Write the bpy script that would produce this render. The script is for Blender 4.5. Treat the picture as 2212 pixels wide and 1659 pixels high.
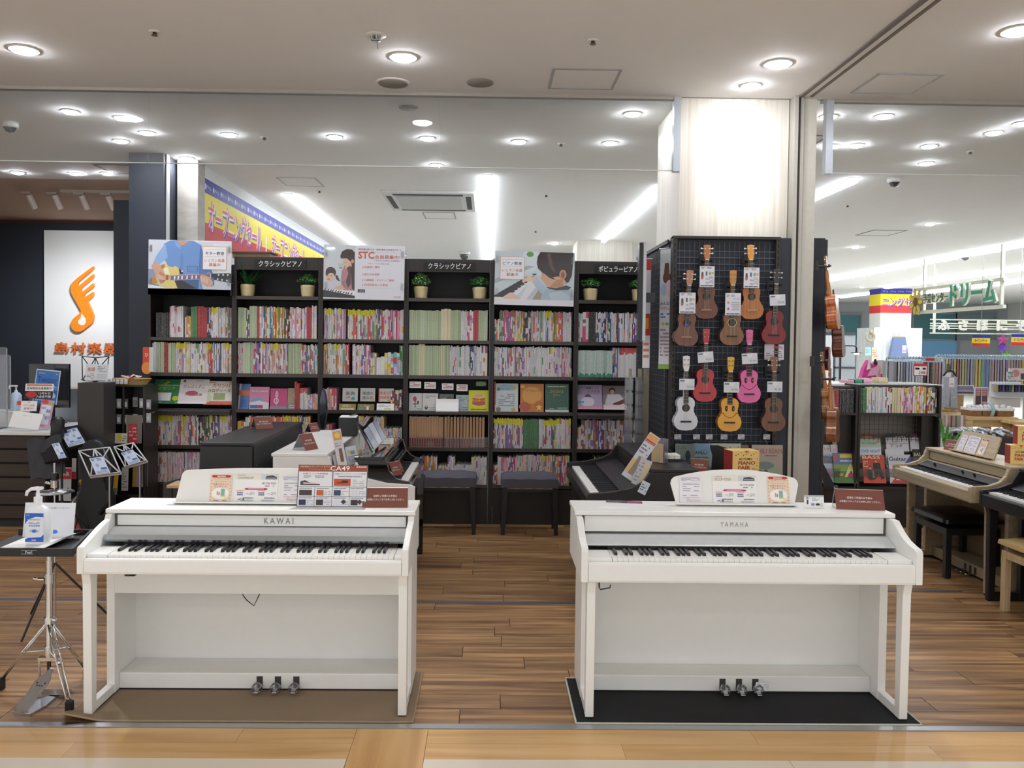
import bpy, math, random
from mathutils import Vector, Matrix
R = math.radians
rnd = random.Random(7)
S = bpy.context.scene
for o in list(bpy.data.objects): bpy.data.objects.remove(o)
COL = S.collection
W, H, F = 2212.0, 1659.0, 1800.0
YAW, PITCH, ROLL, SX, SY, EYE = .01535, .02917, .01161, -25.9, -36.0, 1.59
# ---------------- camera
_f = Vector((math.sin(YAW)*math.cos(PITCH), math.cos(YAW)*math.cos(PITCH), -math.sin(PITCH)))
_r = Vector((math.cos(YAW), -math.sin(YAW), 0)); _u = _r.cross(_f)
CR = _r*math.cos(ROLL)+_u*math.sin(ROLL); CU = -_r*math.sin(ROLL)+_u*math.cos(ROLL)
cam = bpy.data.cameras.new('camera'); cam.sensor_width = 36; cam.lens = 36*F/W
cam.shift_x = -SX/W; cam.shift_y = SY/W; cam.clip_end = 200
co = bpy.data.objects.new('camera', cam); COL.objects.link(co)
co.matrix_world = Matrix(((CR.x, CU.x, -_f.x, 0), (CR.y, CU.y, -_f.y, 0), (CR.z, CU.z, -_f.z, EYE), (0, 0, 0, 1)))
S.camera = co
def at(px, py, X=None, Y=None, Z=None):
    d = CR*((px-W/2-SX)/F) - CU*((py-H/2-SY)/F) + _f
    if X is not None: t = X/d.x
    elif Y is not None: t = Y/d.y
    else: t = (Z-EYE)/d.z
    return Vector((0, 0, EYE))+d*t
# ---------------- world + exposure
wd = bpy.data.worlds.new('world'); S.world = wd; wd.use_nodes = True
wd.node_tree.nodes['Background'].inputs[0].default_value = (.98, .985, 1, 1)
wd.node_tree.nodes['Background'].inputs[1].default_value = .82
S.view_settings.view_transform = 'Standard'; S.view_settings.look = 'None'
S.view_settings.exposure = .56; S.view_settings.gamma = 1; S.view_settings.use_curve_mapping = False
S.cycles.max_bounces = 6; S.cycles.diffuse_bounces = 4; S.cycles.glossy_bounces = 3
S.cycles.transparent_max_bounces = 12; S.cycles.caustics_reflective = False; S.cycles.caustics_refractive = False
S.cycles.sample_clamp_indirect = 4
CEIL = 3.3
# ---------------- colour / materials
def lin(h):
    if isinstance(h, str):
        h = h.lstrip('#'); c = [int(h[i:i+2], 16)/255 for i in (0, 2, 4)]
    else: c = h
    return tuple(x/12.92 if x <= .04045 else ((x+.055)/1.055)**2.4 for x in c)+(1,)
_M = {}
def mat(name, col, rough=.5, metal=0, noise=.04, scale=30, emit=0, bump=0, coat=0, trans=0, alpha=1, stretch=None):
    if name in _M: return _M[name]
    m = bpy.data.materials.new(name); m.use_nodes = True; _M[name] = m
    nt = m.node_tree; b = nt.nodes['Principled BSDF']; c = lin(col)
    b.inputs['Roughness'].default_value = rough; b.inputs['Metallic'].default_value = metal
    b.inputs['Coat Weight'].default_value = coat
    b.inputs['Transmission Weight'].default_value = trans; b.inputs['Alpha'].default_value = alpha
    tc = nt.nodes.new('ShaderNodeTexCoord'); nz = nt.nodes.new('ShaderNodeTexNoise'); nz.inputs['Scale'].default_value = scale
    nz.inputs['Detail'].default_value = 3
    if stretch:
        mp = nt.nodes.new('ShaderNodeMapping'); mp.inputs['Scale'].default_value = stretch
        nt.links.new(tc.outputs['Object'], mp.inputs[0]); nt.links.new(mp.outputs[0], nz.inputs[0])
    else: nt.links.new(tc.outputs['Object'], nz.inputs[0])
    mx = nt.nodes.new('ShaderNodeMix'); mx.data_type = 'RGBA'
    mx.inputs['A'].default_value = tuple(x*(1-noise*2) for x in c[:3])+(1,); mx.inputs['B'].default_value = tuple(min(1, x*(1+noise*2)) for x in c[:3])+(1,)
    nt.links.new(nz.outputs['Fac'], mx.inputs['Factor']); nt.links.new(mx.outputs['Result'], b.inputs['Base Color'])
    if emit:
        b.inputs['Emission Color'].default_value = c; b.inputs['Emission Strength'].default_value = emit
    if bump:
        bp = nt.nodes.new('ShaderNodeBump'); bp.inputs['Strength'].default_value = bump; bp.inputs['Distance'].default_value = .004
        nt.links.new(nz.outputs['Fac'], bp.inputs['Height']); nt.links.new(bp.outputs[0], b.inputs['Normal'])
    return m
def glassmat(name, col=(1, 1, 1), tint=.03, rough=.03):
    if name in _M: return _M[name]
    m = bpy.data.materials.new(name); m.use_nodes = True; _M[name] = m
    nt = m.node_tree; nt.nodes.remove(nt.nodes['Principled BSDF']); out = nt.nodes['Material Output']
    t = nt.nodes.new('ShaderNodeBsdfTransparent'); t.inputs[0].default_value = tuple(1-(1-x)*.5 for x in col)+(1,)
    g = nt.nodes.new('ShaderNodeBsdfGlossy'); g.inputs['Roughness'].default_value = rough
    d = nt.nodes.new('ShaderNodeBsdfDiffuse'); d.inputs[0].default_value = tuple(col)+(1,)
    fr = nt.nodes.new('ShaderNodeFresnel'); fr.inputs[0].default_value = 1.5
    m1 = nt.nodes.new('ShaderNodeMixShader'); m2 = nt.nodes.new('ShaderNodeMixShader')
    m2.inputs[0].default_value = tint
    nt.links.new(t.outputs[0], m2.inputs[1]); nt.links.new(d.outputs[0], m2.inputs[2])
    nt.links.new(fr.outputs[0], m1.inputs[0]); nt.links.new(m2.outputs[0], m1.inputs[1]); nt.links.new(g.outputs[0], m1.inputs[2])
    nt.links.new(m1.outputs[0], out.inputs[0])
    return m
def attrmat(name, rough=.5, text=0, coat=0, metal=0, sc=(1, 1, 1)):
    """colour comes from the mesh's own colour attribute; text>0 adds small print-like marks"""
    if name in _M: return _M[name]
    m = bpy.data.materials.new(name); m.use_nodes = True; _M[name] = m
    nt = m.node_tree; b = nt.nodes['Principled BSDF']
    b.inputs['Roughness'].default_value = rough; b.inputs['Coat Weight'].default_value = coat; b.inputs['Metallic'].default_value = metal
    a = nt.nodes.new('ShaderNodeAttribute'); a.attribute_name = 'Col'
    src = a.outputs['Color']
    if text:
        tc = nt.nodes.new('ShaderNodeTexCoord'); mp = nt.nodes.new('ShaderNodeMapping'); mp.inputs['Scale'].default_value = sc
        nt.links.new(tc.outputs['Object'], mp.inputs[0])
        geo = nt.nodes.new('ShaderNodeObjectInfo'); ad = nt.nodes.new('ShaderNodeVectorMath'); ad.operation = 'ADD'
        sc2 = nt.nodes.new('ShaderNodeVectorMath'); sc2.operation = 'SCALE'; sc2.inputs['Scale'].default_value = 40
        cb = nt.nodes.new('ShaderNodeCombineXYZ'); nt.links.new(geo.outputs['Random'], cb.inputs[0]); nt.links.new(geo.outputs['Random'], cb.inputs[2])
        nt.links.new(cb.outputs[0], sc2.inputs[0]); nt.links.new(mp.outputs[0], ad.inputs[0]); nt.links.new(sc2.outputs[0], ad.inputs[1])
        nz = nt.nodes.new('ShaderNodeTexNoise'); nz.inputs['Scale'].default_value = 1; nz.inputs['Detail'].default_value = 1
        nt.links.new(ad.outputs[0], nz.inputs[0])
        r = nt.nodes.new('ShaderNodeMapRange'); r.inputs[1].default_value = .53; r.inputs[2].default_value = .60; r.inputs[4].default_value = text
        nt.links.new(nz.outputs['Fac'], r.inputs[0])
        # print is dark on pale covers and pale on dark covers
        sp = nt.nodes.new('ShaderNodeRGBToBW'); nt.links.new(src, sp.inputs[0])
        gt = nt.nodes.new('ShaderNodeMath'); gt.operation = 'LESS_THAN'; gt.inputs[1].default_value = .22; nt.links.new(sp.outputs[0], gt.inputs[0])
        ik = nt.nodes.new('ShaderNodeMix'); ik.data_type = 'RGBA'; ik.inputs['A'].default_value = (.03, .025, .05, 1); ik.inputs['B'].default_value = (.8, .8, .78, 1)
        nt.links.new(gt.outputs[0], ik.inputs['Factor'])
        mx = nt.nodes.new('ShaderNodeMix'); mx.data_type = 'RGBA'
        nt.links.new(r.outputs[0], mx.inputs['Factor']); nt.links.new(src, mx.inputs['A']); nt.links.new(ik.outputs['Result'], mx.inputs['B'])
        src = mx.outputs['Result']
    nt.links.new(src, b.inputs['Base Color'])
    return m
def woodmat(name, c1, c2, c3, rough=.4, sx=1.2, sy=22, streak=3.0, rand=.5, axis='X', coat=0):
    if name in _M: return _M[name]
    m = bpy.data.materials.new(name); m.use_nodes = True; _M[name] = m
    nt = m.node_tree; b = nt.nodes['Principled BSDF']; b.inputs['Roughness'].default_value = rough; b.inputs['Coat Weight'].default_value = coat
    tc = nt.nodes.new('ShaderNodeTexCoord'); mp = nt.nodes.new('ShaderNodeMapping')
    mp.inputs['Scale'].default_value = {'X': (sx, sy, sy), 'Y': (sy, sx, sy), 'Z': (sy, sy, sx)}[axis]
    oi = nt.nodes.new('ShaderNodeObjectInfo'); sc2 = nt.nodes.new('ShaderNodeVectorMath'); sc2.operation = 'SCALE'; sc2.inputs['Scale'].default_value = 60
    cb = nt.nodes.new('ShaderNodeCombineXYZ'); nt.links.new(oi.outputs['Random'], cb.inputs[0]); nt.links.new(oi.outputs['Random'], cb.inputs[1]); nt.links.new(oi.outputs['Random'], cb.inputs[2])
    nt.links.new(cb.outputs[0], sc2.inputs[0]); ad = nt.nodes.new('ShaderNodeVectorMath'); ad.operation = 'ADD'
    nt.links.new(tc.outputs['Object'], mp.inputs[0]); nt.links.new(mp.outputs[0], ad.inputs[0]); nt.links.new(sc2.outputs[0], ad.inputs[1])
    nz = nt.nodes.new('ShaderNodeTexNoise'); nz.inputs['Scale'].default_value = streak; nz.inputs['Detail'].default_value = 5; nz.inputs['Distortion'].default_value = .6
    nt.links.new(ad.outputs[0], nz.inputs[0])
    rp = nt.nodes.new('ShaderNodeValToRGB'); e = rp.color_ramp.elements
    e[0].position = .3; e[0].color = lin(c1); e[1].position = .72; e[1].color = lin(c3); k = e.new(.5); k.color = lin(c2)
    nt.links.new(nz.outputs['Fac'], rp.inputs[0])
    hs = nt.nodes.new('ShaderNodeHueSaturation'); v = nt.nodes.new('ShaderNodeMapRange'); v.inputs[3].default_value = 1-rand/2; v.inputs[4].default_value = 1+rand/2
    nt.links.new(oi.outputs['Random'], v.inputs[0]); nt.links.new(v.outputs[0], hs.inputs['Value']); nt.links.new(rp.outputs[0], hs.inputs['Color'])
    nt.links.new(hs.outputs[0], b.inputs['Base Color'])
    return m
# ---------------- mesh builder
_text = {}
def textgeo(s, bold=0, serif=False):
    k = (s, bold)
    if k in _text: return _text[k]
    cu = bpy.data.curves.new('lettering', 'FONT'); cu.body = s; cu.size = 1; cu.resolution_u = 2; cu.offset = bold
    ob = bpy.data.objects.new('lettering', cu); COL.objects.link(ob)
    me = bpy.data.meshes.new_from_object(ob)
    vs = [tuple(v.co) for v in me.vertices]; fs = [tuple(p.vertices) for p in me.polygons]
    bpy.data.objects.remove(ob); bpy.data.meshes.remove(me); bpy.data.curves.remove(cu)
    if vs:
        x0 = min(v[0] for v in vs); x1 = max(v[0] for v in vs); y0 = min(v[1] for v in vs); y1 = max(v[1] for v in vs)
    else: x0 = y0 = 0; x1 = y1 = 1
    _text[k] = (vs, fs, x0, x1, y0, y1); return _text[k]
class MB:
    def __init__(s, col='#ffffff'):
        s.v = []; s.f = []; s.c = []; s.mi = []; s.col = col; s.m = 0; s.T = None; s.smooth = []; s.sm = False
    def add(s, vs, fs, col=None):
        n = len(s.v)
        if s.T is not None: vs = [tuple(s.T @ Vector(v)) for v in vs]
        s.v += [tuple(v) for v in vs]
        for f in fs:
            s.f.append(tuple(i+n for i in f)); s.c.append(col or s.col); s.mi.append(s.m); s.smooth.append(s.sm)
        return s
    def box(s, x0, x1, y0, y1, z0, z1, col=None):
        return s.add([(x0,y0,z0),(x1,y0,z0),(x1,y1,z0),(x0,y1,z0),(x0,y0,z1),(x1,y0,z1),(x1,y1,z1),(x0,y1,z1)],
            [(0,3,2,1),(4,5,6,7),(0,1,5,4),(1,2,6,5),(2,3,7,6),(3,0,4,7)], col)
    def quad(s, a, b, c, d, col=None): return s.add([a, b, c, d], [(0, 1, 2, 3)], col)
    def prism(s, poly, axis, d0, d1, col=None, cap=True):
        """poly: 2-D outline; axis 'x': (y,z), 'y': (x,z), 'z': (x,y)"""
        mk = {'x': lambda p, d: (d, p[0], p[1]), 'y': lambda p, d: (p[0], d, p[1]), 'z': lambda p, d: (p[0], p[1], d)}[axis]
        n = len(poly); vs = [mk(p, d0) for p in poly]+[mk(p, d1) for p in poly]
        fs = [(i, (i+1) % n, n+(i+1) % n, n+i) for i in range(n)]
        if cap: fs += [tuple(range(n-1, -1, -1)), tuple(range(n, 2*n))]
        return s.add(vs, fs, col)
    def plate(s, quad, th, col=None):
        """a board through four 3-D corners with thickness th along its back"""
        a, b, c, d = [Vector(p) for p in quad]; nrm = (b-a).cross(d-a).normalized()*th
        vs = [a, b, c, d, a-nrm, b-nrm, c-nrm, d-nrm]
        return s.add([tuple(v) for v in vs], [(0,1,2,3),(7,6,5,4),(0,4,5,1),(1,5,6,2),(2,6,7,3),(3,7,4,0)], col)
    def cyl(s, p0, p1, r0, r1=None, n=10, col=None, cap=True):
        r1 = r0 if r1 is None else r1; p0 = Vector(p0); p1 = Vector(p1); d = (p1-p0).normalized()
        a = d.orthogonal().normalized(); b = d.cross(a); vs = []
        for p, r in ((p0, r0), (p1, r1)):
            for i in range(n):
                t = 2*math.pi*i/n; vs.append(tuple(p+a*(r*math.cos(t))+b*(r*math.sin(t))))
        fs = [(i, (i+1) % n, n+(i+1) % n, n+i) for i in range(n)]
        s0 = s.sm; s.sm = True; s.add(vs, fs, col); s.sm = s0
        if cap: s.add(vs, [tuple(range(n-1, -1, -1)), tuple(range(n, 2*n))], col)
        return s
    def tube(s, pts, r, n=6, col=None):
        pts = [Vector(p) for p in pts]; vs = []; prev = None
        for i, p in enumerate(pts):
            d = (pts[min(i+1, len(pts)-1)]-pts[max(i-1, 0)]).normalized()
            a = d.orthogonal().normalized() if prev is None else (prev-d*prev.dot(d)).normalized(); prev = a; b = d.cross(a)
            rr = r[i] if isinstance(r, (list, tuple)) else r
            for k in range(n):
                t = 2*math.pi*k/n; vs.append(tuple(p+a*(rr*math.cos(t))+b*(rr*math.sin(t))))
        fs = []
        for i in range(len(pts)-1):
            for k in range(n): fs.append((i*n+k, i*n+(k+1) % n, (i+1)*n+(k+1) % n, (i+1)*n+k))
        fs += [tuple(range(n-1, -1, -1)), tuple(range((len(pts)-1)*n, len(pts)*n))]
        s0 = s.sm; s.sm = True; s.add(vs, fs, col); s.sm = s0; return s
    def lathe(s, prof, cx=0, cy=0, n=20, col=None, wob=None):
        vs = []
        for j, (r, z) in enumerate(prof):
            for k in range(n):
                t = 2*math.pi*k/n; rr = r+(wob(j, k) if wob else 0); vs.append((cx+rr*math.cos(t), cy+rr*math.sin(t), z))
        fs = []
        for j in range(len(prof)-1):
            for k in range(n): fs.append((j*n+k, j*n+(k+1) % n, (j+1)*n+(k+1) % n, (j+1)*n+k))
        fs += [tuple(range(n-1, -1, -1)), tuple(range((len(prof)-1)*n, len(prof)*n))]
        s0 = s.sm; s.sm = True; s.add(vs, fs, col); s.sm = s0; return s
    def ball(s, c, rx, ry=None, rz=None, n=10, col=None):
        ry = rx if ry is None else ry; rz = rx if rz is None else rz; vs = []; m = n//2
        for j in range(m+1):
            ph = -math.pi/2+math.pi*j/m
            for k in range(n):
                t = 2*math.pi*k/n; vs.append((c[0]+rx*math.cos(ph)*math.cos(t), c[1]+ry*math.cos(ph)*math.sin(t), c[2]+rz*math.sin(ph)))
        fs = [(j*n+k, j*n+(k+1) % n, (j+1)*n+(k+1) % n, (j+1)*n+k) for j in range(m) for k in range(n)]
        s0 = s.sm; s.sm = True; s.add(vs, fs, col); s.sm = s0; return s
    # flat print, in the local x-z plane, facing -y; L = layer
    def R(s, x0, z0, x1, z1, col, L=1):
        y = -L*.0005; return s.add([(x0,y,z0),(x1,y,z0),(x1,y,z1),(x0,y,z1)], [(0,1,2,3)], col)
    def P(s, pts, col, L=1):
        y = -L*.0005; return s.add([(p[0], y, p[1]) for p in pts], [tuple(range(len(pts)))], col)
    def E(s, cx, cz, rx, rz, col, L=1, n=16, rot=0):
        c, q = math.cos(rot), math.sin(rot)
        return s.P([(cx+rx*math.cos(2*math.pi*i/n)*c-rz*math.sin(2*math.pi*i/n)*q, cz+rx*math.cos(2*math.pi*i/n)*q+rz*math.sin(2*math.pi*i/n)*c) for i in range(n)], col, L)
    def LN(s, p, q, w, col, L=1):
        dx, dz = q[0]-p[0], q[1]-p[1]; l = math.hypot(dx, dz) or 1; nx, nz = -dz/l*w/2, dx/l*w/2
        return s.P([(p[0]-nx, p[1]-nz), (q[0]-nx, q[1]-nz), (q[0]+nx, q[1]+nz), (p[0]+nx, p[1]+nz)], col, L)
    def TX(s, t, x, z, h, col, L=2, al='c', bold=0, w=None, depth=0):
        """text, cap height about h, baseline-bottom at z; w = fitted width"""
        if bold and any(0x3400 < ord(c) < 0xa000 for c in t): bold = min(bold, .007)
        vs, fs, x0, x1, y0, y1 = textgeo(t, bold)
        k = h/(y1-y0); kx = k if w is None else w/(x1-x0); ww = (x1-x0)*kx
        ox = {'c': x-ww/2, 'l': x, 'r': x-ww}[al]; y = -L*.0005
        pv = [(ox+(v[0]-x0)*kx, y-depth, z+(v[1]-y0)*k) for v in vs]
        s.add(pv, fs, col)
        if depth:
            from collections import Counter
            ed = Counter(); 
            for f in fs:
                for i in range(len(f)):
                    a, b = f[i], f[(i+1) % len(f)]; ed[(a, b)] += 1
            n = len(pv); bk = [(p[0], y, p[2]) for p in pv]
            s.add(pv+bk, [(a, b, n+b, n+a)[::-1] for (a, b) in ed if (b, a) not in ed], col)
        return s
    def build(s, name, parent=None, m=None, loc=None, rot=None, bevel=0, mx=None, seg=2):
        me = bpy.data.meshes.new(name); me.from_pydata(s.v, [], s.f); 
        ms = m if isinstance(m, (list, tuple)) else [m or PRINT]
        for k in ms: me.materials.append(k)
        if len(ms) > 1: me.polygons.foreach_set('material_index', s.mi)
        if any(s.smooth): me.polygons.foreach_set('use_smooth', s.smooth)
        if len(set(s.c)) > 1 or any(k.get('attr') for k in ms):
            ca = me.color_attributes.new('Col', 'FLOAT_COLOR', 'CORNER'); buf = []
            lc = {}
            for f, c in zip(s.f, s.c):
                if c not in lc: lc[c] = lin(c)
                buf += list(lc[c])*len(f)
            ca.data.foreach_set('color', buf)
        me.update()
        ob = bpy.data.objects.new(name, me); COL.objects.link(ob)
        if parent: ob.parent = parent
        if loc is not None: ob.location = loc
        if rot is not None: ob.rotation_euler = rot
        if mx is not None: ob.matrix_local = mx
        if bevel:
            b = ob.modifiers.new('bevel', 'BEVEL'); b.width = bevel; b.segments = seg; b.limit_method = 'ANGLE'; b.angle_limit = R(40)
        return ob
PRINT = attrmat('print', .5); PRINT['attr'] = 1
PRINTG = attrmat('print_glossy', .2, coat=.4); PRINTG['attr'] = 1
BOOK = attrmat('book_cover', .42, text=.2, sc=(260, 1, 110)); BOOK['attr'] = 1
COVER = attrmat('magazine_cover', .3, text=.12, sc=(160, 1, 220)); COVER['attr'] = 1
def thing(name, label, cat, loc=(0, 0, 0), rz=0, group=None):
    o = bpy.data.objects.new(name, None); COL.objects.link(o); o.location = loc; o.rotation_euler = (0, 0, rz); o.empty_display_size = .1
    o['label'] = label; o['category'] = cat
    if group: o['group'] = group
    return o
def tag(o, label, cat, group=None):
    o['label'] = label; o['category'] = cat
    if group: o['group'] = group
    return o
def struct(o): o['kind'] = 'structure'; return o
def sempty(name, loc=(0, 0, 0)):
    o = bpy.data.objects.new(name, None); COL.objects.link(o); o.location = loc; o['kind'] = 'structure'; return o
def stuff(o): o['kind'] = 'stuff'; return o
def copytree(o, parent=None):
    c = o.copy(); COL.objects.link(c)
    if parent is not None: c.parent = parent
    for ch in list(o.children): copytree(ch, c)
    return c
# shared materials
WHITE = mat('white_satin_paint', '#eeeeeb', .35, noise=.01)
IVORY = mat('ivory_key_plastic', '#f2f1ec', .25, noise=.01)
BLACKKEY = mat('black_key_plastic', '#1c1d20', .35, noise=.05)
BLACK = mat('black_satin_paint', '#202124', .38, noise=.05)
GLOSS = mat('black_gloss_lacquer', '#0a0a0c', .06, noise=.05, coat=1)
FRAME = mat('dark_brown_laminate', '#2b2623', .45, noise=.06)
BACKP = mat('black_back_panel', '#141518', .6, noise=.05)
NAVY = mat('navy_wall_paint', '#252b36', .55, noise=.03)
CHROME = mat('chrome', '#d8d9da', .12, 1, .02)
ALU = mat('brushed_aluminium', '#b9bcbf', .3, 1, .03)
PAPER = mat('white_paper', '#f0f0ee', .6, noise=.01)
CLEAR = glassmat('clear_acrylic', (.95, .97, 1), .012)
POCKET = glassmat('clear_plastic_pocket', (.8, .82, .85), .07, .08)
RUBBER = mat('black_rubber', '#121212', .7)
CEILM = mat('ceiling_paint', '#f4f3f1', .8, noise=.008, scale=6)
LIGHTWOOD = woodmat('pale_wood_veneer', '#d0c8ba', '#dad4c8', '#e5e0d6', .45, sx=1, sy=45, streak=1.2, rand=0, axis='Z')
# ================= ROOM =================
# shop floor: dark planks, each one a part of the floor
floor = sempty('floor')
MB().box(-9, 20, 3.42, 32, -.05, -.012).build('subfloor', floor, mat('subfloor', '#6b4a30', .6))
DKW = woodmat('dark_floor_wood', '#69492f', '#97724c', '#c09868', .36, sx=.9, sy=14, streak=1.6, rand=.34)
pl = MB().box(0, .955, 0, .148, -.012, 0).build('plank', floor, DKW); pl.location = (-40, 4, -.5)
first = True; pw, plen = .15, .958; row = 0; yy = 3.425; cnt = 0
far = MB()
while yy < 8.2:
    off = rnd.uniform(0, plen); x = -5.2+off-plen
    while x < 5.6:
        vis = (-yy*.60-.3 < x+plen and x < yy*.65+.3)
        hidden = yy > 6.3 and not (-.9 < x+.5 < 1.3 or x > 2.4 or x < -3.2)
        if vis:
            if cnt < 290 and not hidden:
                if first: o = pl; first = False
                else: o = pl.copy(); COL.objects.link(o)
                o.location = (x, yy, rnd.uniform(-.0008, 0)); cnt += 1
            else: far.box(x, x+.955, yy, yy+.148, -.012, -.0005)
        x += plen
    yy += pw; row += 1
stuff(far.build('plank_field', floor, DKW))
MB().box(-2.9, 20, 8.2, 32, -.012, 0).build('far_tiles', floor, mat('pale_bounce_tile', '#e9e4da', .4, noise=.01)); MB().box(-9, -2.9, 8.2, 12.5, -.012, 0).build('far_boards', floor, DKW)  # unseen far floor, its pale colour chosen to bounce light onto the ceiling
# track and edge strips in the floor
struct(MB().box(-6, 6, 3.385, 3.425, -.02, .004).build('trim_1', None, ALU))
struct(MB().box(-3.5, 2.4, 5.045, 5.075, -.01, .003).box(-3.5, 2.4, 5.055, 5.064, -.01, .0045).build('trim_2', None, mat('track_steel', '#7b8290', .35, .7)))
struct(MB().box(2.4, 3.12, 5.345, 5.375, -.01, .003).build('trim_3', None, mat('track_steel', '#7b8290', .35, .7)))
# mall walkway: maple boards and cream tiles
walk = sempty('floor')
MB().box(-12, 12, -3, 3.385, -.05, -.012).build('subfloor', walk, mat('mall_screed', '#b49468', .6))
MPL = woodmat('maple_floor_wood', '#c9995c', '#dcb174', '#e6c08a', .3, sx=.8, sy=9, streak=1.3, rand=.12)
MPY = woodmat('maple_floor_wood_turned', '#c08f54', '#d3a66a', '#dfb67c', .3, sx=.8, sy=9, streak=1.3, rand=.12, axis='Y')
TILE = mat('cream_floor_tile', '#e8ddcb', .3, noise=.015, scale=3)
xs = [-3.6, -2.15, -.516]
for y0, y1, cuts in ((3.262, 3.385, (-5, -3.9, -2.75, -.98, -.5175)), (3.138, 3.261, (-5, -3.3, -1.6, -.5175)), (3.262, 3.385, (-.2255, 1.1, 2.35, 4.0)), (3.138, 3.261, (-.2255, .55, 1.78, 3.1, 4.4))):
    for a, b in zip(cuts, cuts[1:]):
        MB().box(a+.0006, b-.0006, y0, y1-.0008, -.012, 0).build('plank', walk, MPL)
for y0 in (3.0, 2.0, 1.0, 0, -1, -2):
    MB().box(-.5165, -.2265, y0, min(y0+.999, 3.385), -.012, 0).build('plank', walk, MPY)
    for a, b in ((-3.117, -1.917), (-1.916, -.518), (-.225, 1.175), (1.176, 2.5), (2.501, 3.9)):
        MB().box(a, b-.001, y0, min(y0+.999, 3.137), -.012, 0).build('tile', walk, TILE)
# ceiling
ceil_ = struct(MB().box(-9, 20, -3, 5.78, CEIL, CEIL+.1).box(-9, 20, 5.82, 9.1, CEIL, CEIL+.1).box(-2.9, 20, 9.1, 32, CEIL, CEIL+.1).box(-9, 20, 5.78, 5.82, CEIL+.02, CEIL+.1).build('ceiling', None, CEILM))
struct(MB().box(-9, -2.9, 9.1, 12.5, CEIL+.0, CEIL+.1).build('ceiling', None, mat('taupe_ceiling_paint', '#c8ae98', .8, noise=.01)))
# ceiling groove (shutter slot) running towards the camera
struct(MB().box(2.105, 2.135, -3, 5.70, CEIL-.012, CEIL+.001).box(2.18, 2.20, -3, 5.70, CEIL-.010, CEIL+.001).build('trim_4', None, mat('slot_grey', '#77706a', .6)))
struct(MB().box(2.136, 2.179, -3, 5.70, CEIL-.004, CEIL+.0005).build('trim_5', None, CEILM))
# glass smoke barrier with its ceiling channel
struct(MB().box(-7, 1.32, 5.775, 5.825, CEIL-.018, CEIL+.001).box(2.3, 9, 5.775, 5.825, CEIL-.018, CEIL+.001).build('trim_6', None, mat('channel_grey', '#a9a59d', .5)))
SMOKE = glassmat('smoke_barrier_glass', (.93, .96, .95), .035, .02)
for i, (a, b) in enumerate(((-6.2, -2.35), (-2.345, -.35), (-.345, 1.27), (2.37, 4.4), (4.405, 7))):
    g = sempty('window_%d' % (i+1)); MB().box(a, b, 5.797, 5.803, 2.80, CEIL-.018).build('glass_pane', g, SMOKE)
    MB().box(a, b, 5.795, 5.805, 2.796, 2.802).build('edge_strip', g, mat('edge_strip_clear', '#c9cfcb', .3))
struct(MB().box(1.268, 1.315, 5.77, 5.83, 2.79, CEIL).box(2.325, 2.375, 5.77, 5.83, 2.79, CEIL).build('trim_7', None, mat('frame_silver', '#b6bdc4', .35, .3)))
# pillar in the shopfront
struct(MB().box(1.32, 2.075, 5.80, 6.56, 0, CEIL).build('pillar', None, LIGHTWOOD))
struct(MB().box(2.08, 2.105, 5.70, 5.82, 0, CEIL).box(2.128, 2.15, 5.72, 5.84, 0, CEIL).build('trim_8', None, mat('rail_grey', '#b4b1a8', .4, .2)))
struct(MB().box(2.105, 2.128, 5.80, 5.86, 0, CEIL).build('trim_9', None, mat('slot_dark', '#3d3b3a', .7)))
struct(MB().box(2.15, 2.245, 5.74, 5.84, 0, CEIL).build('trim_10', None, mat('jamb_paint', '#c4c1b6', .5)))
# far pillar behind the bookcases and right wall piece behind
struct(MB().box(1.469, 2.375, 13.8, 14.6, 0, CEIL).build('pillar', None, LIGHTWOOD))
# left: navy column, stone-look pillar, partition carrying the sale banner
struct(MB().box(-3.315, -2.995, 7.76, 8.1, 0, CEIL).build('pillar', None, NAVY))
struct(MB().box(-2.992, -2.978, 7.80, 7.86, 0, CEIL).build('trim_11', None, mat('corner_bead', '#cfd3d6', .3, .4)))
STONE = woodmat('weathered_board_print', '#9b968d', '#aaa59c', '#bcb8b0', .6, sx=9, sy=2.2, streak=1.3, rand=0, axis='Z')
struct(MB().box(-2.975, -2.78, 8.04, 8.24, 0, CEIL).build('pillar', None, STONE))
struct(MB().box(-2.9, -2.80, 8.24, 18, 0, CEIL).build('wall_left', None, mat('partition_white', '#d9dad8', .6)))
struct(MB().box(-3.74, -3.30, 8.4, 8.5, 0, 2.97).build('wall_left_return', None, NAVY))
# counter bay: navy wall and white sign panel with the orange logo
struct(MB().box(-9, -2.9, 12.3, 12.4, 0, 3.26).build('wall_back', None, NAVY))
struct(MB().box(-9, -2.9, 12.29, 12.45, 3.26, CEIL).build('trim_12', None, mat('red_edge', '#4b2724', .6)))
struct(MB().box(-9, -8.9, 5.9, 12.4, 0, CEIL).build('wall_left_end', None, NAVY))
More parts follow.
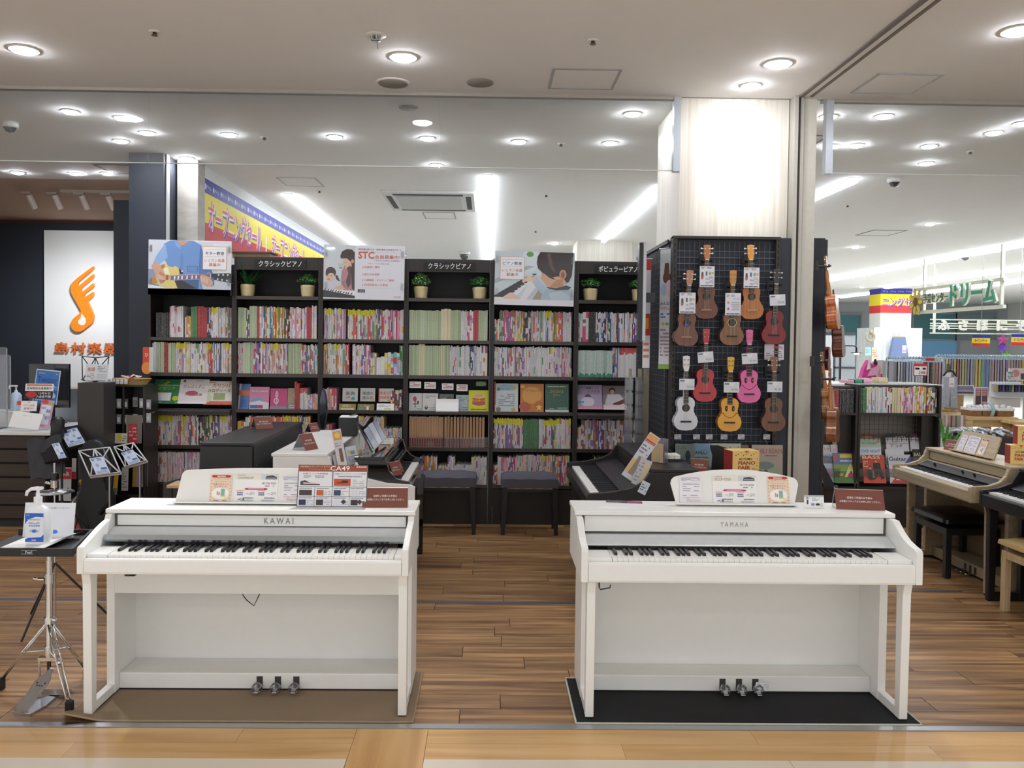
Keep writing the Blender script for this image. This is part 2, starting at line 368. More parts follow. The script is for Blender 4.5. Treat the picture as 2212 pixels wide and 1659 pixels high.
# far walls of the neighbouring shop
struct(MB().box(-2.8, 2.4, 18, 18.1, 0, CEIL).build('wall_rear', None, mat('partition_white', '#d9dad8', .6)))
struct(MB().box(2.4, 20, 31.5, 31.7, 0, CEIL).build('wall_far', None, mat('far_wall_grey', '#a9adb0', .7)))
struct(MB().box(19.8, 20, -6, 31.5, 0, CEIL).build('wall_right', None, mat('far_wall_white', '#d6d6d0', .7)))
TEAL = mat('teal_shop_glass', '#4c7f86', .3, noise=.12, scale=.6)
for i, (x0, x1, y0, y1, m) in enumerate(((1815, 1857, 680, 760, TEAL), (1974, 2062, 678, 735, TEAL), (2068, 2150, 675, 735, mat('smoked_shop_glass', '#7d8b8d', .3, noise=.1, scale=.5)), (1974, 2066, 735, 800, mat('sky_blue_counter', '#7cb2dc', .5)))):
    a = at(x0, y0, Y=31.4); b = at(x1, y1, Y=31.4)
    w = sempty('window_%d' % (i+6)); MB().box(a.x, b.x, 31.42, 31.5, b.z, a.z).build('pane', w, m)
    MB().box(a.x-.06, a.x, 31.38, 31.5, b.z, a.z).box(b.x, b.x+.06, 31.38, 31.5, b.z, a.z).box(a.x-.06, b.x+.06, 31.38, 31.5, a.z, a.z+.06).build('frame', w, mat('far_frame', '#8d9296', .5))
# shop pillar carrying the second sale banner
struct(MB().box(11.37, 12.27, 24, 24.7, 2.0, CEIL).build('pillar', None, mat('pillar_offwhite', '#dcdcd4', .6)))
struct(MB().box(11.1, 12.5, 23.8, 24.9, 0, 2.16).build('pillar', None, woodmat('white_board_print', '#c6c9cb', '#d8dadb', '#e6e7e7', .5, sx=2, sy=12, streak=1, rand=0, axis='Z')))

# ================= CEILING FITTINGS =================
LAMP = mat('downlight_glow', '#f3f6ff', .5, emit=125, noise=0); LAMPB = mat('downlight_glow_strong', '#f6f8ff', .5, emit=95, noise=0)
LED = mat('led_line_glow', '#ecf5ff', .5, emit=7.5, noise=0); RING = mat('downlight_ring', '#e9e6df', .5)
def lampproto(r, m, name='downlight'):
    t = thing(name, '', 'ceiling light')
    MB().lathe([(r*1.18, 0), (r*1.16, -.006), (r*1.02, -.007), (r, -.002)], n=20).build('ring', t, RING)
    MB().lathe([(r, -.0055), (r*.8, -.016), (r*.4, -.022), (.002, -.024)], n=20).build('diffuser', t, m)
    return t
pS = lampproto(.058, LAMP); pB = lampproto(.075, LAMPB)
usedS = usedB = False
def lamp(px, py, label, big=False, group=None, pos=None):
    global usedS, usedB
    p = at(px, py, Z=CEIL) if pos is None else Vector(pos); pr = pB if big else pS
    if big: o = copytree(pr) if usedB else pr; usedB = True
    else: o = copytree(pr) if usedS else pr; usedS = True
    o.location = (p.x, p.y, CEIL); o['label'] = label
    if group: o['group'] = group
    return o
BIG = [(52, 107, 'large bright downlight in the mall ceiling, at the photo\'s upper left corner'), (871, 123, 'large bright downlight in the mall ceiling above the two round grilles'),
       (1681, 137, 'large bright downlight just in front of the wooden pillar'), (2199, 66, 'large bright downlight at the upper right corner beyond the ceiling slot')]
for x, y, l in BIG: lamp(x, y, l, True, 'large mall downlights')
SM = [(1622, 184, 'small downlight between the large lamp and the wooden pillar'), (151, 240, 'round downlight behind the glass, nearest the top left'),
 (265, 254, 'round downlight behind the glass right of the leftmost one'), (318, 286, 'round downlight just above the navy column, right one of a close pair'), (261, 304, 'round downlight just above the navy column, lower left one'),
 (495, 290, 'round downlight behind the glass, above the weathered pillar to its right'), (723, 295, 'round downlight behind the glass above the poster with the mother and child'),
 (923, 298, 'round downlight behind the glass, straight below the two round grilles'), (404, 341, 'round downlight at the top of the weathered pillar'), (38, 372, 'round downlight over the counter, leftmost of three'),
 (162, 374, 'round downlight over the counter, middle of three'), (232, 374, 'round downlight over the counter, rightmost of three'), (942, 356, 'round downlight above the air conditioning cassette'),
 (1121, 305, 'round downlight right of the front end of the central light line'), (1318, 308, 'round downlight left of the wooden pillar, farther one'), (1367, 245, 'round downlight left of the wooden pillar, nearer one'),
 (1198, 526, 'faint distant downlight above the girl at piano poster'), (1790, 251, 'round downlight right of the pillar, beside the glass frame'), (1910, 250, 'brightest round lamp in the right hand shop ceiling, added for a reflection in glass'),  # the brightest one is a lamp added in place of a glass reflection
 (1798, 315, 'round downlight right of the pillar, left one of a close pair'), (1850, 313, 'round downlight right of the pillar, right one of a close pair'), (2007, 315, 'round downlight in right shop ceiling, nearer of two in line'),
 (2001, 352, 'round downlight in right shop ceiling, farther of two in line'), (2147, 286, 'round downlight near the right edge of the photo'), (2208, 266, 'round downlight cut by the right edge of the photo'),
 (2008, 484, 'distant round downlight above the square ceiling hatch on the right'), (1848, 534, 'distant round downlight above the long light lines'), (1862, 620, 'tiny distant downlight left of the striped sale banner')]
for x, y, l in SM: lamp(x, y, l, False, 'small ceiling downlights')
# lamps of the same kind over the walkway, out of frame (they light the piano fronts)
k = 0
for X, Y in ((-2.9, 1.9), (-.5, 1.9), (1.9, 1.9), (4.3, 1.9), (-2.9, -1), (-.5, -1), (1.9, -1), (4.3, -1), (-5.3, 1.9)):
    k += 1; lamp(0, 0, 'large downlight over the walkway beyond the photo, at %s of the %s row' % (['left', 'left centre', 'right centre', 'right', 'far left'][(k-1) % 4 if k < 9 else 4], 'second' if 4 < k < 9 else 'first'), True, 'walkway downlights', (X, Y, CEIL))
for X, Y in ((5.5, 10), (5.5, 14), (6, 19), (9.5, 9), (10, 14), (14, 13), (9.8, 19), (15, 20), (10, 27), (5.5, 25), (-1.2, 13), (1, 11), (.9, 15.5), (-1.2, 16.3), (-5.5, 8.2), (-6.8, 10.6), (-4.8, 11.3)): pass
def spot(x, y, z, tx, ty, tz, energy, size, blend=.5, col=(.96, .98, 1)):
    l = bpy.data.lights.new('spot_light', 'SPOT'); l.energy = energy*.9; l.spot_size = R(size); l.spot_blend = blend; l.shadow_soft_size = .04; l.color = col
    o = bpy.data.objects.new('spot_light', l); COL.objects.link(o); o.location = (x, y, z)
    o.rotation_euler = (Vector((tx, ty, tz))-Vector((x, y, z))).to_track_quat('-Z', 'Y').to_euler(); return o
spot(1.71, 5.40, 3.26, 1.72, 5.80, 2.80, 30, 55, .9)
spot(-.525, 5.04, 3.26, -1.1, 3.85, .9, 150, 40, .8)
spot(1.74, 5.04, 3.26, 1.2, 3.85, .9, 40, 44, .8)
spot(-2.77, 5.02, 3.26, -1.95, 3.6, .8, 60, 36, .8)
# light lines
def ledline(x, y0, y1, label, w=.075, m=LED):
    t = thing('light_line', label, 'ceiling light', (x, y0, CEIL), 0, 'linear ceiling lights'); l = y1-y0
    MB().box(-w/2-.012, w/2+.012, -.02, l+.02, -.006, 0).build('housing', t, RING)
    MB().prism([(-w/2, -.0065), (-w/2, -.045), (-w*.3, -.06), (w*.3, -.06), (w/2, -.045), (w/2, -.0065)], 'y', 0, l).build('diffuser', t, m)
ledline(-2.33, 9.78, 17.5, 'long light line running over the sale banner, left of three'); ledline(-.02, 8.55, 17.5, 'long light line in the ceiling above middle of bookcases')
ledline(1.87, 8.9, 13.6, 'long light line ending at the far wooden pillar'); ledline(3.68, 8.4, 11.5, 'short light line just right of the shopfront jamb')
for x, y0, y1, l in ((8.6, 11.5, 23.5, 'nearest long light line of the craft shop'), (11.2, 15.5, 23.3, 'second long light line of the craft shop'), (13.3, 18, 27, 'third long light line of the craft shop'), (11.9, 25.7, 28, 'short light line beside the banner pillar in the distance')):
    ledline(x, y0, y1, l, .2, mat('led_line_glow_shop', '#eef7ff', .5, emit=17, noise=0))
# sprinklers, speakers, hatches, cassette, vents, cameras
def sprinkler(px, py, label, s=1):
    p = at(px, py, Z=CEIL); t = thing('sprinkler', label, 'sprinkler', (p.x, p.y, CEIL), 0, 'ceiling sprinklers')
    MB().lathe([(.032*s, 0), (.030*s, -.004), (.012*s, -.006)], n=14).build('escutcheon', t, RING)
    MB().lathe([(.011*s, -.004), (.011*s, -.02), (.018*s, -.021), (.018*s, -.024)], n=10).build('head', t, mat('sprinkler_brass', '#6d655a', .4, .8))
for x, y, l in ((334, 68, 'small sprinkler in the mall ceiling at left'), (1281, 87, 'small sprinkler in the mall ceiling above the square hatch'), (571, 296, 'small sprinkler between two downlights behind glass'), (1212, 310, 'small sprinkler right of the downlight by the light line'),
    (690, 412, 'small sprinkler above the start of left light line'), (1180, 421, 'small sprinkler far back above girl at piano poster'), (1831, 443, 'small sprinkler beside the short light line at right'), (2096, 327, 'small sprinkler near the right edge of the photo'), (1157, 499, 'most distant tiny sprinkler over the bookcases')):
    sprinkler(x, y, l)
p = at(811, 76, Z=CEIL); t = thing('sprinkler', 'large sprinkler with a wide deflector beside the big middle downlight', 'sprinkler', (p.x, p.y, CEIL))
MB().lathe([(.06, 0), (.058, -.004), (.02, -.006)], n=18).build('escutcheon', t, RING)
mb = MB().lathe([(.01, -.004), (.01, -.03), (.028, -.032), (.028, -.034)], n=12)
for k in range(6): mb.cyl((.03*math.cos(k), .03*math.sin(k), -.002), (.022*math.cos(k), .022*math.sin(k), -.03), .003, n=5)
mb.cyl((.01, 0, -.03), (.012, 0, -.075), .003, n=5).build('deflector', t, ALU)
def speaker(px, py, label, r, ring):
    p = at(px, py, Z=CEIL); t = thing('ceiling_speaker', label, 'speaker', (p.x, p.y, CEIL))
    if ring: MB().lathe([(r*1.18, 0), (r*1.17, -.005), (r, -.006)], n=28).build('rim', t, RING)
    MB().lathe([(r, -.002), (r*.98, -.008), (.002, -.009)], n=28).build('grille', t, mat('speaker_mesh', '#8d8780', .7, noise=.1, scale=400))
speaker(849, 179, 'round grey ceiling speaker with a pale rim', .098, True); speaker(1037, 178, 'round grey ceiling speaker without rim, right of the rimmed one', .088, False)
speaker(882, 232, 'faint pale round ceiling plate behind glass', .07, False)
def hatch(x0, x1, y0, y1, label, dark=False):
    t = thing('ceiling_hatch', label, 'hatch', ((x0+x1)/2, (y0+y1)/2, CEIL)); a, b = (x1-x0)/2, (y1-y0)/2; w = .018
    fm = mat('hatch_frame', '#a3a5a8', .4, .2) if not dark else mat('hatch_gap', '#6f6a63', .6)
    MB().box(-a, a, -b, -b+w, -.005, 0).box(-a, a, b-w, b, -.005, 0).box(-a, -a+w, -b+w, b-w, -.005, 0).box(a-w, a, -b+w, b-w, -.005, 0).build('frame', t, fm)
    MB().box(-a+w, a-w, -b+w, b-w, -.003, 0).build('panel', t, CEILM)
hatch(.385, .82, 5.22, 5.63, 'square ceiling hatch with grey frame left of the wooden pillar'); hatch(2.42, 2.84, 5.21, 5.62, 'square ceiling hatch right of the ceiling slot')
hatch(-2.24, -1.82, 8.82, 9.30, 'square ceiling hatch above the sale banner'); hatch(-.88, -.45, 11.02, 11.58, 'small ceiling vent frame behind the cassette')
hatch(2.3, 2.75, 6.75, 7.2, 'square ceiling hatch just behind the glass right of pillar', True); hatch(-3.9, -3.45, 8.3, 8.75, 'thin outlined ceiling hatch left of the navy column', True)
hatch(5.6, 6.1, 12.1, 12.7, 'thin outlined hatch in the distant right ceiling', True)
t = thing('air_conditioner', 'white four sided air conditioning cassette in the ceiling', 'air conditioner', (-.70, 10.12, CEIL))
MB().box(-.53, .53, -.65, .65, -.03, 0).build('casing', t, mat('cassette_white', '#dfe0de', .5), bevel=.006)
MB().box(-.38, .38, -.45, .45, -.042, -.03).build('intake_grille', t, mat('cassette_grille', '#c9cbca', .5))
for a in ((-.40, .40, -.58, -.50), (-.40, .40, .50, .58), (-.49, -.43, -.44, .44), (.43, .49, -.44, .44)):
    MB().box(a[0], a[1], a[2], a[3], -.034, -.03).build('air_slot', t, mat('cassette_slot', '#3c4043', .6))
def dome(px, py, label, r=.055):
    p = at(px, py, Z=CEIL); t = thing('dome_camera', label, 'security camera', (p.x, p.y, CEIL))
    MB().lathe([(r*1.25, 0), (r*1.25, -.03), (r*1.05, -.045)], n=18).build('base', t, mat('camera_white', '#d8d8d4', .4))
    MB().lathe([(r, -.045), (r*.95, -r*.9), (r*.6, -r*1.5), (.002, -r*1.7)], n=18).build('dome', t, mat('smoked_dome', '#3a3a3e', .1, coat=1))
dome(22, 264, 'white dome camera at the left edge of the photo', .05); dome(1932, 385, 'white dome camera in the right shop ceiling'); dome(2085, 549, 'dome camera hanging between the long light lines', .07)
dome(1003, 545, 'dome camera just above the bookcase beside the light line', .09)
# track spotlights over the counter
tr = thing('spotlight_track', 'white lighting track over the counter bay', 'lighting track', (-4.2, 9.75, CEIL))
MB().box(-.75, 1.2, -.018, .018, -.03, 0).build('track', tr, mat('track_white', '#8f8479', .5))
for i, px in enumerate((62, 118, 176, 234)):
    p = at(px, 428, Y=9.75); t = thing('track_spotlight', ['cylindrical track spotlight, leftmost on the track', 'cylindrical track spotlight, second on the track', 'cylindrical track spotlight, third on the track', 'cylindrical track spotlight, half hidden at the navy wall'][i], 'spotlight', (p.x, 9.75, CEIL-.03), 0, 'track spotlights')
    MB().box(-.09, .03, -.015, .015, -.025, 0).build('adapter', t, mat('track_white', '#8f8479', .5))
    d = Vector((.05, .09, -.19)).normalized(); a = Vector((0, 0, -.03)); b = a+d*.17
    MB().cyl(a, b, .038, n=14, cap=False).cyl(a, a+d*.005, .038, n=14).build('barrel', t, mat('spot_body', '#b9aea2', .5))
    MB().cyl(b-d*.012, b-d*.006, .036, n=14).build('lens', t, LAMP)
spot(-4.5, 9.85, 3.0, -5.9, 12.2, 2.4, 120, 46, .9); spot(-4.2, 9.85, 3.0, -5.95, 12.2, 1.7, 230, 50, .9)
# ================= PIANOS =================
def fallback_keys(root, w0, w1, yf, yb, zt, keym, blackm, nwhite=52):
    kw = (w1-w0)/nwhite; wk = bk = None
    wm = MB().box(.0004, kw-.0004, 0, yb-yf, -.022, 0); bm = MB().prism([(0, -.001), (.006, .011), (yb-yf-.05, .012), (yb-yf-.05, -.001)], 'x', -kw*.27, kw*.27)
    for i in range(nwhite):
        o = wm.build('white_key', root, keym, bevel=.0008, seg=1) if i == 0 else wk.copy()
        if i: COL.objects.link(o)
        else: wk = o
        o.location = (w0+i*kw, yf, zt)
        if i < nwhite-1 and (i+5) % 7 in (0, 1, 3, 4, 5) :
            b = bm.build('black_key', root, blackm) if bk is None else bk.copy()
            if bk is None: bk = b
            else: COL.objects.link(b)
            b.location = (w0+(i+1)*kw, yf+.05, zt)
def piano(label, loc, rz, L, body, P, inner=None, rail=None, name='digital_piano', keyx=(.09, .09), nearcheek=None, side='K'):
    """front edge of the key slip at y=0, centred in x, floor z=0; P: profile numbers"""
    t = thing(name, label, 'piano', loc, rz); h = L/2
    inner = inner or body; zs, zb, zl, dl = P['slip'], P['bottom'], P['lid'], P['lidy']; D = P['depth']; ct = P.get('cheek_t', .028); kt = P['keyz']
    # cheeks (side arms)
    for sgn, nm in ((-1, 'side_arm'), (1, 'side_arm')):
        x0, x1 = (-h, -h+ct) if sgn < 0 else (h-ct, h)
        mm = nearcheek if (nearcheek and sgn == nearcheek[0]) else None
        MB().prism([(p[0], p[1]) for p in P['arm']]+[(D, P['arm'][-1][1]), (D, zb)], 'x', x0, x1).build(nm, t, mm[1] if mm else body, bevel=.004)
    MB().prism([(.004, zb), (.0, zb+.01), (.0, zs-.008), (.006, zs), (.03, zs), (.03, zb)], 'x', -h+ct+.001, h-ct-.001).build('key_slip', t, body, bevel=.002)
    MB().box(-h+ct+.001, h-ct-.001, .031, D, zb, zb+.03).build('key_bed', t, body)
    # key blocks
    k0, k1 = -h+keyx[0], h-keyx[1]
    for a, b in ((-h+ct+.001, k0-.002), (k1+.002, h-ct-.001)):
        MB().box(a, b, .031, P['cov0'], zb+.03, kt+.002).build('key_block', t, body, bevel=.002)
    fallback_keys(t, k0, k1, .033, P['cov0']+.01, kt, IVORY, BLACKKEY)
    MB().box(k0, k1, P['cov0']+.011, P['cov0']+.02, zb+.03, kt+.016).build('felt_strip', t, mat('dark_felt', '#33272a', .9))
    # sliding cover and fascia
    c0 = P['cov0']; cz0, cz1, fz0, fz1 = P['cz0'], P['cz1'], P['fz0'], P['fz1']; fy = P['fasy']
    MB().prism([(c0+.012, cz0), (c0+.006, cz0+.004), (fy-.018, cz1), (fy+.012, cz1), (fy+.012, cz0)], 'x', -h+ct+.001, h-ct-.001).build('sliding_cover', t, inner, bevel=.0015)
    if rail: MB().prism([(c0+.002, cz0+.002), (c0-.004, cz0+.012), (c0+.012, cz0+.030), (c0+.018, cz0+.024)], 'x', -h+ct+.002, h-ct-.002).build('cover_rail', t, rail)
    MB().box(-h+ct+.012, h-ct-.012, fy, fy+.02, fz0, fz1).build('front_panel', t, body, bevel=.002)
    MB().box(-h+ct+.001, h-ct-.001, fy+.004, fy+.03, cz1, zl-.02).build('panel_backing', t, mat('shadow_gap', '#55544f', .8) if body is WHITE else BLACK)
    MB().box(-h+.002, h-.002, D-.014, D, zb, zl-.02).build('back_panel', t, body)
    # lid
    MB().box(-h-.004+P.get('lidin', 0), h+.004-P.get('lidin', 0), dl, D+.01, zl-.02, zl).build('lid', t, body, bevel=.004)
    # legs / side frames
    lw, ly0 = P.get('legw', .036), P['legy']
    for sgn in (-1, 1):
        x0 = -h+P['legin'] if sgn < 0 else h-P['legin']-lw
        MB().prism([(ly0, .012), (ly0-.006, zb-.05), (ly0-.018, zb-.001), (ly0+.062, zb-.001), (ly0+.05, zb-.05), (ly0+.042, .012)], 'x', x0, x0+lw).build('leg', t, body, bevel=.003)
        MB().box(x0+.002, x0+lw-.002, ly0+.043, D-.16, .012, .052).build('bottom_rail', t, body, bevel=.002)
        MB().box(x0, x0+lw, P['sidey'], D, .012, zb-.001).build('side_panel', t, body, bevel=.002)
        MB().box(x0+.003, x0+lw-.003, ly0+.004, D-.01, 0, .0118).build('foot', t, RUBBER)
    xi = h-P['legin']-lw
    MB().box(-xi, xi, D-.05, D-.036, .03, zb-.001).build('rear_board', t, body)
    if P.get('beam'): MB().box(-xi, xi, P['sidey'], P['sidey']+.02, zb-.155, zb-.001).build('cross_beam', t, body, bevel=.002)
    pb = P['pby']
    MB().box(-xi, xi, pb, D-.051, .014, .085).build('pedal_board', t, body, bevel=.004)
    MB().box(-xi, xi, pb+.005, D-.051, 0, .0138).build('pedal_board_foot', t, RUBBER)
    for i, px in enumerate(P['pedals']):
        MB().box(px-.014, px+.014, pb-.001, pb+.004, .022, .072).build('pedal_slot', t, mat('slot_dark', '#3d3b3a', .7))
        q = MB().prism([(.0, .035), (-.045, .036), (-.068, .028), (-.07, .022), (-.04, .028), (0, .029)], 'x', px-.011, px+.011).build('pedal', t, CHROME, bevel=.003, loc=(0, pb, 0))
        if P.get('wrap'):
            w = MB(); w.lathe([(.016, 0), (.021, .012), (.019, .03), (.023, .045), (.015, .06)], n=9, wob=lambda j, k: .003*((k*7+j*5) % 3-1))
            w.build('plastic_wrap', q, POCKET, loc=(px, -.016, .034), rot=(R(78), 0, 0))
    return t
PK = dict(slip=.678, bottom=.615, lid=.833, lidy=.27, depth=.53, keyz=.690, cov0=.175, cz0=.708, cz1=.752, fz0=.756, fz1=.803, fasy=.292, legw=.036, legy=.04, legin=.008, sidey=.255, pby=.30, beam=True,
          arm=[(0, .615), (0, .715), (.006, .727), (.03, .732), (.16, .772), (.22, .786), (.25, .79), (.262, .812)], pedals=(-.01, .072, .155), wrap=True)
kx0, kx1 = -1.687, -.318
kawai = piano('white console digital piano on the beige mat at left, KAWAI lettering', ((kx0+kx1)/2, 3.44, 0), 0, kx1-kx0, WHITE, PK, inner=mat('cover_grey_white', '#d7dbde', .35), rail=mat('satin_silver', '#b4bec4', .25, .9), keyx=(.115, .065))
m = MB('#8b8b8b'); m.TX('K A W A I', 0, 0, .026, '#8d8d8f', 1, w=.13, depth=.001, bold=.01); m.build('maker_lettering', kawai, loc=(.075, .2918, .768))
c = MB(); c.box(-.010, .030, 0, .02, -.008, 0).box(-.010, .012, 0, .02, -.03, -.008).box(-.03, .012, 0, .02, -.034, -.026); c.build('headphone_hook', kawai, BLACK, loc=(-.5, .1, .614))
cx = at(530, 1281, Y=3.80)
MB().tube([(0, 0, .06), (-.01, 0, 0), (-.008, -.01, -.03), (.01, -.015, -.05), (.045, -.02, -.075), (.06, -.01, -.04), (.078, 0, 0), (.085, 0, .05)], .0025).build('cable', kawai, mat('cable_olive', '#3a3424', .6), loc=(cx.x-kawai.location.x, .36, .455))
PY = dict(slip=.679, bottom=.597, lid=.846, lidy=.255, depth=.50, keyz=.692, cov0=.17, cz0=.708, cz1=.742, fz0=.752, fz1=.822, fasy=.27, legw=.036, legy=.04, legin=.03, sidey=.24, pby=.31, cheek_t=.03,
          arm=[(0, .597), (0, .725), (.004, .74), (.02, .746), (.05, .75), (.10, .762), (.15, .785), (.19, .81), (.21, .825)], pedals=(-.028, .047, .122), wrap=True)
yx0, yx1 = .40, 1.83
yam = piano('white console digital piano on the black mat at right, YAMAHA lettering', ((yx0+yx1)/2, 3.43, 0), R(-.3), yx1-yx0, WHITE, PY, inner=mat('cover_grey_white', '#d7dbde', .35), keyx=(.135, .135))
m = MB(); m.TX('Y A M A H A', 0, 0, .022, '#a9a9ab', 1, w=.125, depth=.001); m.build('maker_lettering', yam, loc=(.0, .2698, .778))
MB().box(0, .155, .08, .15, -.012, 0).build('control_box', yam, BLACK, loc=(-.58, 0, .596))
MB().tube([(0, .06, .004), (0, .05, -.03), (.004, .045, -.038), (.045, .045, -.03), (.046, .045, -.018)], .003).build('headphone_hook', yam, BLACK, loc=(-.632, 0, .594))
# ---- music stands
def stand_board(parent, name, outline, loc, tilt, th=.012, m=WHITE, rail=None, rz=0):
    b = MB().prism(outline, 'y', 0, th).build(name, parent, m, bevel=.003)
    b.location = loc; b.rotation_euler = (R(-tilt), 0, rz)
    if rail: MB().box(rail[0], rail[1], -.03, 0, 0, .008).build('ledge', b, m, bevel=.002)
    return b
def rounded_stand(w0, w1, h, arc, r=.03, n=10):
    """bottom width w0, top width w1, height to the corner h, arc = extra height of the middle"""
    pts = [(-w0/2, 0), (w0/2, 0)]
    for i in range(4): a = i*30; pts.append((w1/2-r+r*math.cos(R(a)), h-r+r*math.sin(R(a))))
    for i in range(1, n): x = (w1/2-r)*(1-2*i/n); pts.append((x, h+arc*(1-(x/(w1/2-r))**2)))
    for i in range(4): a = 90+i*30; pts.append((-w1/2+r+r*math.cos(R(a)), h-r+r*math.sin(R(a))))
    return pts
ks = stand_board(kawai, 'music_stand', rounded_stand(.90, .86, .155, .012), (-1.0+1.0025-.0, .40, .834), 14, rail=(-.45, .45))
ks.location.x = at(589, 1050, Y=3.84).x-kawai.location.x
ys = stand_board(yam, 'music_stand', rounded_stand(.55, .60, .135, .033, .035), (at(1589, 1050, Y=3.84).x-yam.location.x, .41, .847), 14, rail=(-.28, .28))
# ---- papers
def sheet(name, label, cat, w, h, loc, tilt=0, rz=0, th=.0006, base=PAPER, draw=None, group=None, clear=False, ry=0):
    """thin upright card; local origin bottom centre, faces -y"""
    t = MB('#f4f4f2')
    t.box(-w/2, w/2, 0, th, 0, h, '#f4f4f2'); 
    if draw: draw(t, w, h)
    o = t.build(name, None, PRINT if not clear else PRINTG); o.location = loc
    o.rotation_euler = Matrix.Rotation(rz, 3, 'Z').to_4x4().to_3x3() @ Matrix.Rotation(R(-tilt), 3, 'X') @ Matrix.Rotation(ry, 3, 'Y') if False else (Matrix.Rotation(rz, 3, 'Z') @ Matrix.Rotation(R(-tilt), 3, 'X') @ Matrix.Rotation(ry, 3, 'Y')).to_euler()
    tag(o, label, cat, group); return o
def lines(t, x0, x1, z1, z0, n, col='#9a9a9a', hgt=.45, seed=1, gap=.25, L=3):
    r = random.Random(seed)
    for i in range(n):
        z = z1-(i+.5)*(z1-z0)/n; hh = (z1-z0)/n*hgt; x = x0
        while x < x1-.001:
            l = min(x1-x, (x1-x0)*r.uniform(.12, .4))
            if r.random() > gap: t.R(x, z-hh/2, x+l*.93, z+hh/2, col, L)
            x += l
PINK = '#c6407a'
def d_price(model, maker, price):
    def d(t, w, h):
        t.R(-w/2, h*.80, w/2, h, '#ebe9dc'); t.TX(model, -w*.44, h*.82, h*.085, '#7a7a78', al='l', w=w*.37); t.TX(maker, -w*.44, h*.93, h*.05, '#8a8a88', al='l', w=w*.17)
        t.R(w*.10, h*.80, w*.48, h*.985, '#cfd8de', 2); t.P([(w*.2, h*.82), (w*.46, h*.82), (w*.46, h*.90), (w*.36, h*.955), (w*.22, h*.93)], '#43404c', 3); t.R(w*.22, h*.85, w*.44, h*.865, '#e8e8ea', 4)
        t.TX(price, w*.45, h*.62, h*.085, '#6f7075', al='r', w=w*.32)
        lines(t, w*.2, w*.46, h*.60, h*.54, 1, '#8b8c94', .5, 3); t.P([(-w*.24, h*.43), (w*.24, h*.43), (w*.27, h*.46), (w*.24, h*.50), (-w*.24, h*.50), (-w*.27, h*.46)], PINK, 2)
        lines(t, -w*.18, w*.18, h*.48, h*.45, 1, '#f4d6e2', .8, 4, 0)
        for sx in (-1, 1):
            x = -w*.45 if sx < 0 else w*.04
            lines(t, x, x+w*.18, h*.42, h*.38, 1, '#e59a50', .6, 5, 0); lines(t, x+.02*w, x+w*.16, h*.36, h*.22, 2, '#6b6f9c', .6, 6, 0); lines(t, x+w*.2, x+w*.42, h*.36, h*.24, 3, '#8e9096', .35, 7)
            lines(t, x+w*.16, x+w*.4, h*.16, h*.12, 1, '#7a7c86', .9, 8, 0); lines(t, x+w*.1, x+w*.4, h*.08, h*.03, 1, '#b9bccc', .9, 9, 0)
        t.P([(-w*.40, h*.05), (-w*.33, h*.10), (-w*.32, h*.13), (-w*.41, h*.09)], '#8d8d92', 3); t.E(-w*.28, h*.09, w*.018, h*.05, '#555a70', 3)
    return d
def d_gift(t, w, h):
    t.R(-w/2, 0, w/2, h, '#efd9bf'); t.E(0, h*.30, w*.40, h*.22, '#fbf8f2', 2, 24)
    t.P([(-w*.38, h*.88), (w*.38, h*.88), (w*.46, h*.93), (w*.38, h*.975), (-w*.38, h*.975), (-w*.46, h*.93)], '#b5343c', 2); lines(t, -w*.2, w*.2, h*.955, h*.90, 1, '#f3c9c0', .8, 2, 0)
    t.TX('11.01(月)〜12.31(金)', 0, h*.80, h*.055, '#b9826d', w=w*.72); t.TX('オリジナル', 0, h*.71, h*.04, '#9a6b6b', w=w*.55)
    t.TX('お手入れセット', 0, h*.60, h*.075, '#a04a6c', w=w*.72, bold=.01); t.TX('プレゼント!', 0, h*.52, h*.07, '#a04a6c', w=w*.60, bold=.01)
    t.R(w*.02, h*.18, w*.20, h*.47, '#8fb6b0', 3); t.R(w*.03, h*.18, w*.26, h*.22, '#d9d95a', 4); t.R(-w*.16, h*.24, -w*.10, h*.38, '#c79a78', 3); t.R(-w*.08, h*.24, -w*.03, h*.34, '#b3785e', 3)
    for i in range(14):
        a = i*.9; t.E(w*.44*(1 if i % 2 else -1), h*(.06+.06*i), w*.022, h*.012, ['#a04a35', '#7d6a30', '#c27a4a'][i % 3], 3, 8, a)
    lines(t, -w*.3, w*.3, h*.05, h*.02, 1, '#9a7a68', .7, 3, .1)
def d_terms(t, w, h):
    t.R(-w/2, 0, w/2, h, '#efecf2'); lines(t, -w*.42, w*.42, h*.95, h*.80, 4, '#9c98a8', .4, 4, .1)
    for k, z in enumerate((.72, .63, .55, .47, .38, .30)): lines(t, -w*.36, w*.38, h*z, h*(z-.05), 1, '#8f8b98', .45, k+11, .45)
    lines(t, -w*.4, w*.4, h*.22, h*.05, 4, '#c8a37e', .35, 21, .3)
def on_stand(st, u, v, w, h, name, label, cat, d, dy=.0015, group=None):
    """a sheet leaning on a piano's music stand board (top-level thing)"""
    par = st.parent; o = sheet(name, label, cat, w, h, (0, 0, 0), draw=d, group=group)
    a = R(14); bx = par.location.x+st.location.x+u; by = par.location.y+st.location.y; bz = st.location.z
    n = Vector((0, -math.cos(a), math.sin(a))); upv = Vector((0, math.sin(a), math.cos(a)))
    p = Vector((bx, by, bz))+upv*v+n*(.0006+dy); o.location = p; o.rotation_euler = (R(-14), 0, 0); return o
on_stand(ys, -.205, .010, .105, .125, 'notice_sheet', 'small notice sheet of grey terms on the right white piano\'s music stand', 'sheet', d_terms)
on_stand(ys, .0, .010, .205, .128, 'price_sheet', 'price sheet reading SCLP-7350 in the middle of right white piano\'s music stand', 'sheet', d_price('SCLP-7350', 'YAMAHA', '¥170,500'))
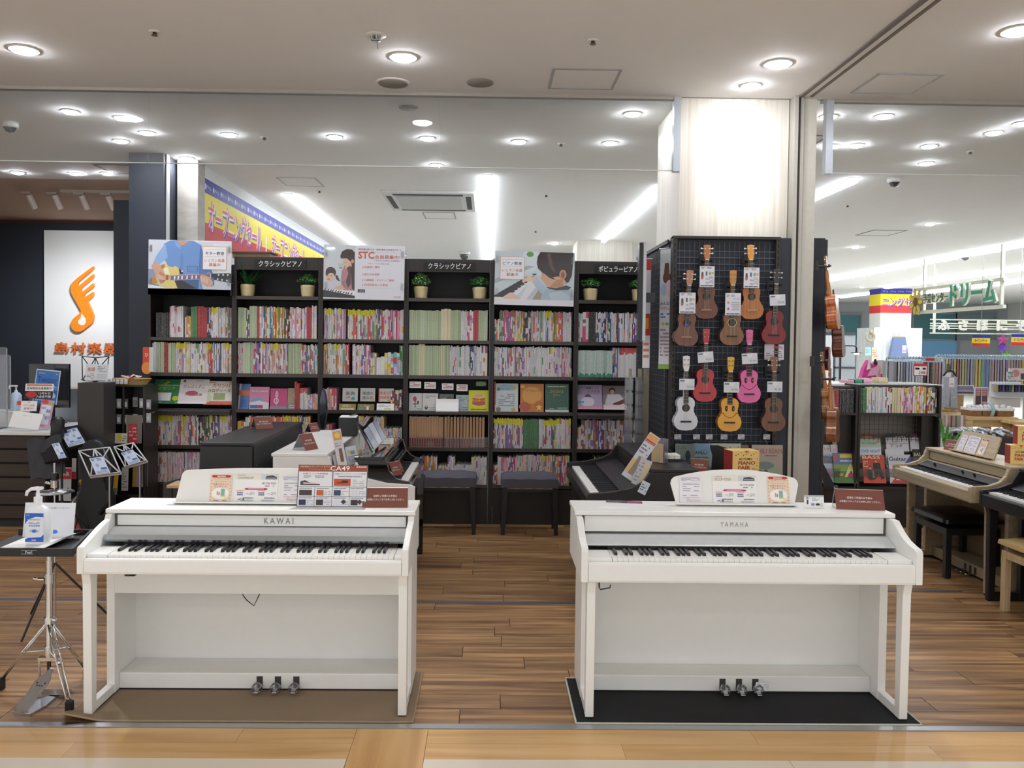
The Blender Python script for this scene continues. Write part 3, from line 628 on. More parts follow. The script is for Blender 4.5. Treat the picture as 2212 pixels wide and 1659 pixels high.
on_stand(ys, .205, .010, .103, .128, 'flyer', 'orange gift flyer on the right white piano\'s music stand', 'flyer', d_gift)
on_stand(ks, -.243, .010, .10, .125, 'flyer', 'orange gift flyer at the left end of left white piano\'s music stand', 'flyer', d_gift)
on_stand(ks, -.08, .010, .20, .128, 'price_sheet', 'price sheet reading CA4900GP on the left white piano\'s music stand', 'sheet', d_price('CA4900GP', 'KAWAI', '¥174,900'))
on_stand(ks, .085, .010, .10, .125, 'notice_sheet', 'small notice sheet of grey terms left of the brown headed board', 'sheet', d_terms)
def d_ca(t, w, h):
    t.R(-w/2, 0, w/2, h, '#e9eaee'); t.R(-w/2, h*.84, w/2, h, '#9a4c3a', 1.5); t.TX('CA49', w*.10, h*.865, h*.11, '#f6f0e6', w=w*.28, bold=.01); t.TX('木製鍵盤スタンダードモデル', -w*.48, h*.94, h*.035, '#efdcd0', al='l', w=w*.44)
    t.TX('Concert Artist', -w*.35, h*.87, h*.05, '#cf9f52', al='l', w=w*.34); t.TX('KAWAI', w*.48, h*.94, h*.035, '#ffffff', al='r', w=w*.14, bold=.02)
    bd = '#3d4663'; t.R(-w/2, 0, w/2, h*.015, bd, 2); t.R(-w/2, 0, -w*.49, h*.84, bd, 2); t.R(w*.49, 0, w/2, h*.84, bd, 2)
    for z in (.47, .24): t.R(-w*.49, h*z, w*.49, h*(z+.01), bd, 2)
    t.R(-.002, h*.47, .002, h*.84, bd, 2)
    for k in (-.25, 0, .25): t.R(w*k-.001, 0, w*k+.001, h*.47, bd, 2)
    t.TX('88鍵すべて木製鍵盤', -w*.25, h*.77, h*.04, '#6a6c78', w=w*.36); t.TX('88鍵ステレオサンプリング音源', w*.25, h*.77, h*.04, '#6a6c78', w=w*.44)
    lines(t, -w*.42, -w*.12, h*.75, h*.68, 2, '#9a9ca6', .5, 2); lines(t, w*.08, w*.42, h*.75, h*.70, 1, '#9a9ca6', .5, 5)
    t.P([(-w*.46, h*.51), (-w*.18, h*.51), (-w*.18, h*.54), (-w*.30, h*.56), (-w*.40, h*.63), (-w*.46, h*.60)], '#43434f', 3); t.P([(-w*.42, h*.54), (-w*.20, h*.54), (-w*.28, h*.57), (-w*.42, h*.58)], '#e3b7ac', 4)
    t.R(w*.02, h*.50, w*.26, h*.67, '#c8532a', 3); t.P([(w*.06, h*.56), (w*.22, h*.57), (w*.22, h*.63), (w*.14, h*.63), (w*.13, h*.59), (w*.06, h*.58)], '#3a1d18', 4); lines(t, w*.29, w*.46, h*.66, h*.5, 4, '#a8aab2', .3, 8)
    tint = ['#4a3a3a', '#c4633a', '#2f4a66', '#d9dbe4', '#2c3350', '#3b3136', '#dfe0ea', '#3b3136']
    for i in range(8):
        x = -w*.49+(i % 4)*w*.2475; z = h*.27 if i < 4 else h*.04
        t.R(x+w*.02, z, x+w*(.20 if i == 0 else .12), z+h*.13, tint[i], 3); lines(t, x+w*.02, x+w*.2, z+h*.18, z+h*.155, 1, '#8c8f9c', .8, i+20, 0)
        if i != 0: lines(t, x+w*.13, x+w*.23, z+h*.12, z, 3, '#a9abb5', .3, i+30)
    for x in (w*.17, w*.40): t.P([(x, h*.06), (x+w*.04, h*.12), (x, h*.18), (x-w*.04, h*.12)], '#4a3040', 4)
o = sheet('sales_board', 'brown headed sales board reading CA49 leaning on the left white piano', 'sign board', .318, .190, at(708, 1092, Z=.835), 13, 0, .003, draw=d_ca); o.location.y = 3.79; o.location.x = at(717, 1050, Y=3.8).x; o.location.z = .8345
g = MB('#e4e6ee'); g.box(-.03, .035, -.001, 0, 0, .03, '#e4e6ee'); lines(g, -.026, .03, .027, .004, 4, '#9a9cb0', .4, 2); g.build('paper_tag', yam, PRINT, loc=(.135, PY['pby']-.05, .045), rot=(0, R(8), 0))
# brown tent cards
def tent(label, loc, rz, w=.205, h=.085, d=.075, txt=True, s=1):
    t = thing('tent_card', label, 'tent card', loc, rz)
    c = MB('#7b4334'); a = math.atan2(d/2, h); n = math.hypot(d/2, h); th = .0015
    c.box(-w/2, w/2, 0, th, 0, n, '#7b4334')
    if txt: c.TX('試弾をご希望のお客様は', 0, n*.52, n*.11, '#f2e9e4', w=w*.52, bold=.03); c.TX('お気軽にスタッフまでお申し付けください。', 0, n*.34, n*.11, '#f2e9e4', w=w*.84, bold=.03)
    c.build('brown_card', t, PRINT, loc=(0, -d/2, 0), rot=(-a, 0, 0)); t.children[0]['label'] = 'brown printed face'
    b = MB('#dfe0e2').box(-w/2, w/2, -th, 0, 0, n).build('rear_face', t, mat('frosted_plastic', '#d5d7da', .3), loc=(0, d/2, 0), rot=(a, 0, 0))
    e = MB(); e.add([(-w/2+.001, -d/2+.004, .0005), (-w/2+.001, d/2-.004, .0005), (-w/2+.001, 0, h-.004)], [(0, 1, 2)]).build('side_insert', t, POCKET)
    if s != 1: t.scale = (s, s, s)
    return t
p = at(832, 1094, Z=.834); tent('brown tent card at the right end of the left white piano', (p.x, 3.825, .834), R(2))
p = at(1852, 1099, Z=.847); tent('brown tent card at the right end of right white piano', (at(1850, 1080, Y=3.82).x, 3.80, .847), R(-7), .215, .088)
# mats
def mat_rug(label, x0, x1, y0, y1, col, edge, curl=False):
    t = thing('floor_mat', label, 'mat', ((x0+x1)/2, (y0+y1)/2, 0)); w = (x1-x0)/2; d = (y1-y0)/2; g = MB()
    nx, ny = 40, 12; vs = []
    def zf(x, y):
        z = .007
        if curl and x < -w+.16 and y < -d+.10: z += .03*max(0, 1-((x+w)/.16))*max(0, 1-((y+d)/.10))
        return z
    for j in range(ny+1):
        for i in range(nx+1): x = -w+2*w*i/nx; y = -d+2*d*j/ny; vs.append((x, y, zf(x, y)))
    n1 = len(vs); vs += [(v[0], v[1], v[2]-.006) for v in vs]
    fs = [(j*(nx+1)+i, j*(nx+1)+i+1, (j+1)*(nx+1)+i+1, (j+1)*(nx+1)+i) for j in range(ny) for i in range(nx)]
    rim = [i for i in range(nx+1)]+[j*(nx+1)+nx for j in range(1, ny+1)]+[ny*(nx+1)+i for i in range(nx-1, -1, -1)]+[j*(nx+1) for j in range(ny-1, 0, -1)]
    fs += [(rim[i], n1+rim[i], n1+rim[(i+1) % len(rim)], rim[(i+1) % len(rim)]) for i in range(len(rim))]
    g.add(vs, fs); g.build('carpet', t, col)
    MB().tube([(vs[i][0], vs[i][1], vs[i][2]-.002) for i in rim+rim[:1]], .0045, 6).build('binding', t, edge)
    return t
mat_rug('beige floor mat under the left white piano, front corner curling up', -1.745, -.294, 3.435, 3.96, mat('beige_carpet', '#8d7a63', .95, noise=.07, scale=300, bump=.6), mat('beige_binding', '#a18b70', .9), True)
mat_rug('black floor mat with white edging under the right white piano', .388, 1.845, 3.432, 3.90, mat('black_carpet', '#15161a', .95, noise=.1, scale=300, bump=.6), mat('white_binding', '#c9cdbf', .8))
# small things on the right piano
o = MB('#2b2530'); o.box(-.085, .085, -.03, .03, 0, .0012, '#e8e6ea'); o.quad((-.084, -.028, .0014), (.084, -.028, .0014), (.084, .028, .0014), (-.084, .028, .0014), '#423a44'); o.quad((.015, -.026, .0016), (.08, -.026, .0016), (.08, .02, .0016), (.015, .02, .0016), '#b54d86'); o.quad((-.08, -.026, .0016), (-.02, -.026, .0016), (-.03, .0, .0016), (-.07, .0, .0016), '#8d8790')
p = at(1348, 1084, Z=.848); o = o.build('leaflet', None, PRINTG, loc=(p.x, p.y, .8465), rot=(0, 0, R(-8))); tag(o, 'dark and pink leaflet lying flat on right white piano', 'leaflet')
p = at(1325, 1096, Z=.848); o = MB('#f2f2f4'); o.box(-.07, .07, -.02, .02, 0, .0008); o = o.build('paper_slip', None, PRINT, loc=(p.x, p.y-.005, .8463), rot=(0, 0, R(4))); tag(o, 'white paper slip beside the leaflet on right white piano', 'paper')
def d_small(t, w, h):
    t.R(-w/2, h*.85, w/2, h, '#b9c4c8'); t.E(-w*.33, h*.74, w*.06, h*.10, '#5a4034', 3); t.E(-w*.33, h*.70, w*.045, h*.07, '#e8c4a8', 4); t.R(-w*.37, h*.28, -w*.29, h*.62, '#30406c', 3)
    lines(t, -w*.1, w*.4, h*.8, h*.55, 3, '#a5a3b5', .4, 3); t.R(-w*.15, h*.18, w*.02, h*.38, '#7d97c8', 3); t.E(w*.18, h*.28, w*.11, h*.10, '#343a46', 3); lines(t, w*.3, w*.45, h*.4, h*.1, 3, '#b5b5bd', .4, 6)
sheet('notice_card', 'small upright notice card left of the brown tent card on right white piano', 'card', .092, .058, (at(1759, 1090, Y=3.80).x, 3.80, .8465), 8, 0, .001, draw=d_small)
# ================= BOOKCASES =================
BX = [-2.936, -2.196, -1.451, -.709, .036, .771, 1.51]
ZS = [1.965, 1.600, 1.293, .983, .662, .338]        # tops of the boards: plants, books x2, display, books x2
FY = 7.26; DEPTH = .30
bay_names = ['leftmost', 'second from left', 'third from left', 'fourth from left', 'fifth from left', 'rightmost']
def bookcase(i):
    x0, x1 = BX[i], BX[i+1]; top = 2.31 if i else 2.24
    t = thing('bookcase', 'tall dark bookcase bay, %s of the long music book wall' % bay_names[i], 'bookcase', ((x0+x1)/2, FY, 0), 0, 'music bookcase bays'); h = (x1-x0)/2
    for a in ((-h+.0005, -h+.02), (h-.02, h-.0005)): MB().box(a[0], a[1], 0, DEPTH, 0, top).build('side_panel', t, FRAME)
    for k, z in enumerate(ZS):
        if i == 0 and k == 0: z = 2.0
        MB().box(-h+.021, h-.021, .012, DEPTH-.012, z-.022, z).build('shelf', t, FRAME)
        MB().box(-h+.021, h-.021, .0, .011, z-.022, z+.008).build('shelf_edge', t, mat('shelf_edge_strip', '#453e3a', .3, .3))
    MB().box(-h+.021, h-.021, DEPTH-.011, DEPTH, .1, top-.001).build('back_panel', t, BACKP)
    MB().box(-h+.021, h-.021, .004, .03, .0, .31).build('plinth', t, FRAME)
    if i: MB().box(-h+.021, h-.021, .0, .02, 2.20, top).build('header_board', t, FRAME)
    MB().box(-h+.021, h-.021, .021, DEPTH-.012, top-.02, top).build('top_board', t, FRAME)
    return t
cases = [bookcase(i) for i in range(6)]
# palettes ------------------------------------------------------
PAL = {
 'green': ['#b9c8a4', '#b4c49e', '#bccaa8', '#afc09b', '#c3cfb2'], 'mixed': ['#e4e0e4', '#ebe6de', '#eceaec', '#e2e4ea', '#d0b8c0', '#d7c58c', '#8a94b8', '#c9564f', '#e6e3e1', '#b8a3c4', '#8fae8c', '#ddd7da', '#d2a08a', '#9a5d78', '#c9cfd8', '#5b5f80'],
 'pale': ['#e2dfe0', '#dcd8dc', '#d8d0cd', '#e6e4e2', '#d0ccd2', '#dfd4c8', '#c9b9c4'], 'white': ['#e4e4e6', '#dcdde0', '#d3d6dc', '#e9e8e6'], 'black': ['#26262a', '#1e1f24', '#303036'],
 'pink': ['#dcaec0', '#d694b0', '#e8cbd6', '#c47ba0', '#e6dee6', '#dab4c0', '#c0b2d2', '#ecdcc0', '#ece8ea', '#d4d0dc'], 'bright': ['#c83c46', '#d98a2e', '#d6c33a', '#4a8a4c', '#3c63a8', '#c4508e', '#e3e0de', '#7b4a8c', '#df7a5a', '#8fc0c8'],
 'red': ['#b02832', '#a8242c'], 'dgreen': ['#3f7a44', '#47804a'], 'olive': ['#b3a350', '#a89a4c', '#c0b060'], 'navy': ['#26345c', '#1f2c50', '#5a74a8', '#dfe3ea', '#c7d0de', '#313a66'], 'teal': ['#cfe0d8', '#bcd6cc', '#d6e5df'],
 'cream': ['#dcd4ae', '#e2dab6'], 'magenta': ['#cc3f78', '#e4dce0', '#d0608c', '#e6e4e6', '#c83a4c', '#8a4a8c', '#e8a0b8'], 'purple': ['#6d4a8c', '#8a70a4', '#c0b0c8', '#dcd6de', '#a87c54', '#54406c', '#9c5a5a', '#d4c8d0'], 'dark': ['#3a2c30', '#28262a', '#4a4038', '#6a2a30', '#3c5a3c', '#c8b23c', '#8c3038', '#d0ccca'],
 'orange': ['#d8622c', '#dc7a3c', '#2e8a94', '#d8b43a', '#dcd6d0', '#c83a34'], 'stripes': ['#b9a8d8', '#e3d46a', '#e890b4', '#8ccad8', '#eeece8', '#f0b478'], 'rw': ['#e2e2e4', '#dcdde0', '#e6e4e4'],
}
NAMES = {'green': 'pale green', 'mixed': 'mixed colour', 'pale': 'pale', 'white': 'white', 'black': 'black', 'pink': 'pinkish', 'bright': 'bright coloured', 'red': 'red', 'dgreen': 'green', 'olive': 'olive yellow', 'navy': 'blue and white', 'teal': 'pale teal', 'cream': 'cream', 'magenta': 'magenta', 'purple': 'purplish', 'dark': 'dark', 'orange': 'orange and red', 'stripes': 'striped', 'rw': 'red topped white'}
# (fraction, palette, height in m, thickness range, yellow-top probability)
ROWS = {
 (0, 1): [(.05, None, 0, 0, 0), (.16, 'black', .22, (.012, .018), 0), (.10, 'pink', .275, (.006, .012), 0), (.05, 'white', .275, (.01, .02), 0), (.02, None, 0, 0, 0), (.08, 'orange', .19, (.008, .014), 0), (.08, 'dgreen', .275, (.02, .03), 0), (.08, 'red', .275, (.02, .03), 0), (.05, 'navy', .27, (.008, .012), 0), (.33, 'mixed', .27, (.007, .014), .12)],
 (0, 2): [(.06, 'white', .27, (.01, .02), 0), (.08, 'green', .27, (.012, .02), 0), (.05, 'red', .27, (.006, .01), 0), (.09, 'green', .265, (.008, .014), 0), (.72, 'mixed', .265, (.007, .013), .2)],
 (0, 4): [(.03, 'dark', .2, (.01, .014), 0), (.22, 'mixed', .27, (.008, .013), .9), (.3, 'mixed', .265, (.008, .014), .1), (.15, 'dark', .26, (.008, .013), .1), (.30, 'purple', .265, (.008, .013), .6)],
 (0, 5): [(.6, 'pink', .265, (.006, .011), .1), (.4, 'mixed', .26, (.007, .012), .5)],
 (1, 1): [(.08, 'green', .27, (.02, .03), 0), (.03, 'dark', .25, (.008, .01), 0), (.08, 'green', .285, (.015, .03), 0), (.03, 'red', .285, (.02, .022), 0), (.04, 'purple', .285, (.012, .02), 0), (.16, 'orange', .28, (.006, .012), .0), (.10, 'olive', .275, (.008, .013), 0), (.06, 'dark', .26, (.01, .014), 0), (.2, 'pink', .275, (.008, .014), 0), (.05, 'red', .28, (.02, .025), 0), (.06, 'pale', .29, (.008, .014), 0), (.11, 'green', .28, (.012, .02), 0)],
 (1, 2): [(.06, 'pale', .27, (.006, .01), 0), (.12, 'green', .275, (.01, .016), 0), (.1, 'bright', .275, (.008, .014), .1), (.32, 'mixed', .27, (.007, .012), .1), (.16, 'green', .27, (.008, .014), .2), (.24, 'bright', .26, (.006, .011), .2)],
 (1, 4): [(.1, 'orange', .22, (.014, .02), 0), (.45, 'orange', .26, (.01, .016), 0), (.35, 'bright', .265, (.006, .01), .5), (.1, None, 0, 0, 0)],
 (1, 5): [(.95, 'bright', .25, (.008, .012), 0)],
 (2, 1): [(.27, 'pink', .27, (.006, .011), .35), (.03, None, 0, 0, 0), (.30, 'mixed', .265, (.008, .014), .95), (.1, 'bright', .265, (.006, .01), .1), (.3, 'magenta', .265, (.006, .012), 0)],
 (2, 2): [(.32, 'mixed', .27, (.007, .012), .3), (.04, None, 0, 0, 0), (.22, 'pink', .265, (.008, .013), 0), (.06, 'olive', .2, (.012, .018), 0), (.08, 'white', .16, (.03, .04), 0), (.17, 'stripes', .2, (.022, .032), 0), (.11, 'bright', .26, (.007, .012), .1)],
 (2, 4): [(.1, 'bright', .2, (.008, .01), 0), (.25, None, 0, 0, 0), (.4, 'stripes', .27, (.006, .01), 0), (.25, 'stripes', .17, (.006, .01), 0)],
 (2, 5): [(.95, 'bright', .2, (.008, .012), 0)],
 (3, 1): [(.38, 'green', .265, (.014, .022), 0), (.12, 'cream', .28, (.02, .03), 0), (.12, 'green', .27, (.01, .014), 0), (.08, 'pale', .265, (.006, .01), 0), (.05, 'magenta', .27, (.012, .02), 0), (.04, 'red', .27, (.02, .025), 0), (.15, 'green', .27, (.012, .02), 0), (.06, 'pale', .27, (.01, .014), 0)],
 (3, 2): [(.12, 'green', .27, (.012, .02), 0), (.05, 'cream', .28, (.015, .02), 0), (.2, 'green', .265, (.014, .02), 0), (.03, 'cream', .27, (.014, .016), 0), (.07, 'green', .27, (.01, .014), 0), (.24, 'white', .265, (.007, .012), .05), (.08, 'navy', .265, (.008, .012), 0), (.21, 'white', .265, (.012, .02), .05)],
 (3, 5): [(.15, None, 0, 0, 0), (.22, 'bright', .25, (.008, .014), 0), (.12, 'bright', .17, (.008, .012), 0), (.08, 'stripes', .25, (.01, .014), 0), (.2, 'white', .18, (.012, .02), 0), (.22, 'pale', .25, (.01, .018), .2)],
 (4, 1): [(.05, 'orange', .19, (.01, .014), 0), (.3, 'bright', .27, (.007, .012), 0), (.1, 'dark', .265, (.007, .012), .3), (.25, 'mixed', .27, (.007, .012), .35), (.14, 'bright', .265, (.008, .012), .1), (.1, 'white', .265, (.008, .012), 0), (.06, 'black', .265, (.01, .014), .9)],
 (4, 2): [(.3, 'mixed', .26, (.007, .012), .05), (.1, 'bright', .26, (.008, .013), 0), (.3, 'white', .265, (.007, .014), .15), (.3, 'pink', .265, (.007, .013), .15)],
 (4, 4): [(.38, 'purple', .265, (.007, .012), .95), (.2, 'dgreen', .26, (.008, .014), 0), (.05, 'white', .265, (.01, .015), 0), (.16, 'mixed', .26, (.008, .012), .9), (.21, 'pink', .265, (.008, .012), .1)],
 (4, 5): [(.05, 'dark', .18, (.01, .014), 0), (.24, 'magenta', .25, (.008, .012), 0), (.45, 'pink', .27, (.006, .011), .1), (.26, 'bright', .265, (.007, .012), .1)],
 (5, 1): [(.04, 'white', .26, (.01, .014), 0), (.07, 'magenta', .27, (.02, .03), 0), (.08, 'black', .27, (.014, .02), 0), (.15, 'navy', .265, (.008, .013), 0), (.25, 'navy', .265, (.007, .012), 0), (.4, 'purple', .265, (.007, .012), 0)],
 (5, 2): [(.43, 'teal', .24, (.01, .014), 0), (.1, 'navy', .26, (.008, .012), 0), (.47, 'rw', .265, (.01, .018), 0)],
 (5, 4): [(.05, 'orange', .2, (.01, .014), 0), (.95, 'purple', .265, (.008, .013), .03)],
 (5, 5): [(.08, 'dark', .2, (.01, .014), 0), (.12, 'orange', .2, (.008, .012), 0), (.2, 'dark', .25, (.008, .013), 0), (.6, 'dark', .25, (.009, .014), .1)],
}
EXTRA = {}
def bookmesh(w, h, d, base, accent, ytop, pal):
    m = MB(base); N = 6; segs = [0, rnd.uniform(.08, .2), rnd.uniform(.25, .38), rnd.uniform(.42, .55), rnd.uniform(.6, .7), rnd.uniform(.76, .86), 1]
    y = 0; w = w-.0006
    for k in range(N):
        c = base; q = rnd.random()
        if q < .15: c = accent
        elif q < .42: c = rnd.choice(('#eae8ea', '#dedce0', '#e6e2da'))
        elif q < .46: c = rnd.choice(PAL['bright'])
        if k == 5 and ytop: c = '#e6e028'
        if pal == 'teal': c = '#4f9a80' if k == 0 else base
        if pal == 'rw': c = '#cf4a50' if k == 5 else base
        if pal == 'white' and q > .3: c = base
        if pal in ('green', 'cream', 'black', 'dgreen', 'red'): c = base
        m.add([(-w/2, 0, h*segs[k]), (w/2, 0, h*segs[k]), (w/2, 0, h*segs[k+1]), (-w/2, 0, h*segs[k+1])], [(0, 1, 2, 3)], c)
    m.add([(-w/2, 0, 0), (w/2, 0, 0), (w/2, d, 0), (-w/2, d, 0), (-w/2, 0, h), (w/2, 0, h), (w/2, d, h), (-w/2, d, h)], [(0, 3, 2, 1), (1, 2, 6, 5), (2, 3, 7, 6), (3, 0, 4, 7)], base)
    m.add([(-w/2, 0, h), (w/2, 0, h), (w/2, d, h), (-w/2, d, h)], [(0, 1, 2, 3)], '#e6e2da')
    return m
rowname = {1: 'top book row', 2: 'second book row', 4: 'lower row', 5: 'bottom row'}
bayname = ['under guitar poster', 'second bay', 'under mother and child poster', 'fourth bay', 'under girl at piano poster', 'sixth bay']
def ordw(n):
    T = ['', 'first', 'second', 'third', 'fourth', 'fifth', 'sixth', 'seventh', 'eighth', 'ninth', 'tenth', 'eleventh', 'twelfth', 'thirteenth', 'fourteenth', 'fifteenth', 'sixteenth', 'seventeenth', 'eighteenth', 'nineteenth']
    if n < 20: return T[n]
    tens = {2: 'twent', 3: 'thirt', 4: 'fort', 5: 'fift', 6: 'sixt', 7: 'sevent', 8: 'eight'}[n//10]
    return tens+'ieth' if n % 10 == 0 else tens+'y-'+T[n % 10]
BOOKS = []
def fill(x0, x1, y, z, spec, where, key, depth=.21, hs=1.0):
    x = x0; n = 0; tot = x1-x0
    for fr, pal, h, tr, yp in spec:
        end = min(x1, x+fr*tot)
        if pal is None: x = end; continue
        run_c = None; run = 0; yrun = 0
        while x < end-.003:
            w = rnd.uniform(*tr)
            if x+w > x1: break
            if run <= 0: run_c = rnd.choice(PAL[pal]); run = rnd.choice((1, 1, 1, 2, 3))
            if yrun <= 0: ytop = rnd.random() < yp; yrun = rnd.choice((2, 3, 4, 5))
            run -= 1; yrun -= 1
            acc = rnd.choice(PAL['bright']+PAL['mixed']+PAL['pale']); n += 1
            hh = (h+rnd.uniform(-.008, .008) if pal not in ('green', 'black', 'teal', 'rw', 'cream') else h+rnd.uniform(-.002, .003))*hs
            BOOKS.append((w, hh, run_c, acc, ytop and pal != 'white' or (ytop and rnd.random() < .5), pal, (x+w/2, y+rnd.uniform(0, .012), z), n, where, key, depth)); x += w+.0002
        x = max(x, end)
for i in range(6):
    for k in (1, 2, 4, 5):
        spec = ROWS.get((i, k), [])
        fill(BX[i]+.024, BX[i+1]-.024, FY+.02, ZS[k]+.0005, spec, '%s, %s' % (rowname[k], bayname[i]), (i, k))
# spines standing on the display row of the second and third bays
fill(-1.68, -1.475, FY+.03, ZS[3], [(.12, 'red', .24, (.02, .024), 0), (.3, 'rw', .19, (.01, .014), 0), (.58, 'stripes', .14, (.01, .016), 0)], 'display row, second bay', (1, 3))
fill(-1.425, -1.30, FY+.03, ZS[3], [(.9, 'magenta', .19, (.01, .016), 0)], 'display row under mother and child poster', (2, 3))
fill(-.84, -.735, FY+.03, ZS[3], [(.9, 'dark', .18, (.01, .016), 0)], 'display row end, third bay', (2, 6))
fill(.062, .082, FY+.03, ZS[3], [(1, 'red', .27, (.006, .008), 0)], 'display row, fifth bay', (4, 3))
# low bookcase at right
RB = [(2.915, 3.262), (3.268, 4.0)]
fill(2.94, 3.245, FY+.02, 1.0135, [(.5, 'red', .20, (.007, .013), 0), (.5, 'black', .20, (.008, .014), 0)], 'low bookcase, narrow bay', (7, 1))
fill(3.29, 3.975, FY+.02, 1.0135, [(.08, 'dgreen', .215, (.01, .014), 0), (.22, 'white', .22, (.008, .013), .15), (.1, 'navy', .22, (.01, .015), 0), (.1, 'cream', .22, (.008, .013), .3), (.15, 'pink', .22, (.007, .01), .2), (.15, 'bright', .23, (.008, .014), 0), (.20, 'dark', .225, (.008, .014), 0)], 'low bookcase, wide bay', (8, 1))
vis = [b for b in BOOKS]
def pxarea(b):
    hid = b[9] in ((1, 5), (2, 5), (1, 4), (0, 5)) or (b[9] == (2, 4) and b[6][0] < -1.2) or (b[9] == (5, 4) and b[6][0] > 1.2)
    return (0 if hid else 1)*b[0]*b[1]
order = sorted(range(len(BOOKS)), key=lambda i: -pxarea(BOOKS[i])); single = set(order[:296])
rest = MB()
for i, (w, h, c, acc, yt, pal, loc, n, where, key, dp) in enumerate(BOOKS):
    bm = bookmesh(w, h, dp, c, acc, yt, pal)
    if i in single:
        o = bm.build('music_book', None, BOOK, loc=loc)
        grp = 'music books, '+where
        tag(o, ('%s music book, %s from left, %s' % (NAMES[pal], ordw(n), where)), 'book', grp)
    else:
        rest.T = Matrix.Translation(loc); s0 = bm; rest.v_off = 0
        nn = len(rest.v); rest.v += [tuple(Vector(v)+Vector(loc)) for v in s0.v]; rest.f += [tuple(a+nn for a in f) for f in s0.f]; rest.c += s0.c; rest.mi += s0.mi; rest.smooth += s0.smooth
        rest.T = None
o = rest.build('music_books', None, attrmat('book_cover_rest', .42, text=.2, sc=(260, 1, 110))); o.data.materials[0]['attr'] = 1; stuff(o); tag(o, 'remaining thin music books packed spine out on all the shelves', 'books')
# ================= DISPLAY COVERS, SIGNS, POSTERS, PLANTS =================
def cover(name, label, cat, px, py0, py1, wpx, Y, draw, tilt=16, base='#e6e6e6', group=None, th=.008, m=None, zf=None, rz=0):
    """face-out book: bottom centre pixel (px,py1), top py0"""
    a = at(px, py1, Y=Y); b = at(px, py0, Y=Y+.03); w = wpx*Y/F; h = (b.z-a.z)/math.cos(R(tilt))
    t = MB(base); t.box(-w/2, w/2, 0, th, 0, h, base); draw(t, w, h)
    o = t.build(name, None, m or COVER, loc=(a.x, a.y, a.z if zf is None else zf), rot=(R(-tilt), 0, rz)); tag(o, label, cat, group); return o
def D(bg, *ops):
    """ops in unit coords: ('R',x0,z0,x1,z1,c) ('E',x,z,rx,rz,c) ('T',text,x,z,h,w,c) ('L',x0,z0,x1,z1,n,c) ('P',pts,c)"""
    def d(t, w, h):
        if bg: t.R(-w/2, 0, w/2, h, bg, 1)
        for k, o in enumerate(ops):
            L = 2+k*.6
            if o[0] == 'R': t.R((o[1]-.5)*w, o[2]*h, (o[3]-.5)*w, o[4]*h, o[5], L)
            elif o[0] == 'E': t.E((o[1]-.5)*w, o[2]*h, o[3]*w, o[4]*h, o[5], L)
            elif o[0] == 'T': t.TX(o[1], (o[2]-.5)*w, o[3]*h, o[4]*h, o[6], L, w=o[5]*w, bold=.015)
            elif o[0] == 'L': lines(t, (o[1]-.5)*w, (o[3]-.5)*w, o[4]*h, o[2]*h, o[5], o[6], .45, k+3, L=L)
            elif o[0] == 'P': t.P([((p[0]-.5)*w, p[1]*h) for p in o[1]], o[2], L)
    return d
Z3 = ZS[3]+.001
# bay 1
cover('score_book', 'dark green ocarina book facing out, left of three under the guitar poster', 'book', 358, 820, 872, 62, 7.28, D('#1f7a45', ('P', [(.30, .80), (.5, .93), (.52, .86), (.38, .78)], '#d98a2a'), ('T', 'オカリナ', .45, .55, .15, .6, '#a9c93c'), ('L', .1, .73, .9, .78, 1, '#cfe0b0'), ('R', .12, .12, .64, .45, '#f1efe9'), ('E', .80, .22, .11, .10, '#c9d530'), ('L', .1, .02, .9, .08, 1, '#a4cdb0')), 24, '#1f7a45')
cover('score_book', 'white singing book facing out, middle of three under the guitar poster', 'book', 414, 820, 872, 62, 7.28, D('#eeeaea', ('T', 'がんばらずに', .5, .62, .16, .75, '#b08a92'), ('E', .45, .42, .22, .10, '#c2506a'), ('T', 'ピアノ曲集', .52, .32, .10, .6, '#c06a7a'), ('E', .15, .92, .05, .05, '#a4343c'), ('L', .3, .90, .8, .95, 1, '#8a7080')), 24)
cover('score_book', 'kalimba melody book facing out, right of three under the guitar poster', 'book', 470, 824, 874, 62, 7.28, D('#eceadf', ('T', 'カリンバ', .55, .72, .17, .62, '#b5402e'), ('T', 'メロディーズ', .5, .52, .15, .8, '#6b3d2a'), ('R', .32, .2, .72, .48, '#9fae7c'), ('R', 0, 0, 1, .14, '#d8533c'), ('E', .12, .28, .14, .2, '#cfdcb8'), ('L', .1, .90, .9, .96, 1, '#b5503a')), 24)
def sloped(i):
    t = thing('display_ledge', 'black sloped display ledge under %s' % ('the three tilted books of the leftmost bay' if i == 0 else 'the two pop piano books of the rightmost bay'), 'display ledge', ((BX[i]+BX[i+1])/2, FY, ZS[3]))
    w = (BX[i+1]-BX[i])/2-.022
    MB().prism([(-.05, -.045), (-.05, -.012), (-.03, .0), (.0, .0), (.0, -.045)], 'x', -w, w).build('lip', t, FRAME)
sloped(0); sloped(5)
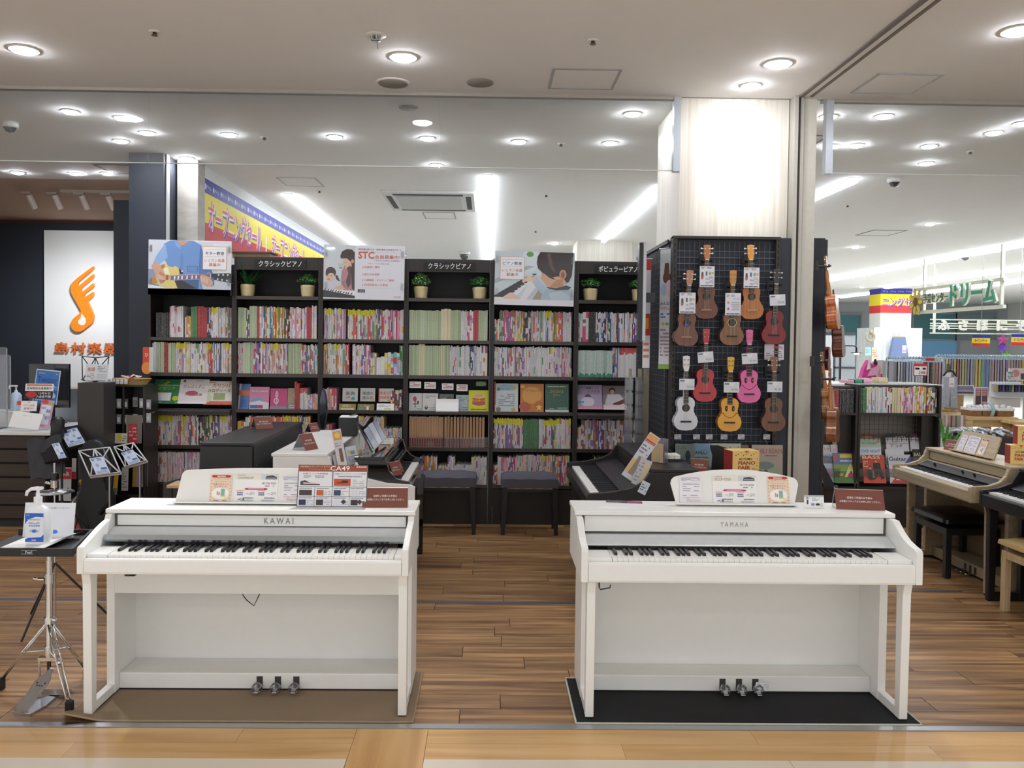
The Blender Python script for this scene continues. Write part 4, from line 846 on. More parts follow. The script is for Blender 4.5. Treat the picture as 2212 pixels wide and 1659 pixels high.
# bay 2
cover('score_book', 'blue and orange music bag leaning on the display row, far left of the second bay', 'book', 522, 831, 886, 30, 7.30, D('#5b79b8', ('R', .1, 0, .3, 1, '#e0e2ea'), ('R', 0, .55, 1, .75, '#d8865a'), ('R', .4, .1, .8, .4, '#3e68b4')), 14, '#4b6aa8', rz=R(-8), zf=Z3)
cover('score_book', 'pink piano score with white waves facing out in the second bay', 'book', 559, 834, 883, 42, 7.30, D('#d98fb0', ('T', 'forte piano', .5, .76, .10, .85, '#f4e4ec'), ('E', .4, .42, .3, .12, '#8aa6cc'), ('P', [(0, .3), (.5, .4), (1, .3), (1, 0), (0, 0)], '#e6dfe6'), ('R', .05, .05, .7, .2, '#3d6bb0'), ('E', .55, .11, .12, .06, '#c93a3e')), 10, '#b06a9a', zf=Z3)
cover('score_book', 'magenta score with a white treble clef facing out in the second bay', 'book', 601, 838, 884, 37, 7.30, D('#c8427e', ('E', .38, .72, .09, .16, '#f0cfe0'), ('E', .38, .72, .045, .11, '#c8427e'), ('E', .36, .42, .15, .14, '#f0cfe0'), ('E', .36, .42, .09, .09, '#c8427e'), ('R', .36, .2, .40, .8, '#f0cfe0'), ('R', 0, 0, 1, .16, '#9a90ac')), 10, '#a8326a', zf=Z3)
cover('score_book', 'gold score with a pale disc facing out in the second bay', 'book', 637, 836, 883, 33, 7.30, D('#a89c7c', ('E', .55, .68, .2, .16, '#c8bd9c'), ('E', .55, .68, .1, .08, '#a89c7c'), ('R', 0, .0, 1, .3, '#8f8f90'), ('L', .1, .05, .9, .25, 2, '#d6d4cc')), 10, '#8c8468', zf=Z3)
# bay 3
cover('score_book', 'music theory primer facing out, left of three under mother and child poster', 'book', 756, 838, 867, 33, 7.30, D('#c9c8c4', ('T', '楽典', .5, .45, .3, .62, '#2c3436'), ('T', '入門', .33, .16, .22, .3, '#4a5456'), ('E', .70, .22, .13, .12, '#3f9a98')), 8, '#b9b8b4')
cover('score_book', 'gilded small reading book standing below the theory primer', 'book', 750, 868, 883, 36, 7.285, D('#9c8f58', ('T', '読譜力', .45, .55, .35, .5, '#efe7c8'), ('R', .1, .1, .9, .4, '#cfc694')), 18, '#8f8450', zf=Z3)
cover('score_book', 'notation reading primer facing out, middle of three under the mother and child poster', 'book', 794, 838, 867, 32, 7.30, D('#c6c5c0', ('T', '楽譜の', .5, .48, .26, .7, '#2c3436'), ('T', '読み方', .5, .14, .26, .7, '#2c3436'), ('E', .85, .2, .08, .08, '#e09a50')), 8, '#b9b8b4')
cover('score_book', 'olive small book with a white figure below the notation primer', 'book', 790, 868, 883, 36, 7.285, D('#8d8250', ('T', 'リズム', .45, .6, .3, .6, '#e6dfc0'), ('R', .1, .15, .4, .5, '#57a0a4'), ('E', .6, .4, .08, .3, '#e8e6da')), 18, '#857a48', zf=Z3)
cover('score_book', 'red and white symbols dictionary facing out, right of three under mother and child poster', 'book', 834, 839, 868, 33, 7.30, D('#cfcac2', ('T', '音楽記号', .5, .52, .26, .85, '#c8504a'), ('T', '用語事典', .5, .2, .26, .85, '#c8504a'), ('E', .72, .08, .12, .08, '#d8a030'), ('R', 0, 0, .06, 1, '#c8504a')), 8, '#c9c4bc')
cover('notice_card', 'bright white notice card below the symbols dictionary', 'card', 832, 868, 885, 37, 7.27, D('#f5f5f3', ('L', .1, .55, .95, .85, 2, '#a7adad'), ('L', .1, .1, .9, .45, 2, '#d2c78f')), 12, '#f5f5f3', zf=Z3, m=PRINT)
# bay 4
for px, c, l in ((897, 'left', 0), (929, 'second', 1), (980, 'third', 2), (998, 'fourth', 3)): pass
def d_kraft(t, w, h): t.R(-w/2, 0, w/2, h, '#eeece8'); lines(t, -w*.4, w*.4, h*.9, h*.2, 3, '#b06a70', .5, int(w*1e5) % 17)
for i, (px, py, ww) in enumerate(((897, 824, 25), (929, 825, 25), (967, 828, 25), (998, 830, 24))):
    cover('price_tag', 'small white tag hanging above display books of fourth bay, %s of four' % ('leftmost', 'second', 'third', 'rightmost')[i], 'tag', px, py, py+14+i % 2, ww, 7.28, d_kraft, 6, '#eeece8', th=.001, m=PRINT)
o = cover('shelf_tag', 'small green oval tag above the yellow book', 'tag', 1039, 824, 834, 22, 7.28, lambda t, w, h: t.E(0, h/2, w*.5, h*.5, '#5a7a4a', 2), 6, '#3c5a38', th=.001, m=PRINT)
cover('score_book', 'white book with a red flower stand facing out, far left of the fourth bay', 'book', 897, 845, 884, 28, 7.30, D('#dadcdb', ('E', .45, .68, .14, .14, '#b8262c'), ('R', .46, .2, .52, .6, '#4a2a26'), ('R', .3, .38, .75, .43, '#4a2a26'), ('E', .7, .5, .08, .08, '#3a3030'), ('L', .3, .02, .95, .2, 2, '#78b8c0')), 8, zf=Z3)
cover('score_book', 'white book with a small woman in its corner facing out in the fourth bay', 'book', 929, 845, 884, 34, 7.30, D('#dcdddb', ('E', .25, .22, .10, .13, '#3a4a5c'), ('E', .25, .3, .06, .08, '#e2bfa8'), ('L', .2, .7, .9, .9, 2, '#9a9fa0'), ('L', .4, .05, .95, .25, 2, '#7fc0b8')), 8, zf=Z3)
cover('score_book', 'grey photo book facing out behind the blank white card', 'book', 964, 846, 884, 31, 7.31, D('#5f625e', ('E', .4, .6, .3, .2, '#8f928c'), ('E', .7, .75, .2, .1, '#43453f')), 8, '#5f625e', zf=Z3)
cover('score_book', 'pale blue grey book facing out left of the yellow book', 'book', 1000, 849, 885, 31, 7.31, D('#b7c6ca', ('L', .1, .6, .9, .9, 3, '#8797a0'), ('L', .1, .05, .9, .3, 2, '#4a8aa0')), 8, '#a9babf', zf=Z3)
cover('notice_card', 'blank bright white card standing in the middle of the fourth bay\'s display row', 'card', 966, 861, 889, 49, 7.26, D('#fbfbfb'), 14, '#fbfbfb', zf=Z3, m=PRINT)
cover('score_book', 'yellow book with a red open book emblem facing out in the fourth bay', 'book', 1034, 840, 887, 44, 7.29, D('#d9dc28', ('P', [(.2, .65), (.5, .6), (.8, .65), (.82, .35), (.5, .28), (.18, .35)], '#c23a2c'), ('T', '学ぶ力を強くする', .5, .46, .12, .58, '#e6d84a'), ('E', .5, .75, .18, .08, '#e8a0a0'), ('L', .1, .05, .9, .18, 1, '#b03a2c')), 8, '#cdd022', zf=Z3)
# bay 5
cover('score_book', 'colourful Christmas songs cover facing out, left of three under girl at piano poster', 'book', 1094, 827, 889, 50, 7.29, D('#cfdadf', ('E', .5, .86, .4, .1, '#8ec0d8'), ('T', 'クリスマスソング', .5, .76, .10, .8, '#c03a3a'), ('E', .15, .8, .08, .06, '#3f8a4a'), ('E', .85, .86, .08, .06, '#d0c03a'), ('L', .15, .2, .85, .66, 7, '#7d8088'), ('E', .15, .1, .1, .08, '#c03a3a'), ('P', [(.05, .05), (.25, .05), (.15, .2)], '#3f8a4a'), ('E', .8, .1, .1, .06, '#d8b070')), 8, zf=Z3)
cover('score_book', 'orange autumn score cover facing out, middle of three under the girl at piano poster', 'book', 1149, 828, 890, 51, 7.29, D('#d07a2c', ('E', .5, .6, .42, .3, '#dfa24a'), ('T', 'オータムソング', .55, .72, .08, .6, '#a83a1e'), ('E', .2, .2, .25, .16, '#b8502a'), ('E', .8, .25, .2, .16, '#c86a20'), ('P', [(.8, .3), (.84, .22), (.95, .22), (.86, .16), (.9, .06), (.8, .12), (.7, .06), (.74, .16), (.66, .22), (.76, .22)], '#efcf5a'), ('E', .1, .9, .1, .05, '#e8b84a')), 8, '#c8702a', zf=Z3)
cover('score_book', 'dark green Christmas score cover facing out, right of three under girl at piano poster', 'book', 1203, 829, 891, 51, 7.29, D('#1d5a44', ('T', 'クリスマス', .5, .68, .10, .55, '#d6c26a'), ('T', 'ピアノ', .5, .58, .07, .3, '#c0b060'), ('L', .1, .88, .9, .94, 1, '#e8e0b0'), ('R', 0, 0, 1, .10, '#cfe0da'), ('L', .05, .12, .95, .2, 2, '#9ac0ae')), 8, '#1d5a44', zf=Z3)
# bay 6
cover('score_book', 'purple white pop piano hits book facing out, left of two in sixth bay', 'book', 1275, 832, 884, 54, 7.28, D('#b9a9c4', ('T', 'ピアノ曲集ヒット', .45, .82, .11, .85, '#2c2638'), ('T', 'ソングス', .65, .68, .11, .5, '#3c2e4c'), ('E', .42, .5, .12, .12, '#5a4a60'), ('E', .4, .3, .28, .2, '#e4dbea'), ('R', .0, .0, 1, .12, '#d8a0b4'), ('R', .02, .25, .25, .33, '#4ab0c8')), 20, '#a899b8')
cover('score_book', 'pink white pop piano book with a player facing out, right of two in sixth bay', 'book', 1329, 834, 885, 52, 7.28, D('#8d8088', ('E', .4, .8, .14, .12, '#3a2c2c'), ('E', .4, .74, .09, .09, '#d8b09c'), ('P', [(.1, .3), (.2, .65), (.7, .66), (.9, .4), (.9, .2), (.1, .2)], '#cfccd2'), ('P', [(.4, .25), (.9, .45), (.95, .3), (.5, .12)], '#6a3a34'), ('R', 0, 0, 1, .2, '#ecd5de')), 20, '#9a8c94')
# kraft filing boxes in the fourth bay: upright sleeves with red labels, behind a clear strip
kx0, kx1 = BX[3]+.03, BX[4]-.03; x = kx0; k = 0
KR = woodmat('kraft_card', '#b08a66', '#bd9672', '#c8a17c', .8, sx=2, sy=30, streak=1, rand=.12, axis='Z')
while x < kx1-.02:
    g = 0 if x < kx0+.26 else .004+.004*rnd.random(); w = .0215
    t = thing('score_sleeve', 'brown card score sleeve with red label, %s from the left in the fourth bay' % ordw(k+1), 'sleeve', (x+w/2, FY+.035, ZS[4]+.001), 0, 'brown score sleeves')
    hh = .268+rnd.uniform(-.004, .004)
    MB().box(-w/2+.0005, w/2-.0005, 0, .2, 0, hh).build('card_sleeve', t, KR)
    MB().box(-w/2+.002, w/2-.002, .004, .19, hh, hh+.004).build('contents', t, PAPER)
    l = MB('#b8444a'); l.R(-w*.48, .006, w*.48, .095, '#d8b8ac', .5); l.R(-w*.27, .012, w*.27, .085, '#b03038'); l.TX('ピース', 0, .03, .012, '#e6cfc8', w=w*.45, L=2); l.build('red_label', t, PRINT)
    x += w+g; k += 1
o = MB().box(kx0-.005, kx1+.005, -.0015, .0, 0, .10).build('clear_strip', None, CLEAR, loc=(0, FY+.030, ZS[4]+.001)); tag(o, 'clear plastic strip across the fronts of the brown sleeves', 'strip')
# category signs
def catsign(px, py, label, txt, wpx=112):
    p = at(px, py, Y=7.25); o = MB('#0f0f11'); w = wpx*7.25/F; o.box(-w/2, w/2, 0, .004, -.035, .035, '#0f0f11'); o.TX(txt, 0, -.026, .052, '#e9e9e6', w=w*.82, bold=.008)
    o = o.build('category_sign', None, PRINT, loc=(p.x, 7.253, p.z)); tag(o, label, 'sign')
catsign(605, 570, 'black sign reading classical piano in Japanese above the second bay', 'クラシックピアノ'); catsign(971, 575, 'black sign reading classical piano in Japanese above the fourth bay', 'クラシックピアノ')
catsign(1335, 581, 'black sign reading popular piano in Japanese above the sixth bay', 'ポピュラーピアノ', 102)
# plants
POT = mat('gold_woven_pot', '#dccb9a', .4, .12, .06, 60)
LEAFD = mat('dark_fern_leaf', '#2c6a36', .6, noise=.25, scale=40); LEAFM = mat('bush_leaf', '#3f7a3c', .6, noise=.3, scale=60); LEAFL = mat('pale_bush_leaf', '#6f9a5c', .6, noise=.3, scale=60)
def plant(px, label, kind, Y=7.33):
    b = at(px, 642, Y=Y); t = thing('potted_plant', label, 'plant', (b.x, Y, ZS[0]+.001), 0, 'potted plants on top shelf')
    g = MB(); prof = [(.045, 0), (.052, .004)]+[(.052+.010*k/9, .004+.10*k/9) for k in range(1, 10)]+[(.058, .110), (.052, .108), (.05, .095)]
    g.lathe(prof, n=24, wob=lambda j, k: (.0035 if (j+k//2) % 2 else -.0025) if 1 < j < 10 else 0); g.build('woven_pot', t, POT)
    MB().lathe([(.05, .09), (.002, .098)], n=16).build('moss', t, LEAFM)
    f = MB(); r = random.Random(int(px))
    if kind == 'fern':
        for i in range(46):
            a = r.uniform(0, 6.28); L = r.uniform(.14, .25); up = r.uniform(.3, 1.0); pts = []; 
            for s in range(6):
                q = s/5; rad = L*q*(1.1-.5*up); pts.append((rad*math.cos(a), rad*math.sin(a)*.7, .095+L*q*up-.22*L*q*q*(1.3-up)))
            for s in range(5):
                p, q = Vector(pts[s]), Vector(pts[s+1]); d = (q-p).normalized(); sd = d.cross(Vector((0, 0, 1))).normalized()*(.014*(1-s/6)); n_ = 3
                for sg in (-1, 1):
                    for u in range(n_):
                        c = p+(q-p)*(u/n_); f.add([tuple(c), tuple(c+(q-p)*(.9/n_)), tuple(c+d*.012+sd*sg*1.6)], [(0, 1, 2)])
        f.build('fronds', t, LEAFD)
    else:
        sp = .075 if kind == 'bush' else .07
        for i in range(420):
            a = r.uniform(0, 6.28); e = r.uniform(-.25, 1.55); rad = sp*r.uniform(.35, 1.15)*(1.25 if kind == 'flat' else 1)
            c = Vector((rad*math.cos(a)*math.cos(e), rad*math.sin(a)*math.cos(e), .145+(.075 if kind != 'flat' else .05)*math.sin(e)*r.uniform(.6, 1.15))); s = r.uniform(.006, .013)
            u = Vector((r.uniform(-1, 1), r.uniform(-1, 1), r.uniform(-1, 1))).normalized()*s; v = u.orthogonal().normalized()*s*.6
            f.add([tuple(c-u), tuple(c+v), tuple(c+u), tuple(c-v)], [(0, 1, 2, 3)])
        for i in range(14):
            a = r.uniform(0, 6.28); f.tube([(0, 0, .09), (sp*.5*math.cos(a), sp*.5*math.sin(a), .16)], .0015, 4)
        f.build('leaves', t, LEAFL if kind == 'bush' else LEAFM)
    stuff([c for c in t.children if c.name.startswith(('fronds', 'leaves'))][0])
plant(535, 'dark fern in a gold woven pot on the top shelf, beside the guitar poster', 'fern'); plant(665, 'bushy plant in gold woven pot on the second bay\'s top shelf, right side', 'flat')
plant(909, 'pale flowering bush in a gold woven pot, left side of fourth bay', 'bush'); plant(1036, 'small dark bush in gold woven pot, right side of fourth bay', 'flat')
plant(1275, 'dark feathery plant in a gold woven pot under the popular piano sign', 'flat'); plant(1380, 'plant in gold woven pot mostly hidden behind the monitor', 'flat')
# ---- posters on clear boards
def poster(name, label, corners, draw, rot):
    """corners: tl, tr, bl in pixels on plane Y=7.20"""
    tl, tr, bl = [at(*c, Y=7.20) for c in corners]; w = (tr-tl).length; h = (tl-bl).length
    t = thing(name, label, 'poster', (bl.x+w/2, 7.20, bl.z), 0)
    c = MB('#e9eaf0'); c.box(-w/2, w/2, 0, .005, 0, h, '#e9eaf0'); draw(c, w, h); c.build('printed_board', t, PRINTG)
    for sx in (-1, 1):
        for z in (.25, .85): MB().cyl((sx*(w/2-.002), .004, h*z), (sx*(w/2+.022), .030, h*z-.003), .006, .003, 8).box(sx*(w/2-.02)-.012, sx*(w/2-.02)+.012, -.0045, -.0032, h*z-.03, h*z+.03).build('clip', t, CLEAR)
    t.rotation_euler = (0, rot, 0); return t
def U(pts, w, h, sw, sh): return [((p[0]/sw-.5)*w, (1-p[1]/sh)*h) for p in pts]
def logo_small(t, w, h, x):
    t.TX('島村楽器', x+.012, h*.025, .014, '#c8754a', w=.055); t.P([(x-.028, h*.02), (x-.024, h*.02), (x-.022, h*.06), (x-.02, h*.085), (x-.028, h*.065), (x-.026, h*.045)], '#c8602c', 2)
def callout(t, w, h, x0, x1, z0, z1, top):
    t.R(x0, z0, x1, z1, '#d9a070', 6); t.R(x0+.004, z0+.004, x1-.004, z1-.004, '#edeef2', 6.5); c = (x0+x1)/2; d = x1-x0; q = z1-z0
    t.R(c-d*.42, z0+q*.86, c+d*.42, z0+q*.875, '#c9bfba', 7); t.R(c-d*.42, z0+q*.56, c+d*.42, z0+q*.575, '#c9bfba', 7)
    t.TX(top, c, z0+q*.63, q*.15, '#27272c', 7.5, w=d*.78, bold=.02); t.TX('レッスン会員', c, z0+q*.33, q*.15, '#cc6a3a', 7.5, w=d*.84, bold=.02); t.TX('募集中', c, z0+q*.14, q*.15, '#cc6a3a', 7.5, w=d*.48, bold=.02)
def draw_guitar(t, w, h):
    u = lambda *p: U(p, w, h, 1800, 1210)   # poster-local photo units (top-left origin)
    t.P(u((0, 0), (1800, 30), (1800, 1090), (0, 1060)), '#cfd6e0', 1); t.P(u((0, 650), (500, 640), (200, 1060), (0, 1060)), '#8e9ab8', 1.2); t.P(u((1400, 60), (1800, 40), (1800, 700), (1500, 700)), '#dfe2e8', 1.2)
    sh, sd = '#6f97cf', '#4a72a8'
    t.P(u((330, 90), (450, 20), (620, 0), (980, 10), (1150, 100), (1170, 420), (1100, 760), (1200, 1080), (560, 1080), (500, 700), (300, 350)), sh, 1.5)
    t.P(u((360, 80), (180, 330), (70, 600), (90, 640), (270, 520), (420, 380)), '#8fb2e0', 2); t.P(u((1120, 100), (1180, 250), (1400, 700), (1420, 960), (1180, 900), (1090, 700)), '#4f78b8', 2)
    t.P(u((700, 300), (760, 300), (740, 800), (690, 800)), '#628bc6', 2.2); t.P(u((840, 560), (1080, 560), (1070, 700), (850, 700)), sd, 2.2); t.P(u((860, 575), (1062, 575), (1055, 685), (865, 685)), '#6790cb', 2.4)
    t.P(u((600, 10), (700, 110), (790, 100), (880, 15)), '#c99c7c', 2.6); t.P(u((560, 0), (700, 120), (690, 200), (590, 120)), '#86a8dc', 2.8); t.P(u((900, 0), (760, 110), (800, 210), (920, 80)), '#7698cc', 2.8)
    t.P(u((560, 880), (760, 860), (1100, 830), (1090, 1060), (640, 1080)), '#3e6290', 2.5)
    # guitar body, neck, head
    t.P(u((270, 560), (360, 520), (440, 580), (520, 600), (590, 570), (660, 620), (680, 740), (560, 860), (640, 1060), (440, 1070), (200, 980), (60, 960), (60, 850), (150, 800), (260, 740)), '#e2cf7c', 3)
    t.P(u((60, 850), (150, 800), (210, 960), (40, 980)), '#c08a3c', 3.3); t.P(u((270, 560), (350, 530), (370, 640), (270, 650)), '#b98544', 3.3); t.P(u((590, 900), (720, 870), (1060, 1060), (560, 1070), (500, 980)), '#241f20', 2.9)
    t.P(u((330, 620), (420, 600), (470, 760), (360, 760)), '#f4eec8', 3.4); t.P(u((660, 620), (740, 680), (760, 740), (680, 740)), '#1d1b1e', 3.2); t.E(*u((735, 680))[0], w*.012, w*.012, '#d9d4cc', 3.6)
    t.P(u((440, 780), (1360, 720), (1360, 850), (480, 890)), '#c9a4a8', 4); t.P(u((490, 790), (1360, 730), (1360, 840), (490, 880)), '#75698a', 4.2)
    for i, x in enumerate((560, 640, 720, 830, 940, 1030)):
        t.P(u((x, 795-i*6), (x+34, 792-i*6), (x+26, 868-i*6), (x-6, 872-i*6)), '#e4e6ee', 4.4)
    t.P(u((330, 780), (440, 770), (440, 880), (350, 890)), '#a45a38', 4.4); t.P(u((1360, 720), (1760, 700), (1800, 720), (1800, 920), (1480, 860), (1360, 850)), '#20242c', 4.4); t.P(u((1350, 720), (1364, 720), (1364, 850), (1350, 850)), '#e6e6e6', 4.8)
    for x, z in ((1530, 745), (1630, 740), (1730, 740), (1510, 840), (1605, 852), (1710, 866)): t.E(*u((x, z))[0], w*.011, w*.012, '#d5d8d8', 5)
    sk, sk2 = '#d2a48c', '#be8670'
    t.P(u((70, 560), (180, 480), (260, 560), (340, 720), (390, 780), (380, 900), (260, 950), (170, 820), (120, 680)), sk, 5); t.P(u((260, 700), (370, 770), (360, 800), (230, 760)), sk2, 5.2)
    t.P(u((200, 740), (370, 860), (350, 900), (200, 860)), '#dcb09a', 5.2); t.P(u((240, 880), (360, 890), (340, 940), (260, 960)), sk2, 5.2)
    t.P(u((1120, 790), (1160, 750), (1240, 760), (1330, 800), (1410, 900), (1400, 1000), (1280, 1010), (1150, 940)), sk, 5); 
    for k in range(3): t.P(u((1130+k*60, 780+k*22), (1165+k*60, 775+k*22), (1200+k*55, 900+k*18), (1160+k*55, 905+k*18)), '#e0b8a2', 5.3)
    t.P(u((1280, 700), (1330, 680), (1340, 730), (1290, 730)), sk2, 5.3); t.P(u((1330, 830), (1420, 800), (1440, 960), (1390, 1010), (1340, 1000)), '#4b73ac', 4.9)
    t.P(u((0, 980), (300, 1040), (500, 1080), (0, 1080)), '#e6e8ee', 4.5); t.R(-w/2, 0, w/2, h*.115, '#e9eaf0', 5.5); t.P(u((1260, 1000), (1800, 900), (1800, 1090), (1200, 1090)), '#c9cfda', 4)
    t.R(-w/2, 0, w/2, h*.115, '#e9eaf0', 5.5); logo_small(t, w, h, 0)
    callout(t, w, h, w*.155, w*.445, h*.475, h*.90, 'ギター教室')
def draw_stc(t, w, h):
    u = lambda *p: U(p, w, h, 1950, 1340)
    t.P(u((0, 0), (760, 10), (760, 1300), (0, 1300)), '#cfd8dc', 1); t.P(u((0, 300), (80, 300), (70, 600), (0, 600)), '#d9cfd4', 1.3); t.P(u((350, 460), (470, 460), (460, 560), (350, 560)), '#b8ccc9', 1.3); t.R(-w*.31, h*.565, -w*.27, h*.585, '#84807e', 1.4)
    hair, h2, sk = '#40302f', '#5a4340', '#dcb79c'
    t.P(u((520, 480), (600, 440), (740, 480), (750, 1200), (540, 1180), (440, 1060), (420, 880), (440, 640)), '#b8868c', 2); t.P(u((440, 900), (520, 880), (560, 1040), (470, 1080)), '#a87880', 2.2)
    t.P(u((400, 270), (440, 160), (560, 95), (680, 110), (745, 180), (750, 1120), (690, 1080), (660, 700), (600, 480), (480, 340), (410, 330)), hair, 2.4)
    t.P(u((470, 320), (560, 330), (660, 420), (680, 520), (600, 600), (520, 560), (470, 470), (460, 400)), sk, 2.6); t.P(u((460, 300), (480, 200), (640, 170), (700, 300), (640, 400), (570, 330), (480, 330)), hair, 2.8); t.E(*u((695, 400))[0], w*.018, w*.024, '#cfa086', 3)
    t.P(u((560, 560), (650, 500), (660, 960), (590, 1060), (540, 900), (600, 700)), h2, 3); t.E(*u((505, 530))[0], w*.014, w*.006, '#b5746c', 3.2); t.R(*u((500, 440))[0], *u((545, 432))[0], '#5a4038', 3.2)
    t.E(*u((175, 680))[0], w*.064, w*.066, hair, 2.4, 18); t.P(u((290, 740), (340, 760), (400, 900), (340, 880), (300, 830)), hair, 2.4); t.E(*u((160, 780))[0], w*.054, w*.066, '#e3bfa6', 2.7, 18)
    t.P(u((50, 700), (100, 600), (200, 570), (290, 640), (280, 780), (230, 700), (150, 700), (60, 780)), hair, 3); t.E(*u((125, 850))[0], w*.018, w*.007, '#b5645c', 3.2); 
    for x in (105, 190): t.E(*u((x, 770))[0], w*.008, w*.005, '#4a332e', 3.2)
    t.P(u((60, 900), (200, 930), (310, 880), (400, 960), (440, 1120), (30, 1120), (20, 960)), '#d4d0e0', 2.5); t.P(u((270, 1060), (440, 980), (520, 1080), (420, 1120), (280, 1110)), sk, 3.2)
    t.P(u((0, 1090), (760, 1130), (760, 1260), (0, 1120)), '#eef0f2', 3.4); t.P(u((0, 1120), (760, 1250), (760, 1310), (0, 1300)), '#20262c', 3.5)
    for i in range(11): x = 20+i*62+(12 if i % 3 else 0); t.P(u((x, 1125+x*.15), (x+30, 1128+x*.15), (x+55, 1085+x*.15), (x+30, 1080+x*.15)), '#20262c', 3.6)
    t.P(u((760, 0), (1950, 0), (1950, 1340), (760, 1340)), '#e6e6f0', 4); o = '#cf6038'
    X = lambda v: (v/1950-.5)*w; Z = lambda v: (1-v/1340)*h
    t.TX('音楽指導に携わる方・音楽を専攻する学生をサポート', X(830), Z(120), h*.034, '#3a3a46', 5, 'l', w=w*.53, bold=.02); t.TX('STC', X(830), Z(330), h*.135, o, 5, 'l', w=w*.20, bold=.03)
    t.TX('シマムラティーチャーズサークル', X(1230), Z(185), h*.024, '#d08a6c', 5, 'l', w=w*.30); t.TX('会員募集中!', X(1230), Z(330), h*.075, o, 5, 'l', w=w*.31, bold=.02); t.TX('入会金 ¥1,100(税込) 年会費無料', X(1215), Z(392), h*.032, '#4a4a55', 5, 'l', w=w*.315)
    t.TX('サポート・サービス内容のご案内', X(1330), Z(465), h*.024, '#55555f', 5, w=w*.26)
    for tx, z, ww in (('会員様ご優待', 560, .19), ('紹介お礼制度', 740, .19), ('公開講座・セミナーご優待', 880, .37), ('合同発表会への参加', 1000, .29)):
        t.R(X(945), Z(z+6), X(956), Z(z-50), o, 5); t.TX(tx, X(980), Z(z), h*.042, o, 5, 'l', w=w*ww, bold=.02)
    lines(t, X(990), X(1600), Z(600), Z(665), 2, '#7d7d88', .35, 3); t.R(X(830), Z(1165), X(1005), Z(1090), '#2c3040', 5); t.TX('入会条件', X(917), Z(1145), h*.024, '#e8e8ee', 6, w=w*.07)
    lines(t, X(1030), X(1820), Z(1090), Z(1165), 2, '#5c5c68', .5, 9, .1); lines(t, X(830), X(1500), Z(1245), Z(1270), 1, '#8a8a94', .5, 5, .2); t.R(X(920), Z(1052), X(1750), Z(1049), '#b8b8c2', 5)
    t.TX('島村楽器', X(1790), Z(1280), .013, '#c8754a', 5, w=.055)
def draw_girl(t, w, h):
    u = lambda *p: U(p, w, h, 1930, 1250)
    t.P(u((0, 0), (1930, 0), (1930, 1130), (0, 1130)), '#c4d2d8', 1); t.P(u((700, 0), (1500, 0), (1300, 500), (500, 700)), '#d6dfe4', 1.2); t.E(*u((845, 60))[0], w*.045, h*.05, '#5f9a52', 1.5)
    t.P(u((0, 660), (800, 320), (960, 340), (0, 760)), '#a9b7bc', 1.4); t.P(u((0, 760), (1000, 430), (1080, 560), (620, 1130), (0, 1130)), '#c9d9dc', 1.5)
    t.P(u((620, 1120), (900, 600), (1080, 640), (1180, 800), (1100, 1130)), '#e2e5ec', 2); t.P(u((900, 1130), (1130, 780), (1180, 830), (1150, 1130)), '#a59a88', 2.2); t.P(u((760, 1130), (1000, 820), (1080, 850), (880, 1130)), '#c2c9cc', 2.2)
    t.P(u((0, 1090), (620, 700), (900, 580), (860, 700), (520, 1060), (440, 1130), (0, 1130)), '#e6e8ec', 2.3)
    for i in range(9):
        x = i*88; z = 1000-i*52; t.P(u((x-10, z+40), (x+60, z), (x+330-i*12, z+20-i*4), (x+350-i*12, z+50-i*5), (x+300-i*12, z+75-i*5), (x-10, z+70)), '#26222a', 2.6+i*.02)
    t.P(u((900, 530), (960, 500), (1020, 520), (960, 550)), '#26323e', 2.8)
    sk, s2 = '#d8a888', '#e8c8ac'
    t.P(u((220, 1060), (380, 960), (480, 980), (620, 1080), (640, 1130), (300, 1130), (230, 1100)), s2, 3.2); t.P(u((660, 690), (720, 620), (830, 570), (960, 590), (1000, 660), (920, 690), (740, 700), (700, 730)), s2, 3.2)
    t.P(u((920, 600), (1010, 570), (1200, 800), (1280, 900), (1160, 980), (1000, 820), (930, 720)), '#b4c4d8', 3); t.P(u((1160, 970), (1250, 860), (1500, 830), (1760, 860), (1930, 1000), (1930, 1130), (1120, 1130)), '#a9bccb', 3.1); t.P(u((1300, 960), (1600, 900), (1820, 1000), (1850, 1130), (1400, 1130)), '#bccbd8', 3.2)
    t.P(u((1130, 450), (1250, 520), (1500, 560), (1720, 500), (1740, 700), (1640, 800), (1400, 830), (1280, 800), (1200, 690), (1110, 600), (1130, 560)), sk, 3.5); t.P(u((1500, 640), (1660, 620), (1650, 780), (1500, 810), (1330, 810)), '#c08a68', 3.6)
    t.P(u((1010, 250), (1030, 100), (1090, 0), (1900, 0), (1870, 520), (1800, 680), (1740, 700), (1650, 560), (1500, 560), (1330, 600), (1230, 520), (1130, 460), (1040, 380)), '#2c2224', 3.8)
    t.P(u((1250, 40), (1330, 20), (1400, 300), (1480, 470), (1400, 440), (1300, 280)), '#5a4440', 4); t.E(*u((1650, 510))[0], w*.046, h*.09, '#c08a68', 4.2); t.E(*u((1650, 520))[0], w*.022, h*.055, '#8a5a48', 4.4)
    t.P(u((1250, 500), (1500, 640), (1330, 600)), '#4a2e28', 4.2); t.P(u((1160, 470), (1210, 490), (1200, 500), (1150, 485)), '#4a342e', 4.2)
    t.P(u((1240, 810), (1500, 830), (1740, 760), (1860, 800), (1800, 860), (1500, 880), (1330, 850)), '#3f4048', 4.4); t.R(-w/2, 0, w/2, h*.11, '#e6e8f0', 5.5); logo_small(t, w, h, 0)
    callout(t, w, h, -w*.435, -w*.13, h*.475, h*.90, 'ピアノ教室')
poster('poster', 'poster of a blue shirted guitar player clipped before the leftmost bookcase bay', ((320, 518), (499, 523), (320, 637)), draw_guitar, R(.6))
